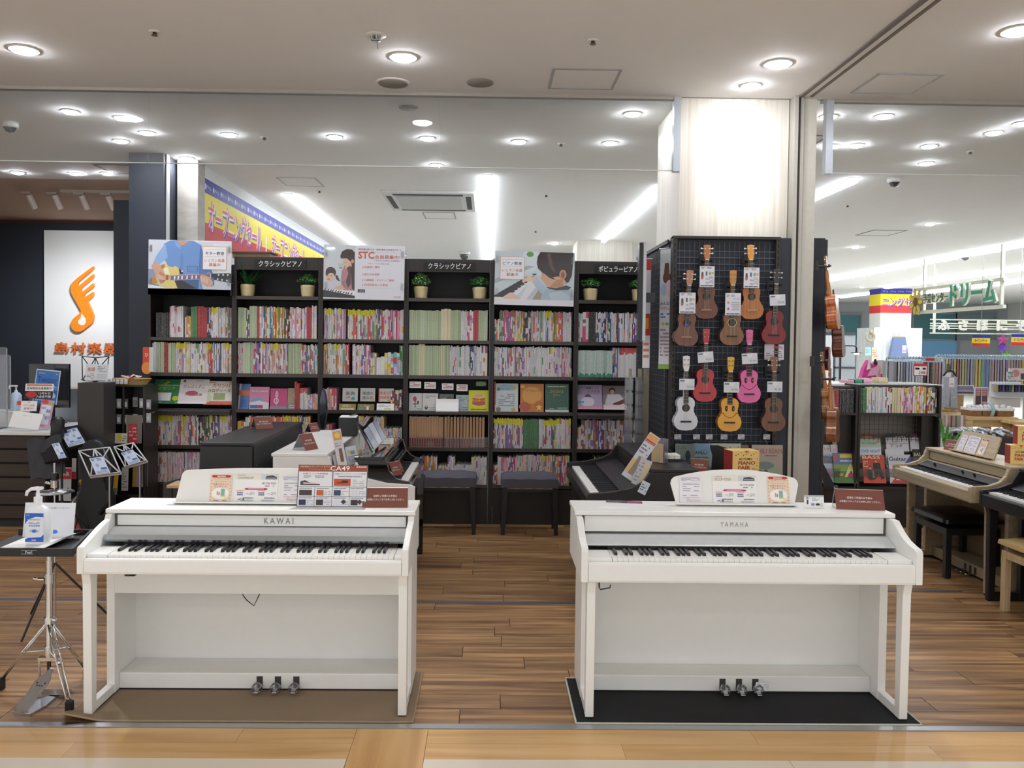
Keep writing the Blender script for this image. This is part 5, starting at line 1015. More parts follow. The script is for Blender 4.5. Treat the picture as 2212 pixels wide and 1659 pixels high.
poster('poster', 'poster of mother and child with orange STC text, on third bay', ((700, 529), (875, 534), (698, 646)), draw_stc, R(.5))
poster('poster', 'poster of a small girl playing piano, on the fifth bay', ((1072, 543), (1244, 549), (1067, 659)), draw_girl, R(.9))
# ================= MIDDLE GROUND: benches, side pianos =================
GREY = mat('charcoal_seat_cloth', '#56545f', .9, noise=.12, scale=220, bump=.5)
def bench(label, cx, cy, w, d, zseat, covered, body, top, cat='bench'):
    t = thing('piano_bench', label, cat, (cx, cy, 0)); lw = .034
    for sx in (-1, 1):
        for sy in (-1, 1):
            x = sx*(w/2-.03); y = sy*(d/2-.03)
            if covered: MB().add([(x+sx*.016-.016, y-.016, 0), (x+sx*.016+.016, y-.016, 0), (x+sx*.016+.016, y+.016, 0), (x+sx*.016-.016, y+.016, 0), (x-.022, y-.02, zseat-.08), (x+.022, y-.02, zseat-.08), (x+.022, y+.02, zseat-.08), (x-.022, y+.02, zseat-.08)], [(0,3,2,1),(4,5,6,7),(0,1,5,4),(1,2,6,5),(2,3,7,6),(3,0,4,7)]).build('leg', t, body)
            else: MB().box(x-.02, x+.02, y-.02, y+.02, 0, zseat-.10).build('leg', t, body, bevel=.002)
    MB().box(-w/2+.012, w/2-.012, -d/2+.012, d/2-.012, zseat-.12, zseat-.075).build('apron', t, body)
    nx, ny = 16, 10; g = MB(); g.sm = True; vs = []; drop = .085 if covered else .04
    for j in range(ny+1):
        for i in range(nx+1):
            u, v = 2*i/nx-1, 2*j/ny-1; e = max(abs(u), abs(v)); z = zseat+(.018*(1-abs(u)**4)*(1-abs(v)**4)) + (.0025*math.sin(9*u+5*v) if covered else 0)
            k = 1 if e < .99 else 1.0; vs.append((u*w/2*k, v*d/2*k, z-(.012 if e > .99 else 0)))
    g.add(vs, [(j*(nx+1)+i, j*(nx+1)+i+1, (j+1)*(nx+1)+i+1, (j+1)*(nx+1)+i) for j in range(ny) for i in range(nx)])
    rim = [i for i in range(nx+1)]+[j*(nx+1)+nx for j in range(1, ny+1)]+[ny*(nx+1)+i for i in range(nx-1, -1, -1)]+[j*(nx+1) for j in range(ny-1, 0, -1)]
    lo = [(vs[i][0]*1.015, vs[i][1]*1.02, zseat-drop+(.004*math.sin(k*1.9) if covered else 0)) for k, i in enumerate(rim)]; up = [vs[i] for i in rim]; n = len(rim)
    md = [(a[0]*1.012+.0, a[1]*1.014, (a[2]+b[2])/2) for a, b in zip(up, lo)]
    g.add(up+md+lo, [(r0*n+i, (r0+1)*n+i, (r0+1)*n+(i+1) % n, r0*n+(i+1) % n) for r0 in (0, 1) for i in range(n)]); g.sm = False
    g.add(lo, [tuple(range(n))[::-1]]); g.build('seat_cover' if covered else 'seat', t, top)
    if covered: MB().box(-w/2+.05, w/2-.05, -d/2+.006, -d/2+.011, zseat-.095, zseat-.086).build('wood_edge', t, mat('plywood_edge', '#b59a7c', .6))
    return t
BL = mat('black_wood', '#1a1a1f', .4, noise=.06)
b1 = at(963, 1157, Z=0); b2 = at(1142, 1157, Z=0)
bench('piano bench with grey cloth cover, left one before the bookcase', -.325, 7.00, .485, .31, .485, True, BL, GREY)
bench('piano bench with grey cloth cover, right one before the bookcase', .365, 7.00, .470, .31, .48, True, BL, GREY)
LEATHER = mat('black_leather', '#141416', .28, noise=.1, scale=80, bump=.2); TANL = mat('tan_vinyl', '#c4aa74', .4, noise=.04, scale=60); TANW = woodmat('light_oak', '#b99f76', '#c8b088', '#d4bf9a', .45, sx=2, sy=40, streak=1, rand=0, axis='Z')
bench('black piano bench with a leather seat tucked under the light wood piano', 3.37, 5.885, .40, .46, .42, False, BL, LEATHER)
bench('light wood bench with tan seat at right edge of the photo', 3.36, 4.70, .46, .60, .445, False, TANW, TANL)
t = thing('stool', 'low light wood topped stool half hidden behind left white piano', 'stool', (at(382, 1046, Y=4.8).x, 4.8, 0)); z = at(375, 1043, Y=4.8).z
MB().box(-.03, .17, -.08, .08, z-.018, z).build('top', t, mat('beech_top', '#c99f72', .5), bevel=.004)
for sx in (-.01, .14):
    for sy in (-.06, .06): MB().cyl((sx, sy, 0), (sx, sy, z-.018), .011).build('leg', t, BL)
# ---- pianos seen from the side or back
PSD = dict(slip=.68, bottom=.60, lid=.86, lidy=.24, depth=.50, keyz=.692, cov0=.19, cz0=.708, cz1=.745, fz0=.752, fz1=.835, fasy=.26, legw=.036, legy=.05, legin=.008, sidey=.25, pby=.30,
           arm=[(0, .60), (0, .70), (.006, .712), (.06, .725), (.14, .75), (.20, .79), (.235, .84)], pedals=(-.05, .02, .09))
def var(**k): d = dict(PSD); d.update(k); return d
# E: black piano with its back to the walkway side, facing left
pe = piano('tall black digital piano at left centre, seen from behind with its plain back', (-1.975, 5.78, 0), R(-90), 1.36, BLACK, var(lid=.962, fz1=.93, fasy=.24, lidy=.225, depth=.545, arm=[(0, .60), (0, .70), (.006, .712), (.14, .75), (.20, .785), (.222, .80), (.226, .94)]), keyx=(.08, .08))
for k in range(8): MB().ball((0, 0, 0), .004, n=6).build('screw', pe, CHROME, loc=(-.6+.17*k, .547, .86-.05*(k % 2)))
# F: white piano facing right
pf = piano('white digital piano at left centre, seen from its end, top higher than the front ones', (-.885, 5.78, 0), R(90), 1.36, WHITE, var(lid=.90, fz1=.875, fasy=.10, cov0=.07, lidy=.085, depth=.42, legy=.0, sidey=.08, pby=.16, arm=[(0, .60), (0, .70), (.05, .712), (.07, .88)], pedals=()), keyx=(.08, .08))
fs = MB().box(-.18, .18, 0, .012, 0, .14).build('music_stand', pf, WHITE, loc=(-.28, .055, .73), rot=(R(-14), 0, 0))
# G: black gloss piano facing right with an open stand
pg = piano('glossy black digital piano facing right behind the brown headed board', (-.47, 5.72, 0), R(90), 1.08, GLOSS, var(lid=.872, lidy=.17, depth=.34, cov0=.14, fasy=.17, fz1=.845, sidey=.2, pby=.2, legy=.0, arm=[(0, .60), (0, .70), (.006, .716), (.05, .725), (.09, .74), (.13, .78), (.155, .86)], pedals=()), keyx=(.04, .04))
MB().prism([(-.03, .60), (-.03, .69), (.0, .704), (.14, .712), (.26, .74), (.31, .80), (.33, .84), (.34, .84), (.34, .60)], 'x', -.572, -.545).build('white_side_arm', pg, WHITE, bevel=.003)
for c in pg.children:
    if c.name.startswith('white_side_arm'): c['label'] = 'white near side arm'
def worldplate(name, parent, pts, th, m):
    """flat board through four world points, re-expressed in the parent's own space"""
    bpy.context.view_layer.update(); inv = (Matrix.Translation(parent.location) @ parent.rotation_euler.to_matrix().to_4x4()).inverted() if parent else Matrix()
    b = MB().plate([tuple(inv @ Vector(p)) for p in pts], th).build(name, parent, m, bevel=.003); return b
A = at(772, 912, Y=5.32); B_ = at(807, 898, Y=5.95); C_ = at(836, 945, Y=5.95); D_ = at(806, 976, Y=5.32)
worldplate('music_stand', pg, [D_, C_, B_, A], .012, GLOSS)
nrm = (C_-D_).cross(A-D_).normalized()
def onplate(name, label, cat, u0, u1, v0, v1, col, drw=None, off=.002):
    def pt(u, v): return D_+(C_-D_)*u+(A-D_)*v+nrm*off
    g = MB(col); g.plate([pt(u0, v0), pt(u1, v0), pt(u1, v1), pt(u0, v1)], .0008, col); o = g.build(name, None, PRINTG); tag(o, label, cat); return o
onplate('price_sheet', 'pale sheet on the glossy black music stand, left one', 'sheet', .08, .36, .05, .70, '#b9c4da'); onplate('price_sheet', 'pale sheet on the glossy black music stand, middle one', 'sheet', .38, .66, .05, .72, '#dfe6f2'); onplate('price_sheet', 'pale sheet on the glossy black music stand, right one', 'sheet', .68, .92, .05, .66, '#9fb0cc')
# tent cards and things on these pianos
p = at(580, 922, Z=.963); tent('brown tent card with clear side on the tall black piano at left', (-1.60, p.y-.1, .963), R(38), .13, .085, .10)
p = at(690, 943, Z=.901); tent('brown tent card with clear side on the white piano at left centre', (-1.15, 5.30, .901), R(62), .12, .10, .11)
p = at(672, 935, Z=.94); tent('small brown tent card between the black and the white piano backs', (at(672, 935, Y=6.3).x, 6.35, .90), R(60), .10, .065, .07)
bb = thing('box_file', 'black box standing on the white piano beside a framed picture', 'box', (at(752, 920, Y=6.1).x-.0, 6.13, .9005), R(4))
MB().box(-.065, .065, -.09, .09, 0, .135).build('case', bb, BLACK, bevel=.003); MB().box(-.06, .06, -.085, .085, .1355, .14).build('contents', bb, PAPER)
fr = thing('framed_picture', 'clear framed brown picture standing on white piano by the black box', 'picture', (at(778, 900, Y=6.1).x-.05, 6.15, .9005), R(78))
MB().box(-.06, .06, 0, .014, 0, .15).build('acrylic_block', fr, CLEAR); g = MB('#8a6148'); g.R(-.05, .02, .05, .12, '#8a6148'); g.E(0, .07, .03, .035, '#5a3c30', 2); g.build('picture', fr, PRINT, loc=(0, -.001, 0))
def d_leaf(t, w, h): t.R(-w/2, 0, w/2, h, '#d9d4dc'); t.R(-w*.42, h*.72, w*.42, h*.95, '#d8a23c', 2); t.E(0, h*.84, w*.3, h*.08, '#ecc878', 3); t.R(-w*.1, h*.15, w*.25, h*.5, '#7a5a4c', 3); lines(t, -w*.4, w*.4, h*.66, h*.54, 2, '#9a8a98', .4, 3)
def pxsheet(name, label, cat, c0, c1, hpx, wpx, Y, draw, tilt=10, rz=0, ry=0, m=None):
    a = at(c0, c1, Y=Y); w = wpx*Y/F; h = hpx*Y/F; t = MB('#e4e2e6'); t.box(-w/2, w/2, 0, .001, 0, h, '#e4e2e6'); draw(t, w, h)
    o = t.build(name, None, m or PRINT); o.location = a; o.rotation_euler = (Matrix.Rotation(rz, 3, 'Z') @ Matrix.Rotation(ry, 3, 'Y') @ Matrix.Rotation(R(-tilt), 3, 'X')).to_euler(); tag(o, label, cat); return o
pxsheet('leaflet', 'tall leaflet with an orange picture leaning beside the white piano, left centre', 'leaflet', 741, 1010, 84, 20, 5.0, d_leaf, 6, R(8), R(-11))
pxsheet('price_sheet', 'price sheet leaning on the white piano front, left centre', 'sheet', 764, 1003, 40, 24, 5.3, D('#c9ced8', ('E', .25, .7, .12, .1, '#c8c83c'), ('R', .4, .55, .8, .75, '#8a8d94'), ('L', .1, .1, .9, .5, 4, '#8f93a0')), 14, R(25), R(-8))
pxsheet('flyer', 'cream flyer beside the price sheet on the white piano front', 'flyer', 784, 1003, 40, 13, 5.35, D('#d9d3c8', ('E', .5, .7, .3, .12, '#c8a070'), ('L', .2, .1, .8, .5, 3, '#a09488')), 14, R(25), R(-8))
tent('brown tent card lying on the keys of the glossy black piano', (at(868, 1030, Z=.70).x-.06, 5.50, .712), R(55), .09, .085, .09); tent('dark tent card on the glossy black piano, behind another one', (-.60, 5.62, .712), R(70), .075, .075, .07)
m_ = thing('table_mirror', 'narrow oval dark framed mirror standing behind the white piano', 'mirror', (at(697, 890, Y=6.75).x, 6.75, at(697, 935, Y=6.75).z))
pr = [(.17*math.cos(R(a))*.20, .19+.17*math.sin(R(a))) for a in range(0, 360, 20)]
MB().tube([(p[0], 0, p[1]) for p in pr]+[(pr[0][0], 0, pr[0][1])], .007).build('rim', m_, BLACK); MB().prism([(p[0]*.95, p[1]) for p in pr], 'y', .001, .004).build('glass', m_, mat('mirror_glass', '#4c5056', .08, .9)); MB().box(-.04, .04, -.03, .03, 0, .012).cyl((0, 0, .01), (0, 0, .03), .006).build('foot', m_, BLACK)
zt = m_.location.z
t = thing('display_stand', 'white box carrying the oval mirror between the pianos and the bookcase', 'stand', (m_.location.x, 6.78, 0)); MB().box(-.10, .10, -.08, .08, 0, zt-.001).build('body', t, mat('grey_card', '#b6b8ba', .6), bevel=.003); MB().box(-.11, .11, -.09, .09, zt-.02, zt-.0005).build('top', t, WHITE)
# D: dark piano behind the right white piano, facing left
pd = piano('black digital piano facing left, behind the right white piano', (.60, 5.52, 0), R(-90), 1.32, mat('dark_rosewood', '#252224', .35, noise=.08), var(lid=.86, lidy=.37, depth=.64, cov0=.2, fasy=.375, sidey=.36, arm=[(0, .60), (0, .70), (.006, .712), (.12, .72), (.25, .745), (.32, .78), (.36, .84)], pedals=()), keyx=(.08, .08))
# H: light wood piano, I: black piano at the far right, both facing left
OAK = woodmat('pale_oak_laminate', '#a8977a', '#b5a486', '#c2b294', .45, sx=1.5, sy=50, streak=1, rand=0)
ph = piano('light wood digital piano with an open stand, right side of photo', (3.10, 5.775, 0), R(-90), 1.03, OAK, var(lid=.835, lidy=.25, fz1=.81, depth=.56, cov0=.17, fasy=.265, legy=.12, legin=.0, arm=[(0, .60), (0, .695), (.006, .705), (.12, .712), (.19, .735), (.23, .775), (.245, .82)], pedals=(-.03, .03, .09)), inner=OAK, keyx=(.045, .045))
MB().prism([(.165, .712), (.235, .742), (.24, .738), (.17, .706)], 'x', -.46, .46).build('control_panel', ph, BLACK)
for k in (-.28, .08, .22): MB().cyl((k, .20, .73), (k, .192, .748), .008).build('knob', ph, BLACK)
hs = MB().prism(rounded_stand(.50, .46, .165, .004, .012), 'y', 0, .012).build('music_stand', ph, OAK, bevel=.002, loc=(-.04, .33, .836), rot=(R(-22), 0, 0)); MB().box(-.25, .25, -.03, 0, 0, .008).build('ledge', hs, OAK)
def onH(u, v, w, h, name, label, cat, d):
    t = MB('#f0f0ee'); t.box(-w/2, w/2, 0, .0006, 0, h, '#f0f0ee'); d(t, w, h); o = t.build(name, None, PRINT)
    M = Matrix.Translation(ph.location) @ Matrix.Rotation(R(-90), 4, 'Z') @ Matrix.Translation(hs.location) @ Matrix.Rotation(R(-22), 4, 'X') @ Matrix.Translation((u, -.002, v)); o.matrix_world = M; tag(o, label, cat)
onH(-.165, .010, .075, .125, 'notice_sheet', 'notice sheet at the left of the light wood piano\'s stand', 'sheet', d_terms); onH(-.045, .010, .14, .128, 'price_sheet', 'price sheet in the middle of the light wood piano\'s stand', 'sheet', d_price('ES-9200', 'PIANO', '¥198,000') if False else d_terms); onH(.085, .010, .08, .125, 'flyer', 'orange gift flyer on the light wood piano\'s stand', 'flyer', d_gift)
pi = piano('black digital piano cut off by the right edge of the photo', (3.12, 4.63, 0), R(-90), 1.14, mat('black_wood_grain', '#1d1b1e', .4, noise=.1), var(lid=.835, lidy=.25, fz1=.81, depth=.56, cov0=.17, fasy=.265, arm=[(0, .60), (0, .69), (.006, .70), (.10, .712), (.19, .745), (.235, .82)], pedals=()), keyx=(.05, .05))
tent('brown tent card on the left end of the light wood piano', (3.47, 6.13, .836), R(-50), .10, .072, .08)
# PIANO FAIR boxes
def d_fair(t, w, h, full=True):
    t.TX('AUTUMN', -w*.02 if full else 0, h*.60, h*.10, '#4a3a28', w=w*.50, bold=.02, L=2); t.TX('PIANO', w*.03, h*.40, h*.16, '#a83a2c', w=w*.64, bold=.03, L=2); t.TX('FAIR', -w*.06, h*.20, h*.16, '#a83a2c', w=w*.46, bold=.03, L=2); t.TX('2021', w*.30, h*.20, h*.045, '#4a3a28', w=w*.15, bold=.02, L=2)
    for i in range(9): t.E(-w*.38+i*w*.095, h*(.86+.05*((i*7) % 3-1)), w*.022, w*.022, ['#a83a2c', '#5a5a34', '#d0842c'][i % 3], 2, 8)
    for i in range(4): t.E(w*.42, h*(.2+.15*i), w*.016, w*.03, ['#b08a4a', '#7d6a30'][i % 2], 2, 8, .6)
    t.P([(-w*.08, h), (w*.12, h), (w*.02, h*.91)], '#c8502c', 2)
def fairbox(label, loc, rz, s=.155, h=.155, red=False):
    t = thing('gift_box', label, 'box', loc, rz); g = MB('#ecca7c'); g.box(-s/2, s/2, -s*.35, s*.35, 0, h, '#ecca7c'); g.box(-s/2-.0006, -s/2+.0004, -s*.34, s*.34, .003, h-.003, '#9a2a26'); g.build('carton', t, PRINT, bevel=.001)
    f = MB('#ecca7c'); d_fair(f, s, h); f.build('front_print', t, PRINT, loc=(0, -s*.35, 0)); return t
fairbox('yellow AUTUMN PIANO FAIR carton in front of the ukulele wall', (at(1601, 1020, Y=5.0).x, 5.0, at(1601, 1021, Y=5.0).z), R(9), .17, .140)
fz = at(1601, 1021, Y=5.0).z
t = thing('display_stand', 'dark stand carrying the fair carton behind the right white piano', 'stand', (at(1601, 1020, Y=5.0).x, 5.0, 0)); MB().box(-.14, .14, -.10, .10, 0, fz-.02).build('body', t, FRAME); MB().box(-.16, .16, -.12, .12, fz-.0199, fz-.001).build('top', t, FRAME, bevel=.003)
a = at(2192, 1003, Z=.836); fairbox('yellow PIANO FAIR carton standing on the light wood piano, lower one', (3.50, 5.42, .8355), R(-10), .12, .125); 
fairbox('yellow PIANO FAIR carton stacked on another one at the right edge', (3.55, 5.42, .962), R(-14), .12, .125)
# curved dark guitar-like shape behind the carton
t = thing('curved_lid', 'black curved lid standing behind the PIANO FAIR carton', 'lid', (at(1560, 1040, Y=5.3).x, 5.3, .786)); MB().prism([(-.07, 0), (.15, 0), (.15, .05), (.10, .105), (.04, .145), (-.03, .165), (-.08, .165), (-.08, .15), (-.065, .10)], 'y', 0, .012).build('board', t, BLACK, bevel=.002)
t = thing('cabinet', 'low dark cabinet behind the right white piano, under the black lid', 'cabinet', (at(1500, 1100, Y=5.35).x+.0, 5.35, 0)); MB().box(-.04, .33, -.12, .12, 0, .765).build('body', t, BLACK); MB().box(-.05, .34, -.13, .13, .7655, .785).build('top', t, BLACK, bevel=.002)
# white key display on a dark box
t = thing('key_sample', 'sample of three white piano keys on a dark box', 'key sample', (at(1450, 1020, Y=5.2).x, 5.25, .786)); zk = at(1445, 983, Y=5.25).z-.786
MB().box(-.06, .075, -.05, .0, 0, zk-.02).build('case', t, BLACK)
for k in range(3): MB().box(-.055+.037*k, -.020+.037*k, -.06, .06, zk-.018, zk+.008).build('white_key', t, IVORY, bevel=.002)
for k in range(2): MB().cyl((-.03+.04*k, .04, zk+.008), (-.03+.04*k, .04, zk+.028), .007).build('peg', t, BLACK)
# ================= UKULELE WALL =================
WY = 5.72
a = at(1452, 512, Y=WY); b = at(1708, 512, Y=WY)
wall = thing('display_wall', 'tall dark display wall with wire grid on the pillar, carrying the ukuleles', 'display wall', ((a.x+b.x)/2, WY, 0)); hw = (b.x-a.x)/2; zt = a.z
gx1 = at(1677, 560, Y=WY).x-wall.location.x
MB().box(-hw, hw, .02, .06, 0, zt).build('backing_board', wall, NAVY)
g = MB()
for k in range(42): z = .45+k*.0435; g.box(-hw+.035, gx1, -.012, -.009, z, z+.004)
for k in range(20): x = -hw+.05+k*.0345; g.box(x, x+.002, -.008, -.006, .42, zt-.03) if x < gx1 else None
stuff(g.build('wire_grid', wall, mat('black_wire', '#5a5e6a', .3, .3)))
for x0, x1 in ((-hw, -hw+.030), (gx1-.012, gx1+.018)):
    MB().box(x0, x1, -.03, .019, 0, zt).build('upright', wall, FRAME)
    s_ = MB()
    for k in range(44): s_.box(x0+.011, x0+.018, -.0312, -.0305, .5+k*.042, .5+k*.042+.022)
    s_.build('slots', wall, mat('slot_black', '#0c0c0c', .8))
MB().box(-hw, gx1+.018, -.032, .019, zt-.012, zt+.006).build('top_rail', wall, FRAME); MB().box(gx1+.019, hw, -.004, .019, 0, zt+.003).build('side_board', wall, NAVY)
# receding left side of the display wall
sw = thing('display_wall', 'dark grid display wall receding along the pillar\'s left side', 'display wall', (a.x-.005, WY+.06, 0)); 
g = MB()
for k in range(40): z = .5+k*.0435; g.box(-.012, -.009, 0, 1.15, z, z+.003)
for k in range(30): g.box(-.016, -.013, .02+k*.038, .023+k*.038, .48, zt-.06)
stuff(g.build('wire_grid', sw, mat('black_wire', '#5a5e6a', .3, .3)))
MB().box(.0, .03, 0, 1.2, 0, zt-.02).build('backing_board', sw, BACKP); MB().box(-.014, .0, 0, 1.2, zt-.035, zt-.01).build('top_rail', sw, FRAME)
# --- ukulele
def outline(s, n=30):
    """half widths of the figure-8 body, y up from the bottom; s = body length"""
    pts = []
    ctl = [(0, .10), (.015, .46), (.06, .66), (.15, .83), (.27, .90), (.38, .84), (.48, .68), (.57, .585), (.66, .59), (.76, .66), (.86, .655), (.94, .54), (.985, .36), (1, .12)]
    def f(t):
        for (t0, w0), (t1, w1) in zip(ctl, ctl[1:]):
            if t <= t1: q = (t-t0)/(t1-t0); q = q*q*(3-2*q) if 0 < t0 < .9 else q**.8 if t0 == 0 else q; return w0+(w1-w0)*q
        return .1
    for i in range(n+1): t = i/n; t = t*t*(3-2*t)*.5+t*.5; pts.append((f(t)*s*.40, t*s))
    return [(x, z) for x, z in pts]+[(-x, z) for x, z in reversed(pts)]
def ukulele(label, top, bot, face, sidec, headc, woodgrain=True, strings=True, smile=False, peg='#d8d4cc', bridgec='#2a2220', rosette=None, white_pegs=False, Y=WY-.11, rz=0.0, headm=None, neckm=None):
    T_, B_ = at(*top, Y=Y), at(*bot, Y=Y); L = (T_-B_).length; dx = math.asin((T_.x-B_.x)/L)
    t = thing('ukulele', label, 'ukulele', (B_.x, Y, B_.z), 0, 'hanging ukuleles'); t.rotation_euler = (0, dx, rz); s = L*.455
    if woodgrain: fm = woodmat('uke_face_'+face, shade(face, .86), face, shade(face, 1.12), .32, sx=1.5, sy=60, streak=1.3, rand=0, axis='Z', coat=.1)
    else: fm = mat('uke_paint_'+face, face, .22, noise=.01, coat=.25)
    sm = mat('uke_side_'+sidec, sidec, .25, noise=.05, coat=.4); o = outline(s)
    bd = MB(); bd.prism(o, 'y', -.008, .050); bd.build('body', t, sm, bevel=.003); MB().prism([(x*.985, s/2+(z-s/2)*.988) for x, z in o], 'y', -.0105, -.0081).build('soundboard', t, fm)
    if smile:
        g = MB('#2a1d14')
        for sx in (-1, 1): g.E(sx*s*.10, s*.68, s*.045, s*.085, '#2a1d14', 1, 18); g.E(sx*s*.10+s*.012, s*.68, s*.016, s*.04, '#b5713a', 2, 10)
        ps = [(-s*.20+s*.40*k/14, s*(.535-.13*math.sin(math.pi*k/14))) for k in range(15)]
        for p, q in zip(ps, ps[1:]): g.LN(p, q, s*.014, '#2a1d14', 1)
        for sx in (-1, 1): g.LN((sx*s*.17, s*.535), (sx*s*.23, s*.55), s*.014, '#2a1d14', 1)
        g.build('smile_print', t, PRINT, loc=(0, -.0106, 0))
    else:
        g = MB('#241a16'); 
        if rosette: g.E(0, s*.67, s*.135, s*.135, rosette, 1, 26)
        g.E(0, s*.67, s*.115, s*.115, '#241a16', 2, 26); g.build('sound_hole', t, PRINT, loc=(0, -.0106, 0))
    MB().box(-s*.155, s*.155, -.018, -.0107, s*.245, s*.29).box(-s*.15, s*.15, -.021, -.018, s*.272, s*.285).build('bridge', t, mat('bridge_'+bridgec, bridgec, .5))
    nm = neckm or sm; z1 = L*.80; z2 = L*.795
    MB().add([(-.016, .010, s*.98), (.016, .010, s*.98), (.013, .008, z1), (-.013, .008, z1), (-.016, -.012, s*.98), (.016, -.012, s*.98), (.013, -.012, z1), (-.013, -.012, z1)], [(0,3,2,1),(4,5,6,7),(0,1,5,4),(1,2,6,5),(2,3,7,6),(3,0,4,7)]).build('neck', t, mat('uke_neck_'+headc, headc, .35))
    fb = MB('#2a211d'); fb.add([(-.0165, -.0125, s*.80), (.0165, -.0125, s*.80), (.0135, -.0125, z1), (-.0135, -.0125, z1), (-.0165, -.016, s*.80), (.0165, -.016, s*.80), (.0135, -.016, z1), (-.0135, -.016, z1)], [(0,3,2,1),(4,5,6,7),(0,1,5,4),(1,2,6,5),(2,3,7,6),(3,0,4,7)], '#2a211d')
    zz = z1; k = .0
    for i in range(12): zz -= (L*.058)*(.944**i); fb.box(-.0155, .0155, -.0168, -.0159, zz, zz+.0012, '#c9c4b8') if zz > s*.8 else None
    fb.box(-.0135, .0135, -.018, -.0125, z1-.002, z1+.002, '#e9e6dc'); fb.build('fretboard', t, PRINT)
    hm = headm or mat('uke_head_'+headc, headc, .3, noise=.05, coat=.3); hl = L-z1
    MB().prism([(-.014, z1), (.014, z1), (.021, z1+hl*.25), (.023, z1+hl*.80), (.024, L-.004), (.012, L-.001), (.0, L), (-.012, L-.001), (-.024, L-.004), (-.023, z1+hl*.80), (-.021, z1+hl*.25)], 'y', -.014, -.001).build('headstock', t, hm, bevel=.0015)
    pm = mat('tuner_'+peg, peg, .25, .5)
    for sx in (-1, 1):
        for zz in (z1+hl*.42, z1+hl*.74):
            q = MB()
            if white_pegs: q.cyl((sx*.014, -.016, zz), (sx*.014, -.012, zz), .0035, n=8).cyl((sx*.020, -.006, zz), (sx*.034, -.006, zz), .0022, n=6).ball((sx*.038, -.006, zz), .0065, .005, .0065, n=8)
            else: q.cyl((sx*.012, -.022, zz), (sx*.012, -.014, zz), .004, n=8).ball((sx*.012, .004, zz), .006, .005, .006, n=8).ball((sx*.012, -.021, zz), .0045, n=6)
            q.build('tuning_peg', t, pm)
    if strings:
        q = MB()
        for i in range(4): x = (i-1.5)*.0072; q.cyl((x*1.25, -.0205, s*.28), (x*.9, -.0185, z1), .0006, n=4, cap=False)
        q.build('strings', t, mat('nylon_string', '#cfc9c0', .4))
    # wall hanger belongs to the wall side: a thing of its own
    h = thing('wall_hanger', 'black hook holding '+label.split(' hanging')[0].split(',')[0], 'hook', (B_.x+(T_.x-B_.x)*.8, Y, B_.z+z1-.004), 0, 'ukulele hooks')
    MB().cyl((0, .022, -.004), (0, .095, -.004), .006).box(-.028, .028, .094, .10, -.03, .035).build('arm', h, BLACK); MB().tube([(-.036, -.012, .002), (-.034, .006, -.004), (-.020, .018, -.006), (.020, .018, -.006), (.034, .006, -.004), (.036, -.012, .002)], .005).build('fork', h, RUBBER)
    return t
def shade(h, k):
    c = [min(255, int(int(h.lstrip('#')[i:i+2], 16)*k)) for i in (0, 2, 4)]; return '#%02x%02x%02x' % tuple(c)
ukulele('dark brown ukulele hanging top left of the wall', (1527, 529), (1524, 689), '#6b3c26', '#4c2a1c', '#b0703c', peg='#e8e4dc', white_pegs=True, bridgec='#b08a5c')
ukulele('amber ukulele hanging top right of the wall', (1620.5, 529), (1623.5, 690), '#a96a30', '#7c4a20', '#d8973c', peg='#e8e4dc', white_pegs=True, bridgec='#c8a06a')
ukulele('reddish brown ukulele with a blue label in its hole, upper left', (1490, 584), (1480, 748), '#6e4430', '#4c2e20', '#a87858', peg='#e8e4dc', white_pegs=True, bridgec='#b08a5c')
ukulele('golden brown ukulele with pale rosette in the upper middle', (1583, 584), (1579.5, 746), '#7c5430', '#5c3c24', '#bd8448', rosette='#c9b48c', peg='#c9a850', bridgec='#3a2a20')
ukulele('red brown ukulele with a black headstock, upper right', (1677, 581), (1669.5, 744), '#7c1010', '#5c0e0e', '#1c1a1c', peg='#d0cdc8', white_pegs=True, bridgec='#2a2220')
ukulele('glossy bright red ukulele left of the middle', (1525, 710), (1521.5, 868), '#b00c1e', '#8a0a18', '#ac1424', False, peg='#d9c98c', bridgec='#2a2220')
ukulele('pink ukulele with smiling face', (1618, 712), (1617, 870.5), '#dc5c9c', '#b83c80', '#d6609a', False, False, True, peg='#c9a850', bridgec='#3a1c28')
ukulele('white ukulele hanging at lower left', (1482, 768.5), (1480.5, 930), '#d4d6dc', '#aeb2bc', '#d9dade', False, peg='#c9a850', bridgec='#2a1c1a')
ukulele('yellow ukulele with smiling face', (1578, 771), (1574.5, 932), '#e0a018', '#c07c10', '#d8a51c', False, False, True, peg='#b08a30', bridgec='#3a2412')
ukulele('plain brown ukulele hanging at lower right', (1671.5, 770), (1669.5, 932), '#6f4426', '#52301c', '#7c4c2c', peg='#ddd2bc', white_pegs=True, bridgec='#2a1e18')
# blue label in one sound hole
p = at(1483, 702, Y=WY-.122); o = MB('#3a3cc0'); o.E(0, 0, .014, .008, '#3a3cc0'); o = o.build('hole_label', None, PRINT, loc=p); tag(o, 'small blue label inside the upper left ukulele\'s sound hole', 'label')
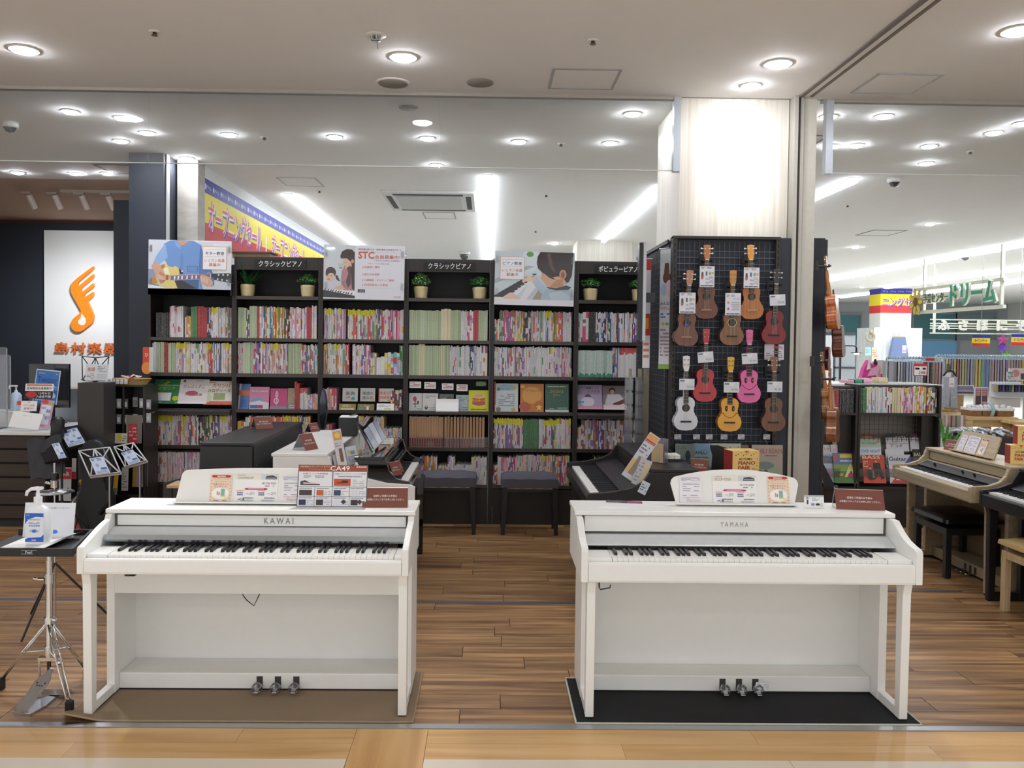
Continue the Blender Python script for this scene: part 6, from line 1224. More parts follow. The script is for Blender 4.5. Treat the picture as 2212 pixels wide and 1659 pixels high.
# cards on the necks
def d_set(t, w, h):
    t.R(-w/2, 0, w/2, h, '#d7d8e0'); lines(t, -w*.42, w*.3, h*.97, h*.86, 2, '#8a7a8c', .5, 2); t.P([(-w*.40, h*.45), (-w*.24, h*.45), (-w*.26, h*.72), (-w*.38, h*.72)], '#4a3430', 2); t.E(-w*.33, h*.44, w*.08, h*.08, '#a8643c', 3)
    t.R(-w*.1, h*.55, w*.02, h*.75, '#5a5a68', 2); t.R(w*.12, h*.58, w*.26, h*.74, '#84a088', 2); t.R(w*.30, h*.62, w*.44, h*.72, '#d09a5a', 2); lines(t, -w*.1, w*.44, h*.52, h*.14, 6, '#84869a', .4, 4); lines(t, -w*.44, w*.44, h*.10, h*.03, 1, '#5a5c70', .8, 5, .1)
def d_set2(t, w, h):
    t.R(-w/2, 0, w/2, h, '#d5d6df'); lines(t, -w*.42, w*.1, h*.93, h*.82, 2, '#7c7e90', .5, 2); t.TX('¥15,950', w*.2, h*.70, h*.07, '#6a6c7c', w=w*.4); t.R(-w*.38, h*.52, -w*.22, h*.62, '#d08a5a', 2); t.P([(-w*.38, h*.30), (-w*.3, h*.36), (-w*.22, h*.30), (-w*.26, h*.22), (-w*.34, h*.22)], '#b84a8c', 2)
    lines(t, -w*.1, w*.42, h*.62, h*.20, 5, '#8a8ca0', .4, 6); lines(t, -w*.44, w*.44, h*.10, h*.03, 1, '#5a5c70', .8, 5, .1)
def d_tag(pr):
    def d(t, w, h):
        t.R(-w/2, 0, w/2, h, '#cdd0d6'); t.TX(pr, w*.42, h*.16, h*.22, '#6b6e7a', al='r', w=w*.42); lines(t, -w*.44, -w*.15, h*.92, h*.72, 1, '#6b6e7a', .7, 3, 0)
        t.P([(-w*.25, h*.98), (w*.28, h*.98), (w*.12, h*.62), (-.02*w, h*.55), (-w*.15, h*.65)], '#dadcdf', 2)
    return d
def card(label, x0, y0, x1, y1, draw, rot=0):
    Y = WY-.145; p = at((x0+x1)/2, y1, Y=Y); w = (x1-x0)*Y/F; h = (y1-y0)*Y/F; t = MB('#d8d9e0'); t.box(-w/2, w/2, 0, .0015, 0, h, '#d8d9e0'); draw(t, w, h)
    o = t.build('price_card', None, PRINTG, loc=p, rot=(0, R(rot), 0)); tag(o, label, 'price card', 'ukulele price cards')
card('tall price card over the neck of the dark brown ukulele, top left', 1511, 575, 1543, 620, d_set); card('tall price card over the neck of the amber ukulele, top right', 1606, 578, 1640, 622, d_set)
card('tall price card over the neck of the reddish brown ukulele', 1467, 632, 1502, 677, d_set); card('tall price card with pink mark over the golden brown ukulele', 1566, 633, 1600, 681, d_set2)
card('small price card on the neck of the red brown ukulele with black head', 1663, 636, 1697, 660, d_tag('¥57,200'), -3); card('small price card on the neck of the bright red ukulele', 1508, 760, 1542, 783, d_tag('¥3,520'), -5)
card('small price card on the neck of pink smiling ukulele', 1603, 763, 1637, 786, d_tag('¥3,960'), -4); card('small price card on the neck of the white ukulele', 1467, 818, 1500, 842, d_tag('¥3,520'))
card('small price card on the neck of yellow smiling ukulele', 1563, 825, 1597, 848, d_tag('¥3,960')); card('small price card on neck of the plain brown ukulele', 1657, 824, 1690, 847, d_tag('¥5,280'))
Y = WY-.03; p = at(1672, 777, Y=Y); o = MB('#d8d4dc'); w, h = .135, .105; o.box(-w/2, w/2, 0, .0015, 0, h, '#d8d4dc'); o.TX('SPECIAL', w*.2, h*.72, h*.16, '#c04a50', w=w*.5, bold=.02); lines(o, -w*.42, w*.42, h*.6, h*.1, 4, '#8a6a80', .45, 4)
o = o.build('price_card', None, PRINTG, loc=p); tag(o, 'white and red card behind the headstock of the plain brown ukulele', 'price card')
for i, px in enumerate((1464, 1504.5, 1532, 1564, 1601, 1656)):
    Y = WY-.05; p = at(px, 949, Y=Y); t = thing('price_tag', 'small price tag on clear clip above the song sheets, %s from left' % ('first', 'second', 'third', 'fourth', 'fifth', 'sixth')[i], 'price tag', (p.x, Y, p.z), 0, 'clip price tags')
    g = MB('#c9ccd2'); w, h = .046, .034; g.box(-w/2, w/2, 0, .001, 0, h, '#c9ccd2'); lines(g, -w*.4, w*.1, h*.9, h*.6, 2, '#8a8c94', .5, i); g.TX('¥500', w*.42, h*.12, h*.28, '#5c5e68', al='r', w=w*.5); g.build('tag_card', t, PRINT)
    MB().tube([(0, .002, 0), (.001, .004, -.02), (.008, 0, -.034), (.014, -.002, -.02)], .003).box(-.006, .006, 0, .005, -.04, -.02).build('clip', t, CLEAR)
# song sheets below
def song(label, x0, x1, y0, y1, draw, Y, base):
    p = at((x0+x1)/2, y1, Y=Y); w = (x1-x0)*Y/F; h = (y1-y0)*Y/F; t = MB(base); t.box(-w/2, w/2, 0, .003, 0, h, base); draw(t, w, h); o = t.build('song_folio', None, PRINTG, loc=p, rot=(R(-3), 0, 0)); tag(o, label, 'folio', 'song folios')
song('grey green folio with two figures, leftmost below the ukuleles', 1458, 1500, 958, 1075, D('#76847f', ('T', 'DUO', .3, .9, .06, .5, '#5c6a66'), ('E', .65, .78, .14, .10, '#3c4044'), ('P', [(.4, .7), (.9, .7), (.95, .45), (.6, .40), (.35, .5)], '#50545c'), ('R', .1, .1, .9, .3, '#6a7674')), 5.62, '#76847f')
song('blue green folio with dark lettering below ukuleles', 1496, 1538, 957, 1075, D('#88a4a8', ('T', 'EXPECT', .4, .80, .07, .8, '#24323c'), ('T', 'RESPECTED', .4, .70, .05, .8, '#2c3c44'), ('R', 0, .85, 1, 1, '#7c98b4'), ('E', .3, .45, .3, .12, '#a8bcb8')), 5.625, '#88a4a8')
song('pale green folio with small hearts below the ukuleles', 1535, 1600, 957, 1075, D('#a8b49c', *[('E', .08+.14*k, .93-(k % 2)*.07, .025, .014, ['#c84a4a', '#3a8a5a', '#d8c24a'][k % 3]) for k in range(7)], ('E', .9, .86, .08, .05, '#d8c84a'), ('L', .1, .5, .9, .75, 3, '#6a7a70')), 5.63, '#a8b49c')
song('dark maroon folio below the ukuleles, next to the framed song sheet', 1594, 1632, 960, 1075, D('#4c2f30', ('L', .1, .8, .9, .95, 2, '#7c4a48'), ('E', .5, .5, .3, .2, '#5c3c3c')), 5.635, '#4c2f30')
song('old song sheet titled CHILI BEAN, rightmost below the ukuleles', 1623, 1691, 960, 1078, D('#9a8878', ('T', 'CHILI BEAN', .52, .84, .09, .9, '#8a2c30'), ('L', .1, .78, .9, .82, 1, '#6c4a44'), ('E', .5, .48, .42, .22, '#869078'), ('E', .42, .62, .3, .07, '#54685a'), ('E', .45, .48, .08, .07, '#5a2c28'), ('P', [(.38, .42), (.52, .42), (.6, .25), (.3, .25)], '#b09080'), ('E', .5, .12, .4, .1, '#6f7c60')), 5.60, '#9a8878')
# ukuleles seen from the side on the panel right of the pillar
pn = thing('display_partition', 'tall navy display panel standing beside the shopfront jamb', 'display panel', (at(1755, 900, Y=5.95).x+.0, 5.95, 0)); ptop = at(1755, 514, Y=5.9).z
MB().box(-.075, .045, -.05, .5, 0, ptop).build('panel', pn, NAVY, bevel=.002); MB().box(.046, .062, -.05, .5, 0, ptop-.01).build('edge_frame', pn, FRAME)
def sideuke(label, hx, hy, bx, by, Yd, face, sidec):
    T_, B_ = at(hx, hy, Y=Yd), at(bx, by, Y=Yd); L = (T_-B_).length; t = thing('ukulele', label, 'ukulele', B_, 0, 'ukuleles in side view'); s = L*.47
    sm = woodmat('uke_rim_'+sidec, shade(sidec, .8), sidec, shade(sidec, 1.2), .2, sx=3, sy=50, streak=1, rand=0, axis='Z', coat=.6); o = outline(s)
    M = Matrix.Rotation(math.atan2(T_.x-B_.x, T_.z-B_.z), 4, 'Y') @ Matrix.Rotation(R(58), 4, 'Z')
    def bb(g, nm, m, bevel=0): g.build(nm, t, m, bevel=bevel, mx=M)
    bb(MB().prism(o, 'y', -.03, .035), 'body', sm, .003); bb(MB().prism([(x*.97, s/2+(z-s/2)*.98) for x, z in o], 'y', .036, .040), 'soundboard', mat('uke_sb_'+face, face, .3, coat=.4)); z1 = L*.8
    bb(MB().cyl((0, .015, s*.96), (0, .022, z1), .014, .011, 8), 'neck', mat('uke_neck_b77', '#b5753c', .3)); bb(MB().prism([(-.014, z1), (.014, z1), (.022, z1+.03), (.024, L), (-.024, L), (-.022, z1+.03)], 'y', .015, .028), 'headstock', mat('uke_neck_b78', '#8c5c34', .3), .001)
    for sx in (-1, 1):
        for k in (.4, .75): bb(MB().cyl((sx*.024, .022, z1+(L-z1)*k), (sx*.036, .022, z1+(L-z1)*k), .004, n=6), 'tuning_peg', CHROME)
    h = thing('wall_hanger', 'black hook holding '+label.split(',')[0], 'hook', T_+Vector((0, 0, -.055*L/.5)), 0, 'side panel hooks'); MB().cyl((-.09, 0, -.02), (.0, 0, -.02), .007).tube([(-.01, -.03, -.01), (.0, -.02, -.02), (.0, .02, -.02), (.03, .03, -.01)], .006).box(-.095, -.075, -.02, .02, -.05, .02).build('arm', h, BLACK)
sideuke('orange brown ukulele in side view, topmost of the hanging column', 1790, 552, 1803, 712, 5.75, '#3a2218', '#b0602c')
sideuke('red brown ukulele in side view, behind the topmost one of the column', 1808, 625, 1814, 772, 6.05, '#2a1812', '#6f3420')
sideuke('dark red ukulele in side view, half hidden in the hanging column', 1785, 690, 1782, 800, 6.3, '#7c1828', '#7c1828')
sideuke('tan ukulele in side view, lower front one of the hanging column', 1782, 760, 1793, 905, 5.65, '#3a2418', '#a06a3c')
sideuke('brown ukulele in side view, lowest of the hanging column', 1800, 795, 1800, 955, 5.55, '#2c1c14', '#8c5432')
# monitor, banners, clear rack left of the ukulele wall
mon = thing('monitor', 'slim wall monitor with silver edge, seen nearly edge on by the popular piano sign', 'monitor', (at(1385, 735, Y=5.75).x, 5.75, at(1385, 735, Y=5.75).z))
mh = at(1385, 530, Y=5.75).z-mon.location.z
MB().box(-.028, -.002, -.16, .16, 0, mh).build('screen', mon, mat('dark_screen', '#14181f', .3)); MB().box(-.0015, .02, -.17, .17, -.006, mh+.006).build('casing', mon, mat('silver_casing', '#b7bbc2', .35, .2), bevel=.003); mon.rotation_euler = (0, 0, R(-8))
for c in [mon]: MB().box(.02, .09, -.02, .02, mh*.4, mh*.5).build('wall_bracket', mon, BLACK)
def banner(label, x0, x1, y0, y1, Y, draw, base, rz):
    p = at((x0+x1)/2, y1, Y=Y); h = (y1-y0)*Y/F; w = (x1-x0)*Y/F/max(.2, math.cos(rz)); t = thing('hanging_banner', label, 'banner', (p.x, Y, p.z), rz); g = MB(base); g.box(-w/2, w/2, 0, .002, 0, h, base); draw(g, w, h); g.build('cloth', t, PRINT); MB().cyl((-w/2-.01, .003, h), (w/2+.01, .003, h), .006).build('rod', t, ALU)
banner('white hanging banner with a brown ukulele drawing, left of the ukulele wall', 1425, 1449, 537, 797, 5.78, D('#dcdfe4', ('R', 0, .88, 1, .96, '#c9d2d6'), ('P', [(.3, .80), (.7, .80), (.65, .88), (.35, .88)], '#6b4a34'), ('E', .5, .76, .28, .05, '#6b4a34'), ('E', .7, .67, .3, .07, '#e9c4d0'), ('E', .3, .66, .2, .05, '#a8c8e0'), ('T', 'みんなで', .5, .53, .03, .9, '#3f5a9c'), ('T', 'ウクレレ', .5, .49, .03, .9, '#c0486c'), ('L', .1, .42, .9, .47, 2, '#4a7ac0'), ('E', .3, .375, .12, .012, '#e0b84a'), ('E', .6, .375, .12, .012, '#6ab06a'), ('L', .1, .1, .9, .34, 8, '#a88a9c'), ('R', 0, 0, 1, .04, '#8fb05a')), '#dcdfe4', R(-48))
banner('white and red hanging notice beside the monitor', 1388, 1402, 560, 795, 5.95, D('#e2dfe2', ('R', 0, .9, 1, 1, '#c83c34'), ('R', .0, .30, 1, .5, '#c83c34'), ('R', .2, .36, .8, .46, '#e0a030'), ('L', .1, .08, .9, .25, 3, '#d07a6a')), '#e2dfe2', R(-30))
# clear pocket rack
rk = thing('leaflet_rack', 'steel post rack with rows of clear plastic pockets, left of the ukulele wall', 'rack', (at(1392, 1000, Y=6.35).x, 6.35, 0)); ztop = at(1392, 797, Y=6.35).z
STEEL = mat('champagne_steel', '#b0a48c', .35, .3)
MB().box(-.015, .022, -.02, .02, 0, ztop).build('post', rk, STEEL); MB().box(-.055, -.025, .02, .04, .7, ztop).build('post', rk, STEEL); MB().box(-.12, -.10, .04, .06, .7, ztop).build('post', rk, STEEL); MB().box(-.15, .025, -.12, .12, 0, .02).build('base', rk, STEEL)
rr = random.Random(3)
for k in range(7):
    for j, x in enumerate((-.135, -.055)):
        z = ztop-.12-k*.105-.01*j; y0 = -.02+.0*j; g = MB()
        g.box(x-.03, x+.03, y0-.035, y0-.033, z-.04, z+.045).box(x-.03, x+.03, y0-.002, y0, z-.045, z+.07).quad((x-.03, y0-.034, z-.04), (x+.03, y0-.034, z-.04), (x+.03, y0, z-.045), (x-.03, y0, z-.045)); g.build('pocket', rk, glassmat('rack_pocket', (.75, .77, .8), .16, .1))
for k in range(2): MB().box(.05, .06, -.05, .03, ztop-.35-.2*k, ztop-.16-.2*k).build('side_pocket', rk, POCKET, rot=(0, R(-16), 0), loc=(.30-.1*k+.06, 0, .04))
def d_tall(t, w, h): t.R(-w/2, 0, w/2, h, '#c4c9d2'); t.R(-w*.45, h*.84, w*.45, h*.98, '#d89a3c', 2); t.R(-w*.45, h*.80, w*.45, h*.86, '#c8505a', 2); t.R(-w*.15, h*.10, w*.3, h*.5, '#8a735c', 3); t.R(-w*.45, h*.1, -w*.2, h*.4, '#d8a84a', 3); lines(t, -w*.4, w*.4, h*.76, h*.55, 3, '#6a5c78', .4, 3)
pxsheet('leaflet', 'long leaflet with orange top leaning diagonally on the dark piano, right centre', 'leaflet', 1353, 1032, 112, 26, 4.95, d_tall, 8, R(-20), R(32), PRINTG)
pxsheet('flyer', 'pale flyer leaning on the dark piano below the long leaflet', 'flyer', 1375, 1048, 60, 26, 4.9, D('#b5b3bc', ('R', .5, .2, .95, .9, '#c9b48c'), ('L', .05, .1, .5, .9, 6, '#8a8a96')), 8, R(-20), R(20), PRINTG)
pxsheet('notice_card', 'small white card at the dark piano\'s edge behind the right white piano\'s stand', 'card', 1385, 1066, 28, 18, 4.85, D('#cfd8e6', ('L', .1, .2, .9, .8, 3, '#6a7890')), 8, R(-20), R(24))
tent('brown tent card on the dark piano left of the key sample', (at(1406, 985, Y=5.75).x, 5.60, .861), R(50), .10, .09, .09); tent('brown tent card on the low cabinet in front of the song folios', (at(1512, 985, Y=5.25).x, 5.25, .786), R(-25), .11, .085, .09)
o = thing('leaflet_holder', 'violet tinted clear leaflet holder left of key sample', 'holder', (at(1428, 1010, Y=5.15).x, 5.15, .861), R(-50)); MB().box(-.05, .05, 0, .003, 0, .15).box(-.05, .05, -.03, -.028, 0, .08).build('holder', o, glassmat('violet_acrylic', (.75, .7, .9), .25)); g = MB('#c8b08a'); g.box(-.045, .045, -.02, -.018, .002, .12, '#c8b08a'); g.R(-.04, .03, .04, .08, '#8a4a6c'); g.build('leaflets', o, PRINT, loc=(0, -.0205, 0))
# folding leaning music stand bags between panel and low bookcase
o = thing('instrument_bag', 'black folded music stand bags leaning before the low bookcase', 'bag', (at(1786, 1058, Y=6.9).x, 6.9, .44), 0); MB().plate([(-.05, -.08, 0), (.02, -.08, -.01), (-.07, 0, .24), (-.09, 0, .25)], .02).plate([(-.03, -.05, 0), (.05, -.05, -.01), (-.05, .03, .22), (-.07, .03, .24)], .02).build('bag', o, mat('nylon_black', '#17181c', .45, noise=.15)); MB().box(.03, .055, -.09, -.07, -.02, .005).build('strap_end', o, ALU)
# ================= LOW BOOKCASE AT RIGHT =================
for i, (x0, x1) in enumerate(RB):
    t = thing('low_bookcase', ['narrow left bay of the low magazine bookcase', 'wide right bay of the low magazine bookcase'][i], 'bookcase', ((x0+x1)/2, FY, 0), 0, 'low bookcase bays'); h = (x1-x0)/2; tp = 1.245 if i == 0 else 1.26
    for a0, a1 in ((-h, -h+.02), (h-.02, h)): MB().box(a0, a1, 0, DEPTH, 0, tp).build('side_panel', t, FRAME)
    for z in (1.013, .36): MB().box(-h+.021, h-.021, 0, DEPTH, z-.022, z).build('shelf', t, FRAME)
    MB().box(-h+.021, h-.021, .06, DEPTH, tp-.02, tp-.001).build('top_board', t, FRAME); MB().box(-h+.021, h-.021, .01, .03, 0, .335).build('plinth', t, FRAME)
    MB().box(-h+.021, h-.021, DEPTH-.01, DEPTH, .36, .991).build('back_panel', t, mat('warm_grey_board', '#a9a39a', .7))
    g = MB(); n = int((x1-x0-.15)/.042)
    for k in range(n): g.box(-h+.07+k*.042, -h+.073+k*.042, .12, .123, .70, .99)
    for k in range(6): g.box(-h+.06, h-.1, .116, .119, .73+k*.042, .733+k*.042)
    stuff(g.build('wire_grid', t, mat('brown_wire', '#4a4440', .4, .4))); MB().box(h-.13, h-.021, .08, .2, .40, .99).build('inner_side', t, FRAME)
    for k, (yy, zz) in enumerate(((.13, .70), (.07, .60), (.02, .50))): MB().box(-h+.021, h-.14, yy-.01, yy, zz-.05, zz+.02).build('clear_shelf', t, POCKET)
def mag(label, px0, px1, py0, py1, Y, draw, base='#dddddd', tilt=14):
    a = at((px0+px1)/2, py1, Y=Y); w = (px1-px0)*Y/F; h = (py1-py0)*Y/F; t = MB(base); t.box(-w/2, w/2, 0, .004, 0, h, base); draw(t, w, h); o = t.build('magazine', None, COVER, loc=a, rot=(R(-tilt), 0, 0)); tag(o, label, 'magazine')
mag('blue magazine at the top left of the magazine rack', 1798, 1838, 932, 960, 7.40, D('#3c6a9c', ('T', '特集', .4, .5, .3, .5, '#c0503c')), '#33527c'); mag('green and magenta magazine titled piano latest', 1799, 1840, 946, 972, 7.36, D('#a8c06a', ('T', 'ピアノ最新&', .45, .35, .4, .9, '#b02c80')), '#8aa050')
mag('pale magazine with red and green katakana, left edge of the rack', 1768, 1796, 960, 1010, 7.33, D('#dfe3e2', ('T', 'オトナ', .6, .72, .18, .7, '#c04a40'), ('L', .1, .4, .9, .6, 2, '#8ab0a0')))
mag('pale pink magazine reading J-POP', 1796, 1845, 960, 1000, 7.33, D('#e3d5dc', ('T', 'J-POP', .72, .22, .28, .5, '#6c6a72'), ('T', 'ピアノで弾く', .35, .62, .14, .5, '#c06a80')))
mag('light blue PIANO magazine half hidden at the left of the rack', 1770, 1803, 975, 1042, 7.28, D('#c8d2e0', ('T', 'PIANO', .5, .78, .14, .9, '#5a7aa8'), ('E', .6, .3, .3, .15, '#d8a8c0')))
mag('green illustrated magazine with orange P and a tent picture', 1803, 1853, 978, 1044, 7.26, D('#4f7c4a', ('R', 0, .62, 1, 1, '#6c78a8'), ('R', 0, .40, 1, .62, '#8aa85a'), ('P', [(.45, .2), (.75, .68), (.95, .25)], '#e2d890'), ('T', 'p', .12, .70, .24, .2, '#e06a2c'), ('R', .3, .84, 1, .96, '#e8d04a'), ('E', .3, .28, .10, .05, '#e8a03c'), ('E', .75, .36, .05, .04, '#5a2c30'), ('P', [(.65, .34), (.85, .34), (.9, .22), (.55, .18)], '#9c3a5c'), ('L', .3, .68, .95, .8, 1, '#d8dce8')), '#4f7c4a')
mag('dark red magazine at the top of the wide rack, left', 1858, 1892, 938, 952, 7.40, D('#7c3a30', ('E', .5, .5, .3, .3, '#b87858')), '#5c2c28'); mag('black magazine at the top of the wide rack, middle', 1916, 1966, 936, 956, 7.40, D('#24262e', ('T', 'バイブル', .6, .4, .35, .5, '#e8e4dc')), '#1c1e24'); mag('purple red magazine at the top of the wide rack, right', 1966, 2012, 936, 956, 7.40, D('#5c3a54', ('E', .5, .5, .4, .3, '#b8645c'), ('R', 0, 0, .5, .4, '#3a2c50')), '#4a3044')
mag('mint green magazine for adult piano beginners', 1858, 1904, 946, 972, 7.36, D('#b9d2bc', ('T', 'オトナのための', .45, .45, .22, .7, '#4a5c50'), ('E', .88, .7, .08, .12, '#e09098')))
mag('pale acoustic guitar magazine in the wide rack', 1915, 1965, 945, 975, 7.36, D('#d7d8dc', ('T', 'お家で', .45, .62, .18, .35, '#8a8c94'), ('T', 'アコギ', .45, .28, .26, .55, '#55585f'))); mag('pale J-POP guitar magazine at the right of the wide rack', 1967, 2017, 945, 975, 7.36, D('#d9dadf', ('T', 'J-POP', .68, .22, .26, .6, '#8a8c94'), ('L', .1, .7, .5, .85, 1, '#a8aab2')))
mag('blue and black drumming magazine in wide rack', 1859, 1906, 966, 1000, 7.32, D('#d8dfe6', ('T', 'OVER NIGHT', .5, .66, .2, .9, '#2c7ab8'), ('E', .5, .2, .4, .3, '#1c2028'))); mag('pale guitar magazine behind the Guitar titled one', 1915, 1956, 970, 1010, 7.32, D('#dcdde0', ('P', [(.3, .1), (.9, .5), (.8, .1)], '#3c2c28')))
mag('black magazine with yellow lettering at the right end of the rack', 1974, 1998, 970, 1008, 7.32, D('#18191c', ('T', 'BASS', .5, .6, .2, .8, '#c8c890')), '#141518')
mag('red orange BASS magazine showing two players in black', 1866, 1915, 982, 1044, 7.26, D('#c8442c', ('T', 'BASS', .42, .86, .12, .8, '#ecd8b0'), ('E', .62, .80, .06, .05, '#4a2c24'), ('E', .62, .775, .045, .04, '#e0b8a0'), ('P', [(.48, .72), (.78, .72), (.85, .4), (.95, .18), (.8, .12), (.7, .35), (.55, .15), (.45, .4)], '#1c191c'), ('E', .34, .55, .07, .05, '#1c191c'), ('E', .34, .53, .05, .04, '#e0b8a0'), ('P', [(.18, .48), (.5, .48), (.55, .15), (.35, .1), (.2, .15)], '#201d20'), ('P', [(.4, .45), (.48, .45), (.5, .2), (.42, .2)], '#c8b060'), ('L', .02, .55, .25, .8, 4, '#ecc8a0')), '#c8442c')
mag('white and violet Guitar magazine in the front row of the rack', 1923, 1973, 981, 1045, 7.26, D('#d3d4dc', ('T', 'Guitar', .42, .78, .14, .8, '#1c1e28'), ('P', [(.5, .5), (1, .98), (1, .6), (.8, .3)], '#5a4a9c'), ('P', [(.2, .3), (.6, .6), (.5, .25)], '#2c2a34'), ('P', [(0, 0), (.35, .3), (.2, 0)], '#c83c34'), ('R', .2, 0, 1, .12, '#b8342c')))
# ================= SALE BANNER, LOGO WALL, COUNTER =================
def salebanner(t, w, h, reps, small):
    t.R(-w/2, 0, w/2, h, '#e0cc00', .5); t.R(-w/2, 0, w/2, h*.30, '#c41824', 1); t.R(-w/2, h*.77, w/2, h, '#1c1e90', 1)
    for k in range(reps):
        x = -w/2+w*(k+.5)/reps
        for dx, dz, c, L, b in ((.035, -.03, '#4038b0', 2, .05), (0, 0, '#f4e6ee', 3, .045), (0, 0, '#cf3a50', 4, 0)): t.TX('オープニングセール', x+dx*h-w/reps*.05, h*(.16+dz), h*.56, c, L, w=w/reps*.80, bold=b)
        t.E(x+w/reps*.44, h*.45, h*.05, h*.10, '#e8f0ee', 3); t.R(x+w/reps*.43, h*.12, x+w/reps*.45, h*.36, '#f0e0e4', 3)
    for k in range(small): x = -w/2+w*(k+.5)/small; t.TX('ドリーム', x+w/small*.08, h*.84, h*.07, '#d8dcf2', 2, w=w/small*.55, bold=.02); t.E(x-w/small*.33, h*.875, h*.035, h*.05, '#c4caf0', 2, 8)
y0, y1 = 8.26, 15.6; za, zb = 2.56, 3.18
t = thing('sale_banner', 'long blue yellow and red opening sale banner on the left partition', 'banner', (-2.797, (y0+y1)/2, za), R(90)); g = MB('#e6d72c'); g.box(-(y1-y0)/2, (y1-y0)/2, 0, .002, 0, zb-za, '#e6d72c'); salebanner(g, y1-y0, zb-za, 3, 30); g.build('printed_cloth', t, PRINT)
t.rotation_euler = (0, 0, R(90))
bx = thing('storage_box', 'flat brown box lying on top of the second bookcase bay', 'box', (at(548, 553, Y=7.45).x, 7.46, 2.311)); MB().box(-.17, .16, -.07, .13, 0, .045).build('carton', bx, mat('brown_carton', '#9c8468', .7)); MB().box(-.18, .18, -.09, .14, .046, .056).build('lid', bx, mat('carton_lid', '#5a4a3c', .7))
# white sign wall with orange logo
Yw = 12.24; a = at(95, 497, Y=Yw); b = at(245, 497, Y=Yw)
t = thing('sign_wall', 'tall white panel on the navy wall behind the counter', 'sign panel', ((a.x+b.x)/2, Yw, 0)); MB().box(-(b.x-a.x)/2, (b.x-a.x)/2+.5, 0, .04, 0, a.z).build('panel', t, mat('sign_white', '#e4e7e8', .5, noise=.005))
OR = mat('orange_logo', '#f08a1c', .35, noise=.02); OR2 = mat('orange_letters', '#e0702c', .35, noise=.02)
lp = lambda *p: [(lambda q: (q.x, q.z))(at(x/3.77, 360+y/3.77, Y=Yw-.05)) for x, y in p]   # read off a zoomed view of the emblem
body = lp0 = lp((770, 808), (640, 905), (590, 950), (580, 1000), (590, 1040), (660, 1160), (668, 1185), (600, 1240), (582, 1280), (590, 1320), (625, 1345), (670, 1342), (755, 1275), (770, 1240), (768, 1200), (722, 1100), (730, 1085), (768, 1055), (770, 1015), (720, 1050), (700, 1063), (692, 1055), (700, 1030), (770, 980), (770, 945), (690, 1012), (672, 1020), (666, 1008), (672, 985), (770, 905), (770, 870), (655, 968), (642, 974), (638, 962), (645, 940), (770, 835))
em = thing('wall_emblem', 'orange winged music note emblem standing proud of the white panel', 'emblem', (0, 0, 0)); body = [q for i, p in enumerate(body) for q in ((p[0]*.82+body[i-1][0]*.18, p[1]*.82+body[i-1][1]*.18), (p[0]*.82+body[(i+1) % len(body)][0]*.18, p[1]*.82+body[(i+1) % len(body)][1]*.18))]; cx_ = sum(p[0] for p in body)/len(body); cz_ = min(p[1] for p in body)
em.location = (cx_, Yw-.05, cz_); rel = [(p[0]-cx_, p[1]-cz_) for p in body]
gm = MB().prism(rel, 'y', -.03, .01); gm.build('note_shape', em, OR)
hl = [(p[0]-cx_, p[1]-cz_) for p in lp((672, 1195), (705, 1240), (706, 1270), (690, 1292), (665, 1292), (645, 1275), (645, 1255), (665, 1235))]
MB().prism(hl, 'y', -.0315, -.0302).build('note_eye', em, mat('sign_white', '#e4e7e8', .5)); 
q0, q1 = at(118, 761, Y=Yw-.05), at(262, 737, Y=Yw-.05)
for i, ch in enumerate('島村楽器'):
    t = MB(); wl = (q1.x-q0.x)/4.1; t.TX(ch, 0, 0, at(0, 738, Y=Yw).z-at(0, 761, Y=Yw).z, '#e0702c', 0, w=wl*.86, bold=.02, depth=.03); o = t.build('sign_letter', None, OR2, loc=(q0.x+wl*(i+.45), Yw-.03, at(120+i*33, 762+i*.6, Y=Yw).z)); tag(o, 'raised orange sign character, %s of four on the white panel' % ('first', 'second', 'third', 'last')[i], 'letter', 'orange sign characters')
# counter
BRN = woodmat('dark_brown_laminate_h', '#33251e', '#3a2a22', '#423128', .45, sx=1, sy=30, streak=1, rand=0)
ct = thing('counter', 'dark brown counter with horizontal grooves and a white top at the left edge', 'counter', (-4.9, 7.0, 0)); ctz = at(60, 932, Y=7.0).z; xr = at(96, 1000, Y=7.0).x+4.9
MB().box(-1.6, xr, .03, .8, .05, ctz-.03).build('body', ct, mat('groove_black', '#17120f', .7))
nb = 6; hb = (ctz-.10)/nb
for k in range(nb): MB().box(-1.6, xr+.004, 0, .029, .06+k*hb+.018, .06+(k+1)*hb).build('plank', ct, BRN)
MB().box(-1.6, xr-.02, .05, .75, 0, .05).build('kick_board', ct, BLACK); MB().box(-1.65, xr+.30, -.03, .85, ctz-.03, ctz).build('worktop', ct, WHITE, bevel=.004)
def onc(px, py, Y): p = at(px, py, Y=Y); return p
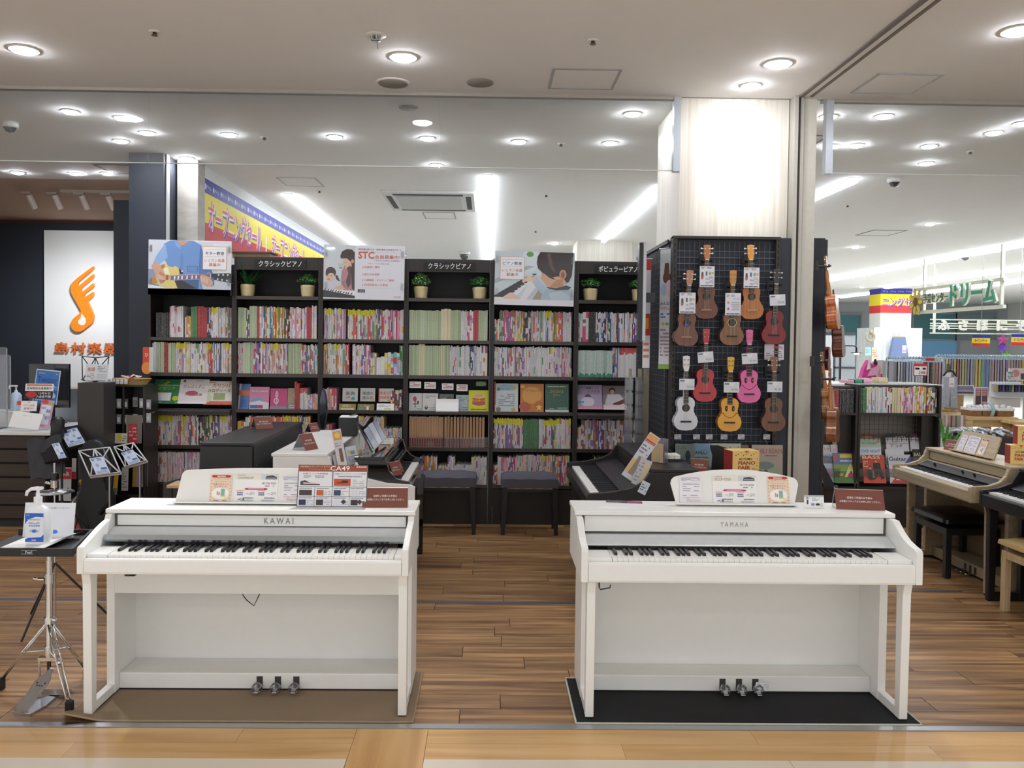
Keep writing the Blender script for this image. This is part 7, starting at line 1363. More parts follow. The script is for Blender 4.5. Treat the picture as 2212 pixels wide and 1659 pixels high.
# acrylic screens
for i, (x0, x1, yb, Y) in enumerate(((-20, 14, 750, 7.2), (-10, 22, 767, 7.55))):
    a = at(x0, 915, Y=Y); b = at(x1, yb, Y=Y); t = thing('acrylic_screen', ['clear acrylic screen on the counter, front one at the left edge', 'clear acrylic screen on the counter, rear one'][i], 'screen', (b.x, Y, ctz+.001)); w = b.x-a.x; h = b.z-ctz
    MB().box(-w, 0, 0, .005, .01, h).build('sheet', t, CLEAR); MB().box(-.004, .004, -.001, .006, .01, h-.01).build('edge', t, mat('acrylic_edge', '#9aa3a8', .2)); MB().box(-.16, -.03, -.08, .08, 0, .009).build('foot', t, CLEAR)
def boxed(name, label, cat, x0, x1, y0, y1, Y, dpt, m, base=None, part='body'):
    a = at(x0, y1, Y=Y); b = at(x1, y0, Y=Y); zb = a.z if base is None else base
    t = thing(name, label, cat, ((a.x+b.x)/2, Y, zb)); w = (b.x-a.x)/2; MB().box(-w, w, 0, dpt, 0, b.z-zb).build(part, t, m, bevel=.002); return t, w, b.z-zb
t, w, h = boxed('monitor', 'black computer monitor on the counter behind the blue poster', 'monitor', 62, 149, 786, 880, 7.6, .03, mat('monitor_black', '#15151a', .25, coat=.4), part='casing'); MB().box(-.04, .04, .01, .03, -(t.location.z-ctz)+.01, .001).build('stalk', t, BLACK); MB().box(-.1, .1, -.05, .12, -(t.location.z-ctz)+.0005, -(t.location.z-ctz)+.01).build('foot', t, BLACK)
g = MB('#24242a'); g.R(-w*.9, h*.08, w*.9, h*.95, '#202028'); g.build('screen', t, PRINTG, loc=(0, -.001, 0))
def csheet(label, x0, x1, y0, y1, Y, draw, tilt=12, name='notice_sheet', cat='sign', rz=0, ry=0, m=None, base=None):
    a = at((x0+x1)/2, y1, Y=Y); w = (x1-x0)*Y/F; h = (y1-y0)*Y/F; t = MB('#e8eaee'); t.box(-w/2, w/2, 0, .003, 0, h, '#e8eaee'); draw(t, w, h); o = t.build(name, None, m or PRINT, loc=a); o.rotation_euler = (Matrix.Rotation(rz, 3, 'Z') @ Matrix.Rotation(ry, 3, 'Y') @ Matrix.Rotation(R(-tilt), 3, 'X')).to_euler()
    tag(o, label, cat); return o
csheet('blue social media poster reading Twitter in front of the monitor', 68, 124, 799, 872, 7.4, D('#3f7cc4', ('R', 0, .97, 1, 1, '#dfe6ee'), ('R', 0, 0, .03, 1, '#dfe6ee'), ('R', .97, 0, 1, 1, '#dfe6ee'), ('T', 'Twitter', .5, .62, .17, .82, '#2a5690'), ('T', 'はじめました!', .52, .42, .13, .85, '#e4eefa'), ('L', .12, .86, .92, .92, 1, '#e0a0a0'), ('E', .82, .25, .1, .08, '#dfe9f4'), ('L', .1, .05, .7, .35, 3, '#9cc0ea')), 6, 'poster', 'poster', R(-8), R(4))
csheet('white red and black lesson notice board reading 音楽教室会員募集中', 53, 113, 829, 861, 7.25, D('#ecebe8', ('R', .05, .86, .95, .96, '#d8663c'), ('T', '音楽教室会員募集中', .5, .60, .18, .88, '#4a3c3c'), ('R', 0, 0, 1, .5, '#221e20'), ('E', .24, .27, .2, .22, '#c02c34'), ('T', '12月31日', .70, .28, .15, .42, '#f0ece8'), ('T', '入会金半額!', .68, .06, .17, .52, '#f0ece8')), 10, 'notice_board', 'sign')
csheet('small white card with red Japanese app notice on the counter', 44, 78, 866, 888, 7.15, D('#efeeec', ('T', 'アプリ会員', .5, .45, .22, .7, '#d0806c'), ('T', '募集中!', .5, .14, .22, .6, '#d0806c'), ('P', [(.4, .85), (.5, .95), (.6, .85)], '#8a8a8a')), 12, 'card', 'card')
csheet('small orange red card behind the app notice', 36, 50, 866, 875, 7.2, D('#d04a34'), 12, 'card', 'card')
csheet('pink and blue leaflet with vertical Japanese text on the counter', 79, 106, 864, 924, 7.1, D('#d8a0bc', ('E', .3, .93, .3, .08, '#d8503c'), ('R', .12, .12, .85, .82, '#e4e6f0'), ('T', '島村', .32, .66, .10, .3, '#4a4aa8'), ('T', '紹介', .68, .30, .14, .36, '#3c3ca0'), ('T', '楽器', .68, .55, .12, .34, '#4a4aa8'), ('T', '案内', .30, .40, .10, .30, '#4a4aa8'), ('E', .8, .9, .2, .05, '#a8c04a')), 12, 'leaflet', 'leaflet', 0, R(5))
csheet('large blank white sheet leaning at the counter\'s front edge', 18, 82, 889, 925, 6.99, D('#f3f3f1', ('L', .35, .75, .7, .82, 1, '#e2c0b0')), 25, 'sheet', 'sheet', 0, R(6))
def bottle(label, px, pytop, pybot, Y, s, base, kind='blue', lab=True):
    p = at(px, pybot, Y=Y); t = thing('sanitizer_bottle', label, 'bottle', (p.x, Y, base)); m = mat('bottle_white' if kind == 'white' else 'bottle_clear_blue', '#eef0f4' if kind == 'white' else '#c4d6ea', .25, noise=.01, coat=.3)
    return t, m
t, m = bottle('pale blue pump sanitizer bottle on the counter', 35, 832, 886, 7.3, 1, ctz+.06)
t.location.z = at(35, 886, Y=7.3).z
MB().lathe([(.04, 0), (.045, .01), (.045, .13), (.032, .15), (.014, .16), (.014, .175)], n=18).build('body', t, m); MB().cyl((0, 0, .175), (0, 0, .205), .006).box(-.055, .012, -.007, .007, .205, .218).box(-.06, -.048, -.006, .006, .185, .21).build('pump', t, IVORY)
MB().box(-.2, .10, -.08, .1, -.012, 0).build('tray', thing('shelf_tray', 'white tray under the pale blue bottle on the counter', 'tray', t.location-Vector((0, 0, .0005))), WHITE)
tt = at(35, 886, Y=7.3); sb = thing('counter_riser', 'white riser block under the tray on the counter', 'riser', (tt.x, 7.31, ctz+.0005)); MB().box(-.16, .08, -.05, .06, 0, tt.z-.013-ctz).build('block', sb, WHITE)
# silver side cabinet, dark cabinet, accessories bay
t = thing('side_panel', 'silver grey cabinet panel beside the counter top', 'panel', (at(143, 930, Y=7.9).x, 7.9, 0)); w = (at(167, 0, Y=7.9).x-at(118, 0, Y=7.9).x)/2; MB().box(-w, w, 0, .3, 0, at(143, 840, Y=7.9).z).build('panel', t, mat('brushed_silver_panel', '#9fa6ac', .3, .5, .05, 4))
t = thing('cabinet', 'dark grey tall cabinet end left of the accessory shelf', 'cabinet', (at(196, 1000, Y=6.7).x, 6.7, 0)); w = (at(225, 0, Y=6.7).x-at(168, 0, Y=6.7).x)/2; MB().box(-w, w, 0, .22, 0, at(196, 827, Y=6.7).z).build('body', t, mat('dark_grey_laminate', '#3b3836', .5), bevel=.002)
czt = at(196, 827, Y=6.7).z
t = thing('accessory_shelf', 'dark accessory shelf with hooks and a magazine bay beside the bookcases', 'shelf unit', (at(270, 1000, Y=6.95).x, 6.95, 0)); w = (at(313, 0, Y=6.95).x-at(226, 0, Y=6.95).x)/2; tp = at(270, 832, Y=6.95).z
MB().box(-w, w, .18, .28, 0, tp-.012).build('back_panel', t, FRAME); MB().box(-w, w, -.02, .28, tp-.011, tp).build('top', t, BLACK)
for x in (-w, -.02, w-.015): MB().box(x, x+.015, 0, .179, 0, tp-.012).build('side_panel', t, FRAME)
for z in (.62, .27): MB().box(-w+.016, w-.016, 0, .178, z, z+.015).build('shelf', t, FRAME)
r = random.Random(5)
for i in range(12):
    x = -w+.05+(i % 3)*.055+(.19 if i >= 6 else 0); z = tp-.13-((i//3) % 2)*.13-.02*r.random(); pk = thing('hanging_pack', 'small silver blister pack hanging on the accessory shelf, %s' % ordw(i+1), 'pack', (t.location.x+x, 6.97, z), 0, 'hanging accessory packs'); g = MB('#8a8d90'); g.box(-.02, .02, 0, .004, -.05, .03, ['#8a8d90', '#b9bcc0', '#6a6c70', '#a8abb0'][i % 4]); g.box(-.012, .012, -.008, 0, -.035, .005, ['#3c3c40', '#d8d8dc', '#c8ccd0'][i % 3]); g.build('card', pk, PRINTG); MB().cyl((0, .0, .025), (0, .14, .03), .0025, n=5).build('hook', pk, CHROME)
for i, (x0, x1, y0, y1, c, l) in enumerate(((238, 247, 900, 935, '#b8b08c', 'narrow beige folder standing in the accessory shelf'), (272, 305, 897, 958, '#7c7466', 'grey framed folder with red print in the accessory shelf'))):
    csheet(l, x0, x1, y0, y1, 6.93, D(c, ('R', .15, .0, .75, .70, '#b03a40'), ('L', .2, .1, .7, .6, 4, '#e0a0a0')) if i else D(c, ('R', .1, .1, .9, .5, '#c05a60')), 3, 'folder', 'folder')
csheet('orange and white folder leaning at the left side of the bookcases', 308, 331, 750, 803, 7.15, D('#cf4c34', ('E', .4, .15, .5, .25, '#e08a3c'), ('R', .6, 0, 1, 1, '#c8cfc8'), ('T', 'ひ', .35, .6, .15, .3, '#f0dcd0')), 2, 'folder', 'folder')
# basket, paper stand on the cabinets
b = at(276, 827, Y=6.98); t = thing('basket', 'wicker basket of small packets on the accessory shelf', 'basket', (b.x, 7.06, tp+.0005)); g = MB(); g.lathe([(.10, 0), (.10, .004), (.125, .05), (.13, .052), (.122, .05), (.095, .008)], n=26, wob=lambda j, k: .003 if (j+k) % 2 and j == 2 else 0); o = g.build('wicker', t, mat('wicker_straw', '#b99c62', .7, noise=.2, scale=90, bump=.6)); o.scale = (1.25, .8, 1)
for i in range(12): a_ = r.uniform(0, 6.28); rr_ = r.uniform(0, .085); q = thing('packet', 'small packet heaped in the wicker basket, %s' % ordw(i+1), 'packet', (b.x+1.2*rr_*math.cos(a_), 7.06+.7*rr_*math.sin(a_), tp+.052+.012*r.random()), r.uniform(0, 3), 'packets in the basket'); g = MB('#ddd'); g.box(-.028, .028, -.018, .018, 0, .008, r.choice(['#e8e4e0', '#c84a50', '#e0d4d8', '#d8d8dc', '#2c2c34', '#efece6'])); g.build('wrapper', q, PRINTG, rot=(r.uniform(-.5, .5), r.uniform(-.5, .5), 0))
for i in range(5): csheet('small price card standing before the wicker basket, %s from left' % ordw(i+1), 232+i*9, 239+i*9, 819, 829, 6.94, D('#dfe0e4', ('L', .1, .2, .9, .8, 2, '#8a8a94')), 8, 'price_card', 'card')
def mstand(label, cx, cz, Y, w, h, m, bars, tilt=25, rz=0, rows=True, legs=True, z0=0):
    """folding music stand: open wire desk on a tripod"""
    p = at(cx, cz, Y=Y); t = thing('music_stand', label, 'music stand', (p.x, Y, z0)); zz = p.z-z0; W_ = w; Mx = Matrix.Translation((0, 0, zz)) @ Matrix.Rotation(rz, 4, 'Z') @ Matrix.Rotation(R(-tilt), 4, 'X'); d = MB(); rr = .0045 if bars else .004
    P_ = lambda x, z: tuple(Mx @ Vector((x, 0, z)))
    for a_, b_ in (((-W_*.42, 0), (-W_*.5, h)), ((W_*.42, 0), (W_*.5, h)), ((-W_*.42, 0), (W_*.42, 0)), ((-W_*.5, h), (0, h*.94)), ((0, h*.94), (W_*.5, h)), ((0, 0), (0, h*.94)), ((-W_*.42, 0), (0, h*.94)), ((W_*.42, 0), (0, h*.94)), ((-W_*.5, h), (-.0, h*.3)), ((W_*.5, h), (0, h*.3))): d.cyl(P_(*a_), P_(*b_), rr, n=6)
    d.build('desk_frame', t, m)
    d = MB(); L_ = Mx @ Vector((0, -.02, 0)); d.plate([P_(-W_*.42, 0), P_(W_*.42, 0), tuple(Mx @ Vector((W_*.42, -.035, 0))), tuple(Mx @ Vector((-W_*.42, -.035, 0)))], .004); d.build('ledge', t, m)
    if legs:
        MB().cyl((0, .01, .25), (0, .01, zz), .009, n=8).build('upper_tube', t, ALU if bars else BLACK); MB().cyl((0, .01, .12), (0, .01, zz*.55), .013, n=8).build('lower_tube', t, BLACK)
        for k in range(3): a_ = 1.57+k*2.094+rz; MB().cyl((0, .01, .38), (.30*math.cos(a_), .30*math.sin(a_), .012), .006, n=6).cyl((0, .01, .16), (.17*math.cos(a_), .17*math.sin(a_), .17), .004, n=5).ball((.30*math.cos(a_), .30*math.sin(a_), .012), .012, n=8).build('leg', t, BLACK)
    return t, Mx, p
def d_spec(t, w, h): t.R(-w/2, 0, w/2, h, '#d0dcf2'); t.R(-w/2, h*.93, w/2, h, '#2c3a5c', 2); lines(t, -w*.42, w*.3, h*.9, h*.75, 2, '#5a6684', .5, 2); t.E(-w*.15, h*.52, w*.12, h*.10, '#a8b4c8', 2); t.R(0, h*.28, w*.42, h*.38, '#4a7ab8', 3); lines(t, -w*.4, w*.42, h*.24, h*.05, 3, '#7a8ab0', .4, 6)
m1 = mat('white_wire_desk', '#d5d8d8', .35, .2)
def cstand(label, c, Yb, m, wire, sheets, foot=.28):
    """music stand whose desk runs through four corners TL TR BR BL seen in the photo"""
    TL, TR = [at(*q, Y=Yb+.13) for q in c[:2]]; BR, BL = [at(*q, Y=Yb) for q in c[2:]]; o = (BL+BR)/2; t = thing('music_stand', label, 'music stand', (o.x, o.y+.03, 0)); q0 = Vector((o.x, o.y+.03, 0))
    TL, TR, BR, BL = [v-q0 for v in (TL, TR, BR, BL)]; n = (BR-BL).cross(TL-BL).normalized(); P = lambda u, v: BL+(BR-BL)*u+(TL-BL)*v+((TR-TL)-(BR-BL))*u*v
    g = MB()
    if wire:
        for a_, b_ in (((0, 0), (0, 1)), ((1, 0), (1, 1)), ((0, 0), (1, 0)), ((0, 1), (.48, 1)), ((.52, 1), (1, 1)), ((.5, 0), (.5, 1)), ((0, 0), (.5, 1)), ((1, 0), (.5, 1)), ((0, 1), (.5, .5)), ((1, 1), (.5, .5))): g.tube([P(*a_), P(*b_)], .0055, 5)
    else: g.plate([BL, BR, TR, TL], .004)
    g.build('desk', t, m); MB().plate([BL, BR, BR+n*.03, BL+n*.03], .004).build('ledge', t, m); z = (BL.z+BR.z)/2
    MB().cyl((0, .03, z*.55), (0, .03, z+.05), .009, n=8).build('upper_tube', t, ALU if wire else BLACK); MB().cyl((0, .03, .12), (0, .03, z*.56), .013, n=8).build('lower_tube', t, BLACK)
    for k in range(3): a_ = .7+k*2.094; MB().cyl((0, .03, .36), (foot*math.cos(a_), .03+foot*math.sin(a_), .012), .006, n=6).ball((foot*math.cos(a_), .03+foot*math.sin(a_), .012), .012, n=8).build('leg', t, BLACK)
    for (u0, u1, v0, v1, lab) in sheets:
        X = (BR-BL).normalized(); Z = (n.cross(X)).normalized(); Z = Z if Z.z > 0 else -Z; nn = X.cross(Z); nn = nn if nn.y < 0 else -nn; w_ = (P(u1, v0)-P(u0, v0)).length; h_ = (P(u0, v1)-P(u0, v0)).length; c_ = P((u0+u1)/2, v0)+nn*.006
        up = (TL-BL+TR-BR).normalized(); g = MB('#d0dcf2'); d_spec(g, w_, h_); g.T = None; Mx = Matrix(((X.x, -nn.x, up.x, c_.x+q0.x), (X.y, -nn.y, up.y, c_.y+q0.y), (X.z, -nn.z, up.z, c_.z+q0.z), (0, 0, 0, 1)))
        f = MB('#d0dcf2'); f.box(-w_/2, w_/2, 0, .0006, 0, h_, '#d0dcf2'); d_spec(f, w_, h_); f.v = [tuple(Mx @ Vector(v)) for v in f.v]; tag(f.build('spec_sheet', None, PRINT), lab, 'sheet')
mb2 = mat('black_desk', '#17171b', .4)
cstand('white wire music stand, left one beside the counter', ((170, 974), (237, 966), (262, 1024), (196, 1032)), 6.0, m1, True, ((.22, .68, .03, .72, 'pale blue sheet on the left white wire music stand'),))
cstand('white wire music stand, right one in front of the bookcase', ((246, 965), (288, 957), (319, 998), (272, 1012)), 6.3, m1, True, ((.2, .75, .03, .72, 'pale blue sheet on the right white wire music stand'),))
cstand('black music stand with two pale blue sheets beside the counter, upper one', ((122, 926), (167, 918), (192, 961), (148, 972)), 6.55, mb2, False, ((.08, .48, .06, .75, 'pale blue sheet on upper black music stand, partly covered one'), (.42, .92, .10, .9, 'pale blue sheet on the upper black music stand, fully visible one')))
cstand('black music stand with a narrow pale sheet, leftmost beside the counter', ((72, 952), (131, 950), (149, 993), (100, 1003)), 6.2, mb2, False, ((.62, .95, .05, .85, 'narrow pale blue sheet on the leftmost black music stand'),))
p = at(124, 930, Y=6.6); t = thing('stand_bag', 'black quilted bag slung over the music stands by the counter', 'bag', (p.x, 6.6, p.z-.02)); g = MB(); g.lathe([(.002, -.1), (.04, -.09), (.05, 0), (.048, .10), (.03, .125), (.002, .13)], n=14, wob=lambda j, k: .004*((k*5+j) % 3-1)); g.build('bag', t, mat('nylon_black', '#17181c', .45, noise=.15)); 
p = at(100, 968, Y=6.3); t = thing('stand_bag', 'black nylon bag draped over the leftmost music stand', 'bag', (p.x, 6.28, p.z)); g = MB(); g.sm = True
nx = 10; vs = [(-.12+.24*i/nx, .01*math.sin(i*1.7+j), .08-.30*j/nx+.012*math.sin(i*.9)) for j in range(nx+1) for i in range(nx+1)]; g.add(vs, [(j*11+i, j*11+i+1, (j+1)*11+i+1, (j+1)*11+i) for j in range(nx) for i in range(nx)]); g.build('cloth', t, mat('nylon_dark', '#24252b', .4, noise=.15), rot=(R(-15), R(-10), R(15)))
p = at(188, 1080, Y=6.35); t = thing('guitar_bag', 'black padded instrument bag standing under the white wire stands', 'bag', (p.x+.02, 6.45, .0)); o_ = outline(.62); MB().prism([(x*.62, z*1.15) for x, z in o_], 'y', -.06, .06).build('bag', t, mat('nylon_black', '#17181c', .45, noise=.15), bevel=.02, loc=(0, 0, .10)); MB().tube([(.08, -.06, .75), (.16, -.08, .55), (.14, -.08, .35), (.06, -.06, .25)], .018).build('strap', t, mat('nylon_dark', '#24252b', .4, noise=.15))
MB().box(-.10, .10, -.05, .05, 0, .11).build('base', t, BLACK)
# extinguisher, notices near the floor
p = at(172, 1150, Y=6.6); t = thing('fire_extinguisher', 'red fire extinguisher with a silver shoulder under the music stands', 'extinguisher', (p.x, 6.6, 0)); MB().lathe([(.07, 0), (.078, .01), (.078, .22)], n=22).build('label_body', t, mat('extinguisher_red', '#a02420', .3, coat=.5)); MB().lathe([(.078, .22), (.078, .28), (.06, .32), (.022, .35), (.018, .38)], n=22).build('shoulder', t, CHROME); MB().box(-.012, .05, -.01, .01, .38, .40).box(-.012, .06, -.008, .008, .42, .43).build('lever', t, BLACK); MB().ball((.01, 0, .46), .014, n=8).cyl((.01, 0, .40), (.01, 0, .45), .006).build('safety_pin', t, mat('yellow_plastic', '#d8c030', .4))
csheet('red headed hiring notice on a stand beside the counter end', 127, 153, 1010, 1082, 6.5, D('#b8bcc0', ('R', 0, .65, 1, .97, '#b02c34'), ('T', '募集', .5, .74, .14, .7, '#e8c8c4'), ('E', .3, .25, .15, .06, '#b84a50'), ('E', .75, .35, .12, .05, '#b84a50'), ('R', 0, .97, 1, 1, '#e0e0e0')), 2, 'notice_sheet', 'notice')
csheet('narrow white and red notice edge beside the hiring notice', 155, 164, 990, 1035, 6.55, D('#c9c4bc', ('R', 0, 0, 1, .35, '#a83038')), 2, 'notice_sheet', 'notice')
csheet('yellow songbook standing low behind the white wire stands', 230, 252, 1022, 1068, 6.75, D('#d8a81c', ('R', .6, 0, 1, .3, '#5a8a4a'), ('L', .1, .1, .5, .3, 2, '#8a5a20')), 4, 'songbook', 'book', 0, R(3))
csheet('pale songbook standing low beside the bookcase end', 262, 276, 1010, 1060, 6.9, D('#c9c6c0', ('L', .1, .1, .9, .8, 6, '#8a8484')), 4, 'songbook', 'book'); csheet('patterned songbook at the left foot of the bookcase', 286, 318, 1000, 1052, 7.0, D('#b0a4a8', ('R', .0, 0, .25, 1, '#c8a04a'), ('R', .45, 0, .6, 1, '#8a4a6c'), ('R', .8, 0, .9, 1, '#e0e0e0')), 4, 'songbook', 'book')
csheet('white and yellow brochures lying in the accessory shelf', 244, 274, 936, 958, 6.9, D('#d6d4c4', ('R', .3, .2, .6, .9, '#d8c03c'), ('L', .65, .2, .95, .8, 3, '#8a8a84')), 5, 'brochure', 'brochure')
# paper holder stand on the cabinet top
t, Mx, p = mstand('thin black wire stand holding papers on the grey cabinet', 203, 822, 6.85, .22, .20, BLACK, False, 8, 0, legs=False, z0=czt); csheet('white sheet with red kanji on the thin wire stand, left one', 184, 207, 786, 822, 6.80, D('#dedfe2', ('T', '楽譜', .5, .55, .25, .7, '#b05a5c'), ('L', .15, .1, .85, .45, 4, '#a08088')), 8, 'sheet', 'sheet'); csheet('white sheet with grey print on the thin wire stand, right one', 207, 232, 787, 822, 6.80, D('#dadde2', ('L', .1, .5, .9, .9, 4, '#8a8c98'), ('R', .1, .1, .9, .4, '#c9ccd4')), 8, 'sheet', 'sheet')
MB().cyl((0, .02, 0), (0, .02, .03), .02).build('foot', t, BLACK)
# ================= HI-HAT STAND TABLE =================
sx_, sy_ = -1.935, 3.70
hh = thing('drum_stand', 'chrome hi-hat drum stand with foot pedal carrying the black tray', 'drum stand', (sx_, sy_, 0)); ztray = at(60, 1183, Y=3.48).z
MB().cyl((0, 0, .17), (0, 0, .60), .0145, n=16).build('lower_tube', hh, CHROME); MB().cyl((0, 0, .6), (0, 0, ztray-.04), .012, n=14).build('upper_tube', hh, CHROME)
zc = at(110, 1250, Y=3.7).z; MB().cyl((0, 0, zc-.02), (0, 0, zc+.02), .019, n=14).cyl((-.015, -.01, zc), (-.045, -.015, zc+.002), .009, .006).ball((-.052, -.016, zc+.004), .012, .007, .008).build('clamp', hh, CHROME)
zh = at(110, 1340, Y=3.7).z; zl = at(110, 1405, Y=3.7).z
MB().cyl((0, 0, zh-.012), (0, 0, zh+.014), .022, n=14).cyl((0, 0, zl-.02), (0, 0, zl+.02), .021, n=14).ball((.03, -.01, zh+.005), .012).build('collar', hh, CHROME)
for (fx, fy, nm, dark) in ((at(2, 1480, Z=.02).x, at(2, 1480, Z=.02).y, 'left', 0), (at(188, 1458, Z=.02).x, at(188, 1458, Z=.02).y, 'rear', 1), (at(150, 1530, Z=.02).x, at(150, 1530, Z=.02).y, 'front', 0)):
    e = Vector((fx-sx_, fy-sy_, .04)); s0 = Vector((0, 0, zh)); dd = (e-s0); side = dd.cross(Vector((0, 0, 1))).normalized()*.008; g = MB()
    for sg in (-1, 1): g.tube([tuple(s0+dd.normalized()*.02+side*sg), tuple(s0+dd*.5+side*sg*1.3), tuple(e+side*sg)], .0042, 6)
    mid = s0+dd*.52; g.ball(tuple(mid), .011, n=8); g.cyl(tuple(mid), (side.y*0, 0, zl), .005, n=6); lg = g.build('leg', hh, CHROME)
    MB().box(-.014, .014, -.016, .016, 0, .052).build('rubber_foot', lg, RUBBER, bevel=.005, loc=(e.x, e.y, .0))
g = MB(); g.box(-.045, .055, -.012, .012, .155, .170); g.cyl((-.045, 0, .16), (-.04, .0, .012), .006).cyl((.055, 0, .16), (.07, 0, .012), .006); g.box(-.05, .085, -.03, .03, 0, .012).build('frame', hh, CHROME)
MB().box(-.008, .006, -.004, .004, .10, .16).build('chain', hh, mat('chain_dark', '#3c3d40', .4, .8))
a0 = at(112, 1460, Y=3.66)-Vector((sx_, sy_, 0)); b0 = at(45, 1530, Z=.03)-Vector((sx_, sy_, 0)); ax = (b0-a0); 
def pedalpts(ws, z0, z1, th):
    n = len(ws); top = []; d2 = Vector((ax.x, ax.y, 0)).normalized(); sd = Vector((-d2.y, d2.x, 0)); g = MB(); vs = []
    for i, w in enumerate(ws):
        q = i/(n-1); c = Vector((a0.x, a0.y, 0))+Vector((ax.x, ax.y, 0))*q; z = z0+(z1-z0)*q; vs += [tuple(c+sd*w+Vector((0, 0, z))), tuple(c-sd*w+Vector((0, 0, z))), tuple(c-sd*w+Vector((0, 0, z-th))), tuple(c+sd*w+Vector((0, 0, z-th)))]
    fs = [];
    for i in range(n-1):
        for k in range(4): fs.append((i*4+k, i*4+(k+1) % 4, (i+1)*4+(k+1) % 4, (i+1)*4+k))
    fs += [(0, 1, 2, 3), ((n-1)*4+3, (n-1)*4+2, (n-1)*4+1, (n-1)*4)]; g.add(vs, fs); return g
pedalpts([.010, .016, .030, .037, .036, .032, .030, .034, .036, .034], .135, .022, .006).build('footboard', hh, mat('pedal_chrome', '#c6ccd4', .22, 1, .02), bevel=.002)
pedalpts([.02, .045, .045], .010, .010, .010).build('base_plate', hh, mat('pedal_chrome', '#c6ccd4', .22, 1, .02)); 
g = MB('#5a6068'); d2 = Vector((ax.x, ax.y, 0)).normalized(); sd = Vector((-d2.y, d2.x, 0)); sl = Vector((ax.x, ax.y, -.113)).normalized()
for q, o_ in ((.36, -.02), (.36, .02), (.42, -.012), (.42, .012), (.42, 0)):
    c = Vector((a0.x, a0.y, .1365))+Vector((ax.x, ax.y, -.113))*q+sd*o_; g.cyl(tuple(c), tuple(c+Vector((0, 0, .0006))), .004, n=10)
g.build('holes', hh, mat('hole_grey', '#5a6068', .5))
p = at(110, 1050, Y=3.78)
tray = thing('tray_table', 'black drum accessory tray holding the sanitizer bottle', 'tray', (sx_, sy_, ztray)); x0_ = at(-60, 1180, Y=3.48).x-sx_; x1_ = at(160, 1180, Y=3.48).x-sx_; x2_ = at(205, 1158, Y=3.80).x-sx_
DT = mat('tray_black', '#1d1d21', .5); y0_, y1_ = 3.48-sy_, 3.82-sy_
MB().add([(x0_, y0_, -.03), (x1_, y0_, -.03), (x2_-.02, y1_, -.03), (x0_, y1_, -.03), (x0_, y0_, -.024), (x1_, y0_, -.024), (x2_-.02, y1_, -.024), (x0_, y1_, -.024)], [(0,3,2,1),(4,5,6,7),(0,1,5,4),(1,2,6,5),(2,3,7,6),(3,0,4,7)]).build('deck', tray, DT)
MB().box(x0_, x1_, y0_-.012, y0_, -.035, 0).build('front_rim', tray, DT, bevel=.002); MB().plate([(x1_, y0_, -.03), (x2_-.02, y1_, -.03), (x2_-.02, y1_, .0), (x1_, y0_, .0)], .01).build('side_rim', tray, DT); MB().box(x0_, x2_-.02, y1_, y1_+.01, -.03, .0).build('rear_rim', tray, DT)
g = MB('#c4c6ca'); lx = at(60, 1183, Y=3.46).x-sx_; g.R(lx-.032, -.009, lx+.032, -.0075, '#c4c6ca'); g.R(lx-.032, -.024, lx+.018, -.0225, '#c4c6ca'); g.TX('Pearl', lx, -.021, .011, '#c4c6ca', w=.028, bold=.02); g.build('badge', tray, PRINT, loc=(0, y0_-.0125, 0))
cl = thing('white_cloth', 'white paper sheet lying on the black tray under the bottle', 'paper', (sx_, sy_, ztray)); g = MB(); g.sm = True; nx = 24; xa = at(0, 1170, Y=3.5).x-sx_; xb = at(165, 1162, Y=3.7).x-sx_; vs = []
for j in range(9):
    for i in range(nx+1):
        u = i/nx; x = xa+(xb-xa)*u; y = y0_+.004+(y1_-y0_-.05)*j/8; edge = max(0, 1-abs(u-.0)/.3); e2 = max(0, (u-.86)/.14); vs.append((x-(.05*(1-j/8)*e2), y, -.006+.012*e2**1.5+.012*math.sin(min(1, u/.3)*3.14)*(j/8)))
g.add(vs, [(j*(nx+1)+i, j*(nx+1)+i+1, (j+1)*(nx+1)+i+1, (j+1)*(nx+1)+i) for j in range(8) for i in range(nx)]); g.build('sheet', cl, PAPER)
# leaning card + bottle
def d_please(t, w, h): t.R(-w/2, 0, w/2, h, '#eceef4'); t.TX('ご自由にお使いください', w*.1, h*.82, h*.06, '#7a7c88', w=w*.6); t.P([(w*.10, h*.10), (w*.16, h*.10), (w*.20, h*.15), (w*.16, h*.21), (w*.10, h*.21)], '#3a86e0', 2)
csheet('white notice card leaning behind the sanitizer bottle on the tray', 49, 157, 1087, 1160, 3.70, d_please, 10, 'notice_card', 'card')
p = at(80, 1165, Y=3.56); zb_ = ztray-.004; t = thing('sanitizer_bottle', 'white pump sanitizer bottle with blue label on the black tray', 'bottle', (p.x, 3.57, zb_)); k_ = 3.57/F; bw = 21*k_*1.15
bm_ = mat('bottle_white', '#eceff5', .28, noise=.01, coat=.3)
g = MB(); g.sm = True; prof = [(.90, 0), (1, .01), (1.03, .05), (1.0, .125), (.92, .145), (.70, .158), (.45, .166), (.40, .172)]; vs = []; n = 28
for r0, z in prof:
    for k in range(n): a_ = 2*math.pi*k/n; c_, s_ = math.cos(a_), math.sin(a_); e_ = .55; vs.append((bw*r0*math.copysign(abs(c_)**e_, c_)*1.0, bw*.62*r0*math.copysign(abs(s_)**e_, s_), z))
g.add(vs, [(j*n+k, j*n+(k+1) % n, (j+1)*n+(k+1) % n, (j+1)*n+k) for j in range(len(prof)-1) for k in range(n)]); g.sm = False; g.add(vs[:n], [tuple(range(n))[::-1]]); g.add(vs[-n:], [tuple(range(n))]); g.build('body', t, bm_)
MB().cyl((0, 0, .171), (0, 0, .20), .017, n=20).cyl((0, 0, .20), (0, 0, .215), .009, n=14).build('collar', t, bm_)
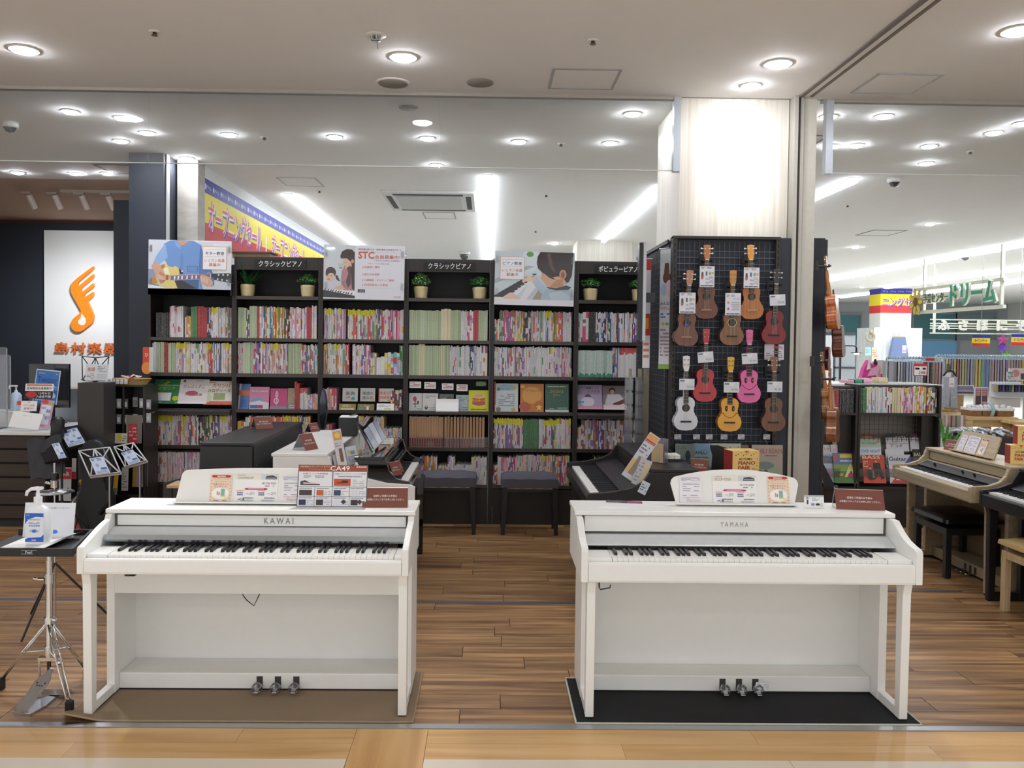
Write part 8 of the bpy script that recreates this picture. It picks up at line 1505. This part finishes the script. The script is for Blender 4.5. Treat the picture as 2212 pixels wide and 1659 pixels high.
MB().cyl((0, 0, .214), (0, 0, .232), .007, n=12).box(-.014, .018, -.011, .011, .231, .243).tube([(.0, 0, .237), (-.030, 0, .233), (-.046, 0, .222), (-.050, 0, .205)], [.009, .0075, .007, .006], 8).build('pump', t, bm_)
g = MB('#e6eaf2'); lw_, lh = bw*1.62, .122; g.R(-lw_/2, 0, lw_/2, lh, '#e4e8f0'); g.P([(-lw_/2, lh), (lw_/2, lh), (lw_/2, lh*.86), (lw_*.1, lh*.88), (-lw_*.25, lh*.80), (-lw_*.42, lh*.70), (-lw_/2, lh*.6)], '#2f62c4', 2); g.P([(-lw_/2, 0), (lw_/2, 0), (lw_/2, lh*.26), (lw_*.36, lh*.17), (0, lh*.15), (-lw_*.35, lh*.14), (-lw_/2, lh*.08)], '#2f62c4', 2)
g.TX('手指消毒剤', 0, lh*.53, lh*.07, '#5a7cc0', w=lw_*.6, bold=.02, L=3); lines(g, -lw_*.3, lw_*.3, lh*.7, lh*.63, 2, '#7c96cc', .5, 3, .1); lines(g, -lw_*.38, lw_*.35, lh*.80, lh*.75, 1, '#9aaccc', .5, 4, .1); g.E(0, lh*.38, lw_*.28, lh*.055, '#b8c8e4', 3); g.E(0, lh*.38, lw_*.13, lh*.06, '#4a7cd0', 4); g.R(-lw_*.15, lh*.04, lw_*.1, lh*.08, '#e8b8d0', 3); g.TX('消毒', -lw_*.35, lh*.92, lh*.03, '#e8ecf8', L=4, w=lw_*.2)
g.build('label', t, PRINT, loc=(0, -bw*.645, .014))
# tall cymbal rod behind the bottle
rp = at(118, 1060, Y=4.6); t = thing('cymbal_rod', 'chrome cymbal clutch rod on a stand behind the sanitizer bottle', 'drum stand', (rp.x, 4.6, 0)); zt_ = at(107, 1000, Y=4.6).z; MB().cyl((0, 0, .012), (0, 0, zt_), .006, n=10).build('rod', t, CHROME); z_ = at(107, 1045, Y=4.6).z; MB().cyl((0, 0, z_-.02), (0, 0, z_+.02), .022, n=14).cyl((-.02, 0, z_), (-.05, 0, z_+.006), .007).build('clutch', t, CHROME); MB().lathe([(.10, z_-.045), (.03, z_-.035), (.01, z_-.03), (.01, z_-.034), (.10, z_-.047)], n=24).build('plate', t, ALU); MB().cyl((0, 0, z_+.02), (0, 0, z_+.06), .016).build('felt', t, BLACK); [MB().cyl((0, 0, .35), (.28*math.cos(a), .28*math.sin(a), .01), .006, n=6).build('leg', t, BLACK) for a in (.4, 2.5, 4.6)]
# ================= NEIGHBOURING CRAFT SHOP =================
OAKL = woodmat('shop_oak', '#c9a46c', '#d6b47e', '#dfc294', .5, sx=2, sy=30, streak=1, rand=0)
def g2(px, py, Y): return at(px, py, Y=Y)
# second sale banner round the pillar
a = at(1880, 622, Y=23.97); b = at(1972, 676, Y=23.97); w = 12.27-11.37+.02; h = a.z-b.z
t = thing('sale_banner', 'blue yellow and red sale banner wrapped round the distant white pillar', 'banner', (11.82, 23.985, b.z)); g = MB('#e6d72c'); g.box(-w/2, w/2, 0, .004, 0, h, '#e6d72c'); T0 = g; g.R(-w/2, 0, w/2, h*.30, '#d0343c', 4); g.R(-w/2, h*.77, w/2, h, '#2c2f9c', 4)
for dx, dz, c, L, bb in ((.03, -.03, '#4038b0', 8, .05), (0, 0, '#f4e6ee', 12, .045), (0, 0, '#cf3a50', 16, 0)): g.TX('ニングセ', dx*h, h*(.24+dz), h*.40, c, L, w=w*.92, bold=bb)
for k in range(4): g.TX('ドリーム', -w*.36+k*w*.25, h*.84, h*.07, '#d8dcf2', 8, w=w*.16)
g.build('front_cloth', t, PRINT); MB('#e6d72c').box(-w/2-.004, -w/2, 0, .72, 0, h*.3, '#d0343c').box(-w/2-.004, -w/2, 0, .72, h*.3, h*.77, '#e6d72c').box(-w/2-.004, -w/2, 0, .72, h*.77, h, '#2c2f9c').build('side_cloth', t, PRINT)
# hanging sign frames
CR_ = mat('cream_frame', '#dcdccb', .5)
sg = thing('hanging_sign', 'hanging cream frame sign with green and black Japanese lettering and a sunflower', 'sign', (8.4, 14.85, 2.28)); ya, yb_ = 13.45-14.85, 16.3-14.85
MB().box(-.03, .03, ya, yb_, -.03, .03).build('lower_rail', sg, CR_); MB().box(-.03, .03, ya, yb_, .42, .47).build('upper_rail', sg, CR_)
for y in (ya+.08, yb_-.35): MB().box(-.025, .025, y-.02, y+.02, -.03, CEIL-2.28).build('hanger', sg, CR_)
TM = Matrix.Translation((-.05, 0, 0)) @ Matrix.Rotation(R(-90), 4, 'Z')
G = mat('green_letter', '#1f9a78', .4, noise=.03); KB = mat('ink_letter', '#5a6a50', .5)
for (s, y, hh_, ww, m, z, nm) in (('ドリーム', -.62, .40, 1.35, G, .06, 'large_letters'), ('手芸センター', .55, .20, .85, KB, .14, 'small_letters')):
    q = MB(); q.TX(s, 0, 0, hh_*1.0, '#d8d4b8', 0, w=ww*1.02, bold=.05, depth=.04); q.build(nm+'_edge', sg, CR_, mx=Matrix.Translation((-.04, y, z)) @ Matrix.Rotation(R(-90), 4, 'Z')); q = MB(); q.TX(s, 0, .01, hh_*.95, '#1f9a78', 0, w=ww, bold=.02, depth=.01); q.build(nm, sg, m, mx=Matrix.Translation((-.085, y, z)) @ Matrix.Rotation(R(-90), 4, 'Z'))
fl = MB('#e0c020')
for k in range(7):
    a_ = k*.898; fl.E(.17*math.cos(a_), .17*math.sin(a_), .10, .06, '#6a5a20', 1, 12, a_); fl.E(.17*math.cos(a_), .17*math.sin(a_), .085, .046, '#e0c020', 4, 12, a_)
fl.E(0, 0, .09, .09, '#5a3c1c', 8, 16); fl.P([(.05, -.1), (.09, -.1), (.16, -.26), (.11, -.26)], '#c89a3c', 2); fl.build('sunflower', sg, PRINT, mx=Matrix.Translation((-.09, 1.25, .20)) @ Matrix.Rotation(R(-90), 4, 'Z'))
Y = 17; a = at(2010, 690, Y=Y); b = at(2230, 722, Y=Y)
sg = thing('hanging_sign', 'second hanging frame with white cloud shaped letters below the green lettered sign', 'sign', ((a.x+b.x)/2, Y, b.z)); hw_ = (b.x-a.x)/2; hh_ = a.z-b.z
for z in (0, .10, .15, .20, hh_): MB().box(-hw_, hw_, -.015, .015, z-.012, z+.012).build('rail', sg, CR_)
for x in (-hw_+.08, hw_-.12): MB().box(x-.02, x+.02, -.02, .02, 0, 3.3-b.z).build('hanger', sg, CR_)
for k, s in enumerate(('ふ', 'さ', 'ほ', 'に', 'そ')): q = MB(); q.TX(s, 0, 0, .22, '#e4e4d8', 0, bold=.06, depth=.03); q.build('cloud_letter', sg, mat('letter_white', '#e4e4d8', .5), loc=(-hw_+.25+k*.40, -.04, .06))
# small flags and balloons
def flag(label, x0, x1, y0, y1, Y):
    a = at(x0, y1, Y=Y); b = at(x1, y0, Y=Y); w = b.x-a.x; h = b.z-a.z; t = thing('small_flag', label, 'flag', ((a.x+b.x)/2, Y, a.z)); g = MB('#e6d72c'); g.box(-w/2, w/2, 0, .003, 0, h, '#e6d72c'); g.R(-w/2, 0, w/2, h*.28, '#d0343c', 3); g.R(-w/2, h*.74, w/2, h, '#2c2f9c', 3); g.TX('オープニングセール', 0, h*.36, h*.30, '#a83a78', 6, w=w*.7, bold=.04); g.build('cloth', t, PRINT); MB().cyl((0, 0, h), (0, 0, CEIL-a.z), .004, n=5).build('cord', t, ALU)
flag('small blue yellow red opening sale flag, left one in the craft shop', 2099, 2139, 724, 748, 14); flag('small blue yellow red opening sale flag at the right edge of photo', 2184, 2222, 722, 746, 14)
def star(label, px, py, Y, r, c):
    p = at(px, py, Y=Y); t = thing('balloon', label, 'balloon', p); g = MB(); pts = []
    for k in range(10): a_ = math.pi/2+k*math.pi/5; rr = r if k % 2 == 0 else r*.55; pts.append((rr*math.cos(a_), rr*math.sin(a_)))
    vs = [(x, 0, z) for x, z in pts]+[(0, -r*.45, 0), (0, r*.45, 0)]; g.add(vs, [(k, (k+1) % 10, 10) for k in range(10)]+[((k+1) % 10, k, 11) for k in range(10)]); g.build('foil', t, mat('foil_'+c, c, .2, .5)); MB().cyl((0, 0, -r*.5), (0, .01, -t.location.z), .003, n=5).build('string', t, ALU)
star('magenta star shaped foil balloon', 2166, 735, 14, .11, '#b0488c'); star('violet star shaped foil balloon under the magenta one', 2166, 752, 14, .10, '#7048b8'); star('lime green foil balloon, lowest of three', 2174, 768, 14.2, .08, '#6ac030')
CN = {'#b8a8b4': 'mauve', '#a8b0b8': 'blue grey', '#c0a8a0': 'dusty pink', '#98a4a0': 'grey green', '#c4b8c0': 'pale mauve', '#8f96b0': 'slate blue', '#b8949c': 'rose', '#a4b098': 'sage', '#d0ccd0': 'off-white', '#9aa4b4': 'steel blue', '#c8b478': 'mustard', '#a87880': 'dark rose', '#bcc4c8': 'pale grey', '#6fa878': 'green', '#8890b8': 'violet blue', '#8c6a64': 'brown', '#5c4440': 'dark brown', '#9a8c84': 'taupe', '#7c7c80': 'checked grey', '#c89aa4': 'pink'}
# hanging fabrics on racks
r = random.Random(12)
def rackrow(x0, x1, ybar, ybot, Y, label, cols, dx=.055, dy=.0):
    a = at(x0, ybar, Y=Y); b = at(x1, ybar, Y=Y); zb = at(x0, ybot, Y=Y).z; t = thing('garment_rack', label, 'rack', ((a.x+b.x)/2, Y, 0)); L = (b.x-a.x)/2; MB().cyl((-L, 0, a.z), (L, 0, a.z), .012).build('bar', t, CHROME)
    for x in (-L, L): MB().cyl((x, 0, 0), (x, 0, a.z), .014).box(x-.03, x+.03, -.22, .22, 0, .02).build('upright', t, CHROME)
    x = -L+.04; k = 0
    while x < L-.04:
        q = thing('hanging_fabric', '', 'fabric', (t.location.x+x, Y, 0), 0, 'fabrics on the '+label.split(' ')[0]+' rack'); c = r.choice(cols); c2 = shade(c, 1.22); w = r.uniform(.035, .055)
        k += 1; q['label'] = '%s fabric length, %s from left on the %s garment rack' % (CN.get(c, 'grey'), ordw(k), 'long' if 'long' in label else 'nearer')
        g = MB(c); n = 3
        for s in range(n): g.box(-w/2+w*s/n, -w/2+w*(s+1)/n, -.13-.01*(s % 2), .13, zb, a.z-.045, [c2, shade(c2, .9), shade(c2, 1.06)][s]) 
        g.build('cloth', q, attrmat('fabric_print', .85, text=.1, sc=(60, 60, 60))); MB().tube([(0, -.15, a.z-.04), (0, -.02, a.z-.01), (0, .0, a.z+.02), (0, .01, a.z+.014)], .005, 5).cyl((0, -.15, a.z-.04), (0, .15, a.z-.04), .006, n=6).build('hanger', q, mat('pale_blue_hanger', '#b4cfe4', .4)); x += dx
_M['fabric_print'] = attrmat('fabric_print', .85, text=.1, sc=(60, 60, 60)); _M['fabric_print']['attr'] = 1
CL = ['#b8a8b4', '#a8b0b8', '#c0a8a0', '#98a4a0', '#c4b8c0', '#8f96b0', '#b8949c', '#a4b098', '#d0ccd0', '#9aa4b4', '#c8b478', '#a87880', '#bcc4c8', '#6fa878', '#8890b8']
rackrow(2022, 2215, 768, 838, 11.0, 'long garment rack with rows of patterned fabrics, right edge', CL, .036); rackrow(1916, 2034, 773, 832, 9.6, 'nearer garment rack with checked and grey fabrics behind the low bookcase', ['#b8bcc0', '#a8acb4', '#8c6a64', '#5c4440', '#9a8c84', '#7c7c80', '#c4c8cc', '#98a0a8', '#a8b4c4', '#c89aa4'], .034)
# 298 sign
p = at(1988, 812, Y=9.1); t = thing('price_sign', 'white price sign with red border reading 298 yen', 'sign', (p.x, 9.1, p.z)); w, h = .155, .135; g = MB('#c4343c'); g.box(-w/2, w/2, 0, .004, 0, h, '#c4343c'); g.R(-w*.44, h*.07, w*.44, h*.78, '#eae8e8', 3); g.TX('298', w*.08, h*.14, h*.24, '#c4343c', 6, w=w*.46, bold=.02); g.TX('円', w*.37, h*.14, h*.13, '#c4343c', 6); lines(g, -w*.38, w*.38, h*.7, h*.48, 1, '#7c7478', .7, 3, .1); g.build('board', t, PRINT); MB().cyl((0, .006, -.35), (0, .006, .02), .004).build('post', t, ALU)
p = at(2009, 800, Y=9.5); t = thing('price_sign', 'second red bordered price sign behind the 298 yen one', 'sign', (p.x, 9.5, p.z)); g = MB('#c4343c'); g.box(-.05, .05, 0, .004, 0, .14, '#c4343c'); g.R(-.04, .01, .04, .10, '#dcd4d4', 3); g.TX('298', 0, .03, .03, '#c4343c', 6, w=.06); g.build('board', t, PRINT)
# trousers on a black hanger
p = at(2052, 800, Y=9.0); t = thing('trousers', 'pale grey lace trousers hanging from a black hanger', 'trousers', (p.x, 9.0, p.z)); g = MB(); zl = at(2052, 880, Y=9).z-p.z
MB().tube([(-.07, 0, -.06), (-.03, 0, -.01), (0, 0, 0), (.03, 0, -.01), (.07, 0, -.06)], .01, 6).tube([(0, 0, 0), (.0, 0, .03), (.015, 0, .045)], .004, 5).build('hanger', t, BLACK)
MB().prism([(-.075, -.07), (.07, -.07), (.085, zl), (.01, zl), (.0, zl*.5), (-.01, zl), (-.085, zl)], 'y', -.02, .02).build('cloth', t, mat('lace_cloth', '#a9b0bc', .8, noise=.2, scale=70)); g = MB('#e8e4e6'); g.R(-.02, -.16, .04, -.06, '#e8e4e6'); g.TX('¥980', .01, -.14, .02, '#c05a6a', 2, w=.045); g.build('price_tag', t, PRINT, loc=(0, -.022, -.02))
# skirt, wreath and papers on the far pillar
def flat(name, label, cat, x0, x1, y0, y1, Y, draw, base, tilt=0, d=.02):
    a = at(x0, y1, Y=Y); b = at(x1, y0, Y=Y); w = b.x-a.x; h = b.z-a.z; t = MB(base)
    if base: t.box(-w/2, w/2, 0, d, 0, h, base)
    draw(t, w, h)
    o = t.build(name, None, PRINT, loc=((a.x+b.x)/2, Y, a.z), rot=(R(-tilt), 0, 0)); tag(o, label, cat); return o
p = at(1942, 722, Y=23.6); t = thing('skirt', 'blue grey patterned skirt hanging on the distant white pillar', 'skirt', (p.x, 23.6, p.z)); zl = at(1942, 776, Y=23.6).z-p.z; MB().prism([(-.16, -.08), (.16, -.08), (.27, zl), (-.27, zl)], 'y', -.06, .06).build('cloth', t, mat('denim_print', '#6f7fa8', .8, noise=.12, scale=40)); MB().box(-.17, .17, -.02, .02, -.10, -.06).tube([(0, 0, -.06), (0, 0, 0), (.04, 0, .03), (.06, 0, 0)], .008, 5).build('hanger', t, OAKL)
g = MB('#dcdce4'); g.R(-.06, 0, .06, .22, '#dcdce4', 2); g.R(-.05, .02, .05, .10, '#d8a0c0', 4); g.build('price_tag', t, PRINT, loc=(.13, -.065, zl*.75))
p = at(1880, 728, Y=23.76); t = thing('wreath', 'round cream wreath hanging on the distant white pillar', 'wreath', p); MB().tube([(.11*math.cos(k*.45), 0, .11*math.sin(k*.45)) for k in range(15)], .04, 6).build('ring', t, mat('dry_straw', '#a8a084', .8, noise=.3, scale=30)); MB().ball((.0, -.05, .15), .06, n=8).build('bow', t, mat('dry_straw', '#a8a084', .8))
flat('poster', 'pale green notice on the distant white pillar', 'poster', 1869, 1882, 750, 768, 23.75, D('#a8ccc8', ('L', .1, .3, .9, .8, 3, '#4a8a8a')), '#a8ccc8'); flat('poster', 'peach notice on the distant white pillar', 'poster', 1883, 1897, 750, 780, 23.75, D('#d8c8b4', ('L', .1, .3, .9, .8, 4, '#c8705a')), '#d8c8b4')
# pink garment and props behind the low bookcase
p = at(1877, 775, Y=10.5); t = thing('dress', 'bright pink and white fairy dress behind the low bookcase', 'dress', (p.x, 10.5, at(1877, 828, Y=10.5).z)); h = p.z-t.location.z
MB().prism([(-.16, 0), (.10, 0), (.06, h*.5), (.10, h*.9), (.02, h*.75), (-.02, h*.95), (-.08, h*.6), (-.10, h*.3)], 'y', -.05, .05).build('skirt', t, mat('pink_satin', '#e0489c', .4, noise=.15, scale=30)); MB().prism([(-.04, h*.3), (.08, h*.35), (.12, h*.75), (.0, h*.6)], 'y', -.07, -.051).build('ruffle', t, mat('pale_pink', '#f0b8d4', .6)); MB().prism([(-.06, h*.55), (-.01, h*.6), (-.03, h*1.05)], 'y', -.08, -.071).build('ribbon', t, PAPER); MB().cyl((0, 0, -t.location.z), (0, 0, h*.3), .012).build('post', t, ALU); MB().prism([(.02, h*.8), (.07, h*.75), (.05, h*1.0), (.03, h*.98)], 'y', -.09, -.081).build('clip', t, BLACK)
flat('packet', 'small magenta packet right of the pink dress', 'packet', 1903, 1913, 808, 826, 9.8, D('#d83878', ('P', [(.2, .2), (.8, .9), (.9, .2)], '#f0a0c0')), '#d83878'); flat('fabric', 'white printed cloth hanging behind the pink dress', 'fabric', 1893, 1912, 778, 826, 10.8, D('#d8d4d4', ('E', .3, .5, .2, .3, '#c8a0a8'), ('R', .6, .1, .9, .6, '#d8c8a0')), '#d8d4d4')
# table edge behind the low bookcase with cloth piles
tz = at(1850, 829, Y=8.6).z; t = thing('display_table', 'white topped table directly behind the low bookcase', 'table', (at(1870, 0, Y=8.9).x, 8.9, 0)); MB().box(-.55, .75, -.35, .3, tz-.03, tz).build('top', t, WHITE)
for x in (-.5, .7):
    for y in (-.3, .25): MB().box(x-.02, x+.02, y-.02, y+.02, 0, tz-.03).build('leg', t, OAKL)
for i, (px, c, l) in enumerate(((1830, '#e0a8b8', 'folded pink cloth on the table behind low bookcase'), (1848, '#3f9a78', 'folded green cloth on the table behind low bookcase'), (1866, '#e0b4c8', 'folded pale pink cloth beside the green one'), (1900, '#d8c8a0', 'folded cream cloth behind the low bookcase'))):
    p = at(px, 826, Y=8.8); o = MB(c); o.box(-.05, .05, -.08, .08, 0, .03+.01*i, c); o.box(-.052, .048, -.085, .075, .012, .016, shade(c, .8)); o = o.build('folded_cloth', None, PRINT, loc=(p.x, 8.8, tz+.001)); tag(o, l, 'cloth')
# white partition with a black arm lamp, far left of that shop
t = thing('partition_panel', 'white partition with dark trim behind the hanging ukuleles', 'partition', (at(1830, 0, Y=18).x, 18, 0)); zt = at(1830, 722, Y=18).z; w = (at(1866, 0, Y=18).x-at(1795, 0, Y=18).x)/2; MB().box(-w, w, 0, .08, 0, zt).build('panel', t, mat('panel_bluegrey', '#b4bac2', .5)); MB().box(-w, w, -.02, 0, zt-.02, zt+.04).box(-.12, -.08, -.02, 0, 0, zt).box(-.10, w, -.02, 0, 1.12, 1.16).build('trim', t, mat('trim_dark', '#4a4e54', .5)); MB().box(-w, -.13, -.022, 0, 0, zt-.03).build('door_leaf', t, mat('panel_white', '#dcdfe2', .5))
p = at(1845, 752, Y=16); t = thing('arm_lamp', 'black arm lamp with a small round shade, lit, in front of the partition', 'lamp', (p.x, 16, at(1845, 765, Y=16).z)); MB().tube([(-.27, 0, .16), (.0, 0, .16), (.05, 0, .13), (.05, 0, .05)], .012, 6).build('arm', t, BLACK); MB().lathe([(.11, .02), (.11, .028), (.03, .04), (.02, .07)], cx=.05, n=18).build('shade', t, BLACK); MB().lathe([(.05, .016), (.03, -.005), (.002, -.012)], cx=.05, n=14).build('bulb', t, LAMP); MB().box(-.28, -.25, -.02, .02, -t.location.z, .18).build('post', t, BLACK)
# wooden counters and baskets
def tablef(label, x0, x1, y0, Y, dp, shelf=True):
    a = at(x0, y0, Y=Y); b = at(x1, y0, Y=Y); t = thing('shop_table', label, 'table', ((a.x+b.x)/2, Y, 0)); L = (b.x-a.x)/2; z = a.z; MB().box(-L, L, 0, dp, z-.03, z).build('top', t, OAKL); MB().box(-L+.02, L-.02, .02, .04, z-.10, z-.031).build('apron', t, OAKL)
    for x in (-L+.03, L-.03):
        for y in (.03, dp-.03): MB().box(x-.025, x+.025, y-.025, y+.025, 0, z-.031).build('leg', t, OAKL)
    if shelf: MB().box(-L+.02, L-.02, .04, dp-.02, z*.42, z*.42+.02).build('lower_shelf', t, OAKL)
    return t, z
t1, z1 = tablef('light wood table with white baskets, right side of the craft shop', 2091, 2200, 901, 8.3, .6); t2, z2 = tablef('light wood table at the right edge of the photo', 2203, 2260, 912, 8.0, .6); t3, z3 = tablef('light wood table with small craft goods behind the low bookcase', 2036, 2096, 892, 8.9, .5)
WK = mat('wicker_brown', '#8a6440', .8, noise=.25, scale=60, bump=.6)
for i, px in enumerate((2104, 2131, 2168)):
    p = at(px, 898, Y=8.45); w = (.058, .062, .085)[i]; t = thing('wicker_basket', 'brown wicker basket with white liner on the light wood table, %s' % ('left', 'middle', 'right')[i], 'basket', (p.x, 8.5, z1+.0005), 0, 'lined wicker baskets'); MB().box(-w, w, -.09, .09, 0, .055).build('wicker', t, WK, bevel=.004); MB().box(-w-.004, w+.004, -.094, .094, .0555, .085).build('liner', t, PAPER, bevel=.006)
    g = MB(); g.sm = True
    for k in range(7): g.ball((-w*.8+w*1.6*k/6, -.03+.03*(k % 3), .09+.008*(k % 2)), .022, .03, .018, n=8)
    g.build('contents', t, mat('white_goods', '#e4e6ea', .6))
p = at(2150, 893, Y=8.3); o = MB(); o.tube([(0, 0, -.04), (.012, -.02, .03), (-.01, -.01, .085), (-.02, .02, .10)], .016, 7); o = o.build('cloth_roll', None, mat('mint_pink_cloth', '#a8cdd4', .7, noise=.1), loc=(p.x, 8.36, p.z)); tag(o, 'mint and pink cloth roll hanging over the middle basket', 'cloth')
for i in range(9):
    o = MB('#ccc'); c = ['#d8b0a0', '#a8b894', '#d8c070', '#c8a0b0', '#e0dcd8', '#98a8b8', '#e09078', '#d8d0c0', '#b8c4c8'][i]; o.box(-.03, .03, -.05, .05, 0, .012+.006*(i % 3), c); p = at(2040+i*6.4, 888, Y=9.05); o = o.build('craft_packet', None, PRINT, loc=(p.x, 9.1+.04*(i % 2), z3+.0005), rot=(0, 0, .2*i)); tag(o, 'small craft packet on the table behind low bookcase, %s from left' % ordw(i+1), 'packet', 'craft packets')
flat('display_board', 'photo tablet tilted on a wood block in the craft shop', 'tablet', 2064, 2110, 830, 852, 9.0, D('#e0e0e4', ('R', .05, .08, .95, .92, '#7c8098'), ('E', .5, .35, .4, .15, '#c09aa0'), ('R', .05, .08, .95, .3, '#4a5468')), '#e0e0e4', 30)
t = thing('wood_block', 'light wood display block under the tilted tablet', 'block', (at(2085, 0, Y=9.15).x, 9.15, z3*0+0)); w = (at(2108, 0, Y=9.15).x-at(2066, 0, Y=9.15).x)/2; MB().box(-w, w, 0, .3, 0, at(2085, 852, Y=9.15).z).build('block', t, OAKL, bevel=.003)
flat('photo_board', 'white framed board of pink and dark photographs', 'board', 2105, 2135, 837, 876, 8.8, D('#dcdce0', ('R', .06, .05, .47, .95, '#4a3c40'), ('R', .53, .05, .94, .95, '#5c4650'), *[('R', .10+.45*(k % 2), .55+.10*(k//2), .42+.45*(k % 2), .62+.10*(k//2), '#d89098') for k in range(8) if k < 8][:8], ('R', .56, .1, .9, .22, '#d8a0a8')), '#dcdce0')
t = thing('hook_rack', 'white wire hook rack with small dark items at the right edge', 'rack', (at(2190, 0, Y=8.9).x, 8.9, at(2190, 880, Y=8.9).z)); hh_ = at(2190, 825, Y=8.9).z-t.location.z; MB().box(-.13, .2, 0, .02, 0, hh_).build('back_board', t, PAPER)
for k in range(2): MB().box(-.12, .2, -.12, -.11, hh_*(.9-.5*k), hh_*(.9-.5*k)+.012).box(-.12, .2, -.11, 0, hh_*(.9-.5*k), hh_*(.9-.5*k)+.004).build('hook_rail', t, mat('rail_pale', '#c9d4dc', .4))
for k in range(10): q = thing('hanging_item', 'small hanging craft item on the white hook rack, %s from left' % ordw(k+1), 'craft item', (t.location.x-.11+.034*k, 8.84, t.location.z+hh_*.62), 0, 'items on the hook rack'); MB().box(-.011, .011, -.03, .03, 0, .075).build('item', q, mat('craft_%d' % (k % 5), ['#a89a80', '#2c2c38', '#5a5a98', '#2c3038', '#3a5a60'][k % 5], .5), bevel=.004); MB().cyl((0, 0, .07), (0, 0, .095), .003, n=5).build('loop', q, CHROME)
flat('picture', 'white picture with pink flower above the hook rack', 'picture', 2180, 2225, 796, 822, 9.2, D('#e4dcd8', ('E', .3, .6, .2, .3, '#d88a90'), ('R', .55, .1, .9, .6, '#5a5050')), '#e4dcd8'); flat('price_card', 'pale green price card left of the flower picture', 'card', 2176, 2191, 803, 820, 9.1, D('#c8d4d0', ('R', .1, .8, .9, .92, '#3a7a60'), ('L', .1, .1, .9, .7, 3, '#6a7a78')), '#c8d4d0')
p = at(2135, 850, Y=8.6); t = thing('apron', 'olive green and white bag hanging with paper tags', 'bag', (p.x, 9.4, at(2135, 834, Y=9.4).z)); MB().prism([(-.03, .0), (.10, .0), (.09, .05), (.05, .10), (.045, .25), (.02, .25), (.015, .10), (-.02, .05)], 'y', 0, .04).build('cloth', t, mat('olive_cloth', '#6a6a48', .8)); g = MB('#e4e4e8'); g.R(-.04, .08, .05, .15, '#e4e4e8'); g.build('tag', t, PRINT, loc=(0, -.004, 0))
o = MB(); z = at(2150, 930, Y=7.9).z
t = thing('wrapped_bundle', 'heap of silver wrapped bundles under the light wood table', 'bundle', (at(2150, 0, Y=8.0).x, 7.95, 0)); g = MB(); r = random.Random(9)
MB().box(-.30, .25, -.10, .20, 0, z-.06).build('crate', t, mat('dark_crate', '#3a3034', .6))
for k in range(26): x = r.uniform(-.28, .23); zz = z-.05+r.uniform(0, .05); g.tube([(x, -.09, zz), (x+r.uniform(-.05, .05), .0, zz+.02), (x+r.uniform(-.08, .08), .12, zz-.01)], r.uniform(.01, .02), 6)
stuff(g.build('wrapping', t, mat('silver_wrap', '#c4c9d0', .25, .5, .2, 30)))
flat('fabric', 'zigzag patterned grey cloth hanging behind the fern', 'fabric', 2038, 2092, 925, 975, 8.2, D('#c9cfc9', *[('L', .02, .1+.12*k, .98, .18+.12*k, 1, '#7c8880') for k in range(7)]), '#c9cfc9', 0, .06); flat('fabric', 'stack of patterned cloths on the table\'s lower shelf', 'fabric', 2038, 2088, 898, 925, 8.35, D('#a88c88', ('R', .3, 0, .38, 1, '#8c2c40'), ('R', .5, 0, .58, 1, '#3c7a50'), ('R', .75, 0, .85, 1, '#dcdce0'), ('R', .1, 0, .16, 1, '#d0c8c4')), '#a88c88', 0, .1)
# fern behind the light wood piano
p = at(2050, 985, Y=6.9); t = thing('potted_fern', 'bright green curling fern behind the light wood piano', 'plant', (p.x, 6.9, 0)); MB().lathe([(.08, 0), (.10, .01), (.12, .22), (.125, .24), (.11, .235)], n=18).build('pot', t, mat('clay_pot', '#8a6a54', .7)); MB().box(-.12, .12, -.12, .12, -.0, .001).build('base', t, BLACK)
zt = at(2030, 910, Y=6.9).z; g = MB(); r = random.Random(4)
MB().cyl((0, 0, .23), (0, 0, .75), .02).build('stem', t, mat('stem_green', '#5a7a3c', .6))
for (tx, hz, bend) in ((-.10, zt+.05, -.05), (-.03, zt-.02, .02), (.0, zt-.10, .03), (.11, zt-.05, .08), (.07, zt-.12, .1), (-.06, zt-.12, -.08), (.13, zt-.12, .1)):
    pts = [(tx*.2+(tx)*q**1.3+bend*max(0, q-.75)*1.5, .02*math.sin(q*5), .70+(hz-.70)*math.sin(q*1.45)) for q in [k/8 for k in range(9)]]
    for k in range(8):
        a_, b_ = Vector(pts[k]), Vector(pts[k+1]); w = .018*(1-k/9); g.add([tuple(a_+Vector((-w, 0, 0))), tuple(a_+Vector((w, -.01, .012*(-1)**k))), tuple(b_+Vector((w, -.01, -.012*(-1)**k))), tuple(b_+Vector((-w, 0, 0)))], [(0, 1, 2, 3)])
g.build('fronds', t, mat('bright_leaf', '#5aa84a', .5, noise=.2, scale=30))
bpy.context.view_layer.update()
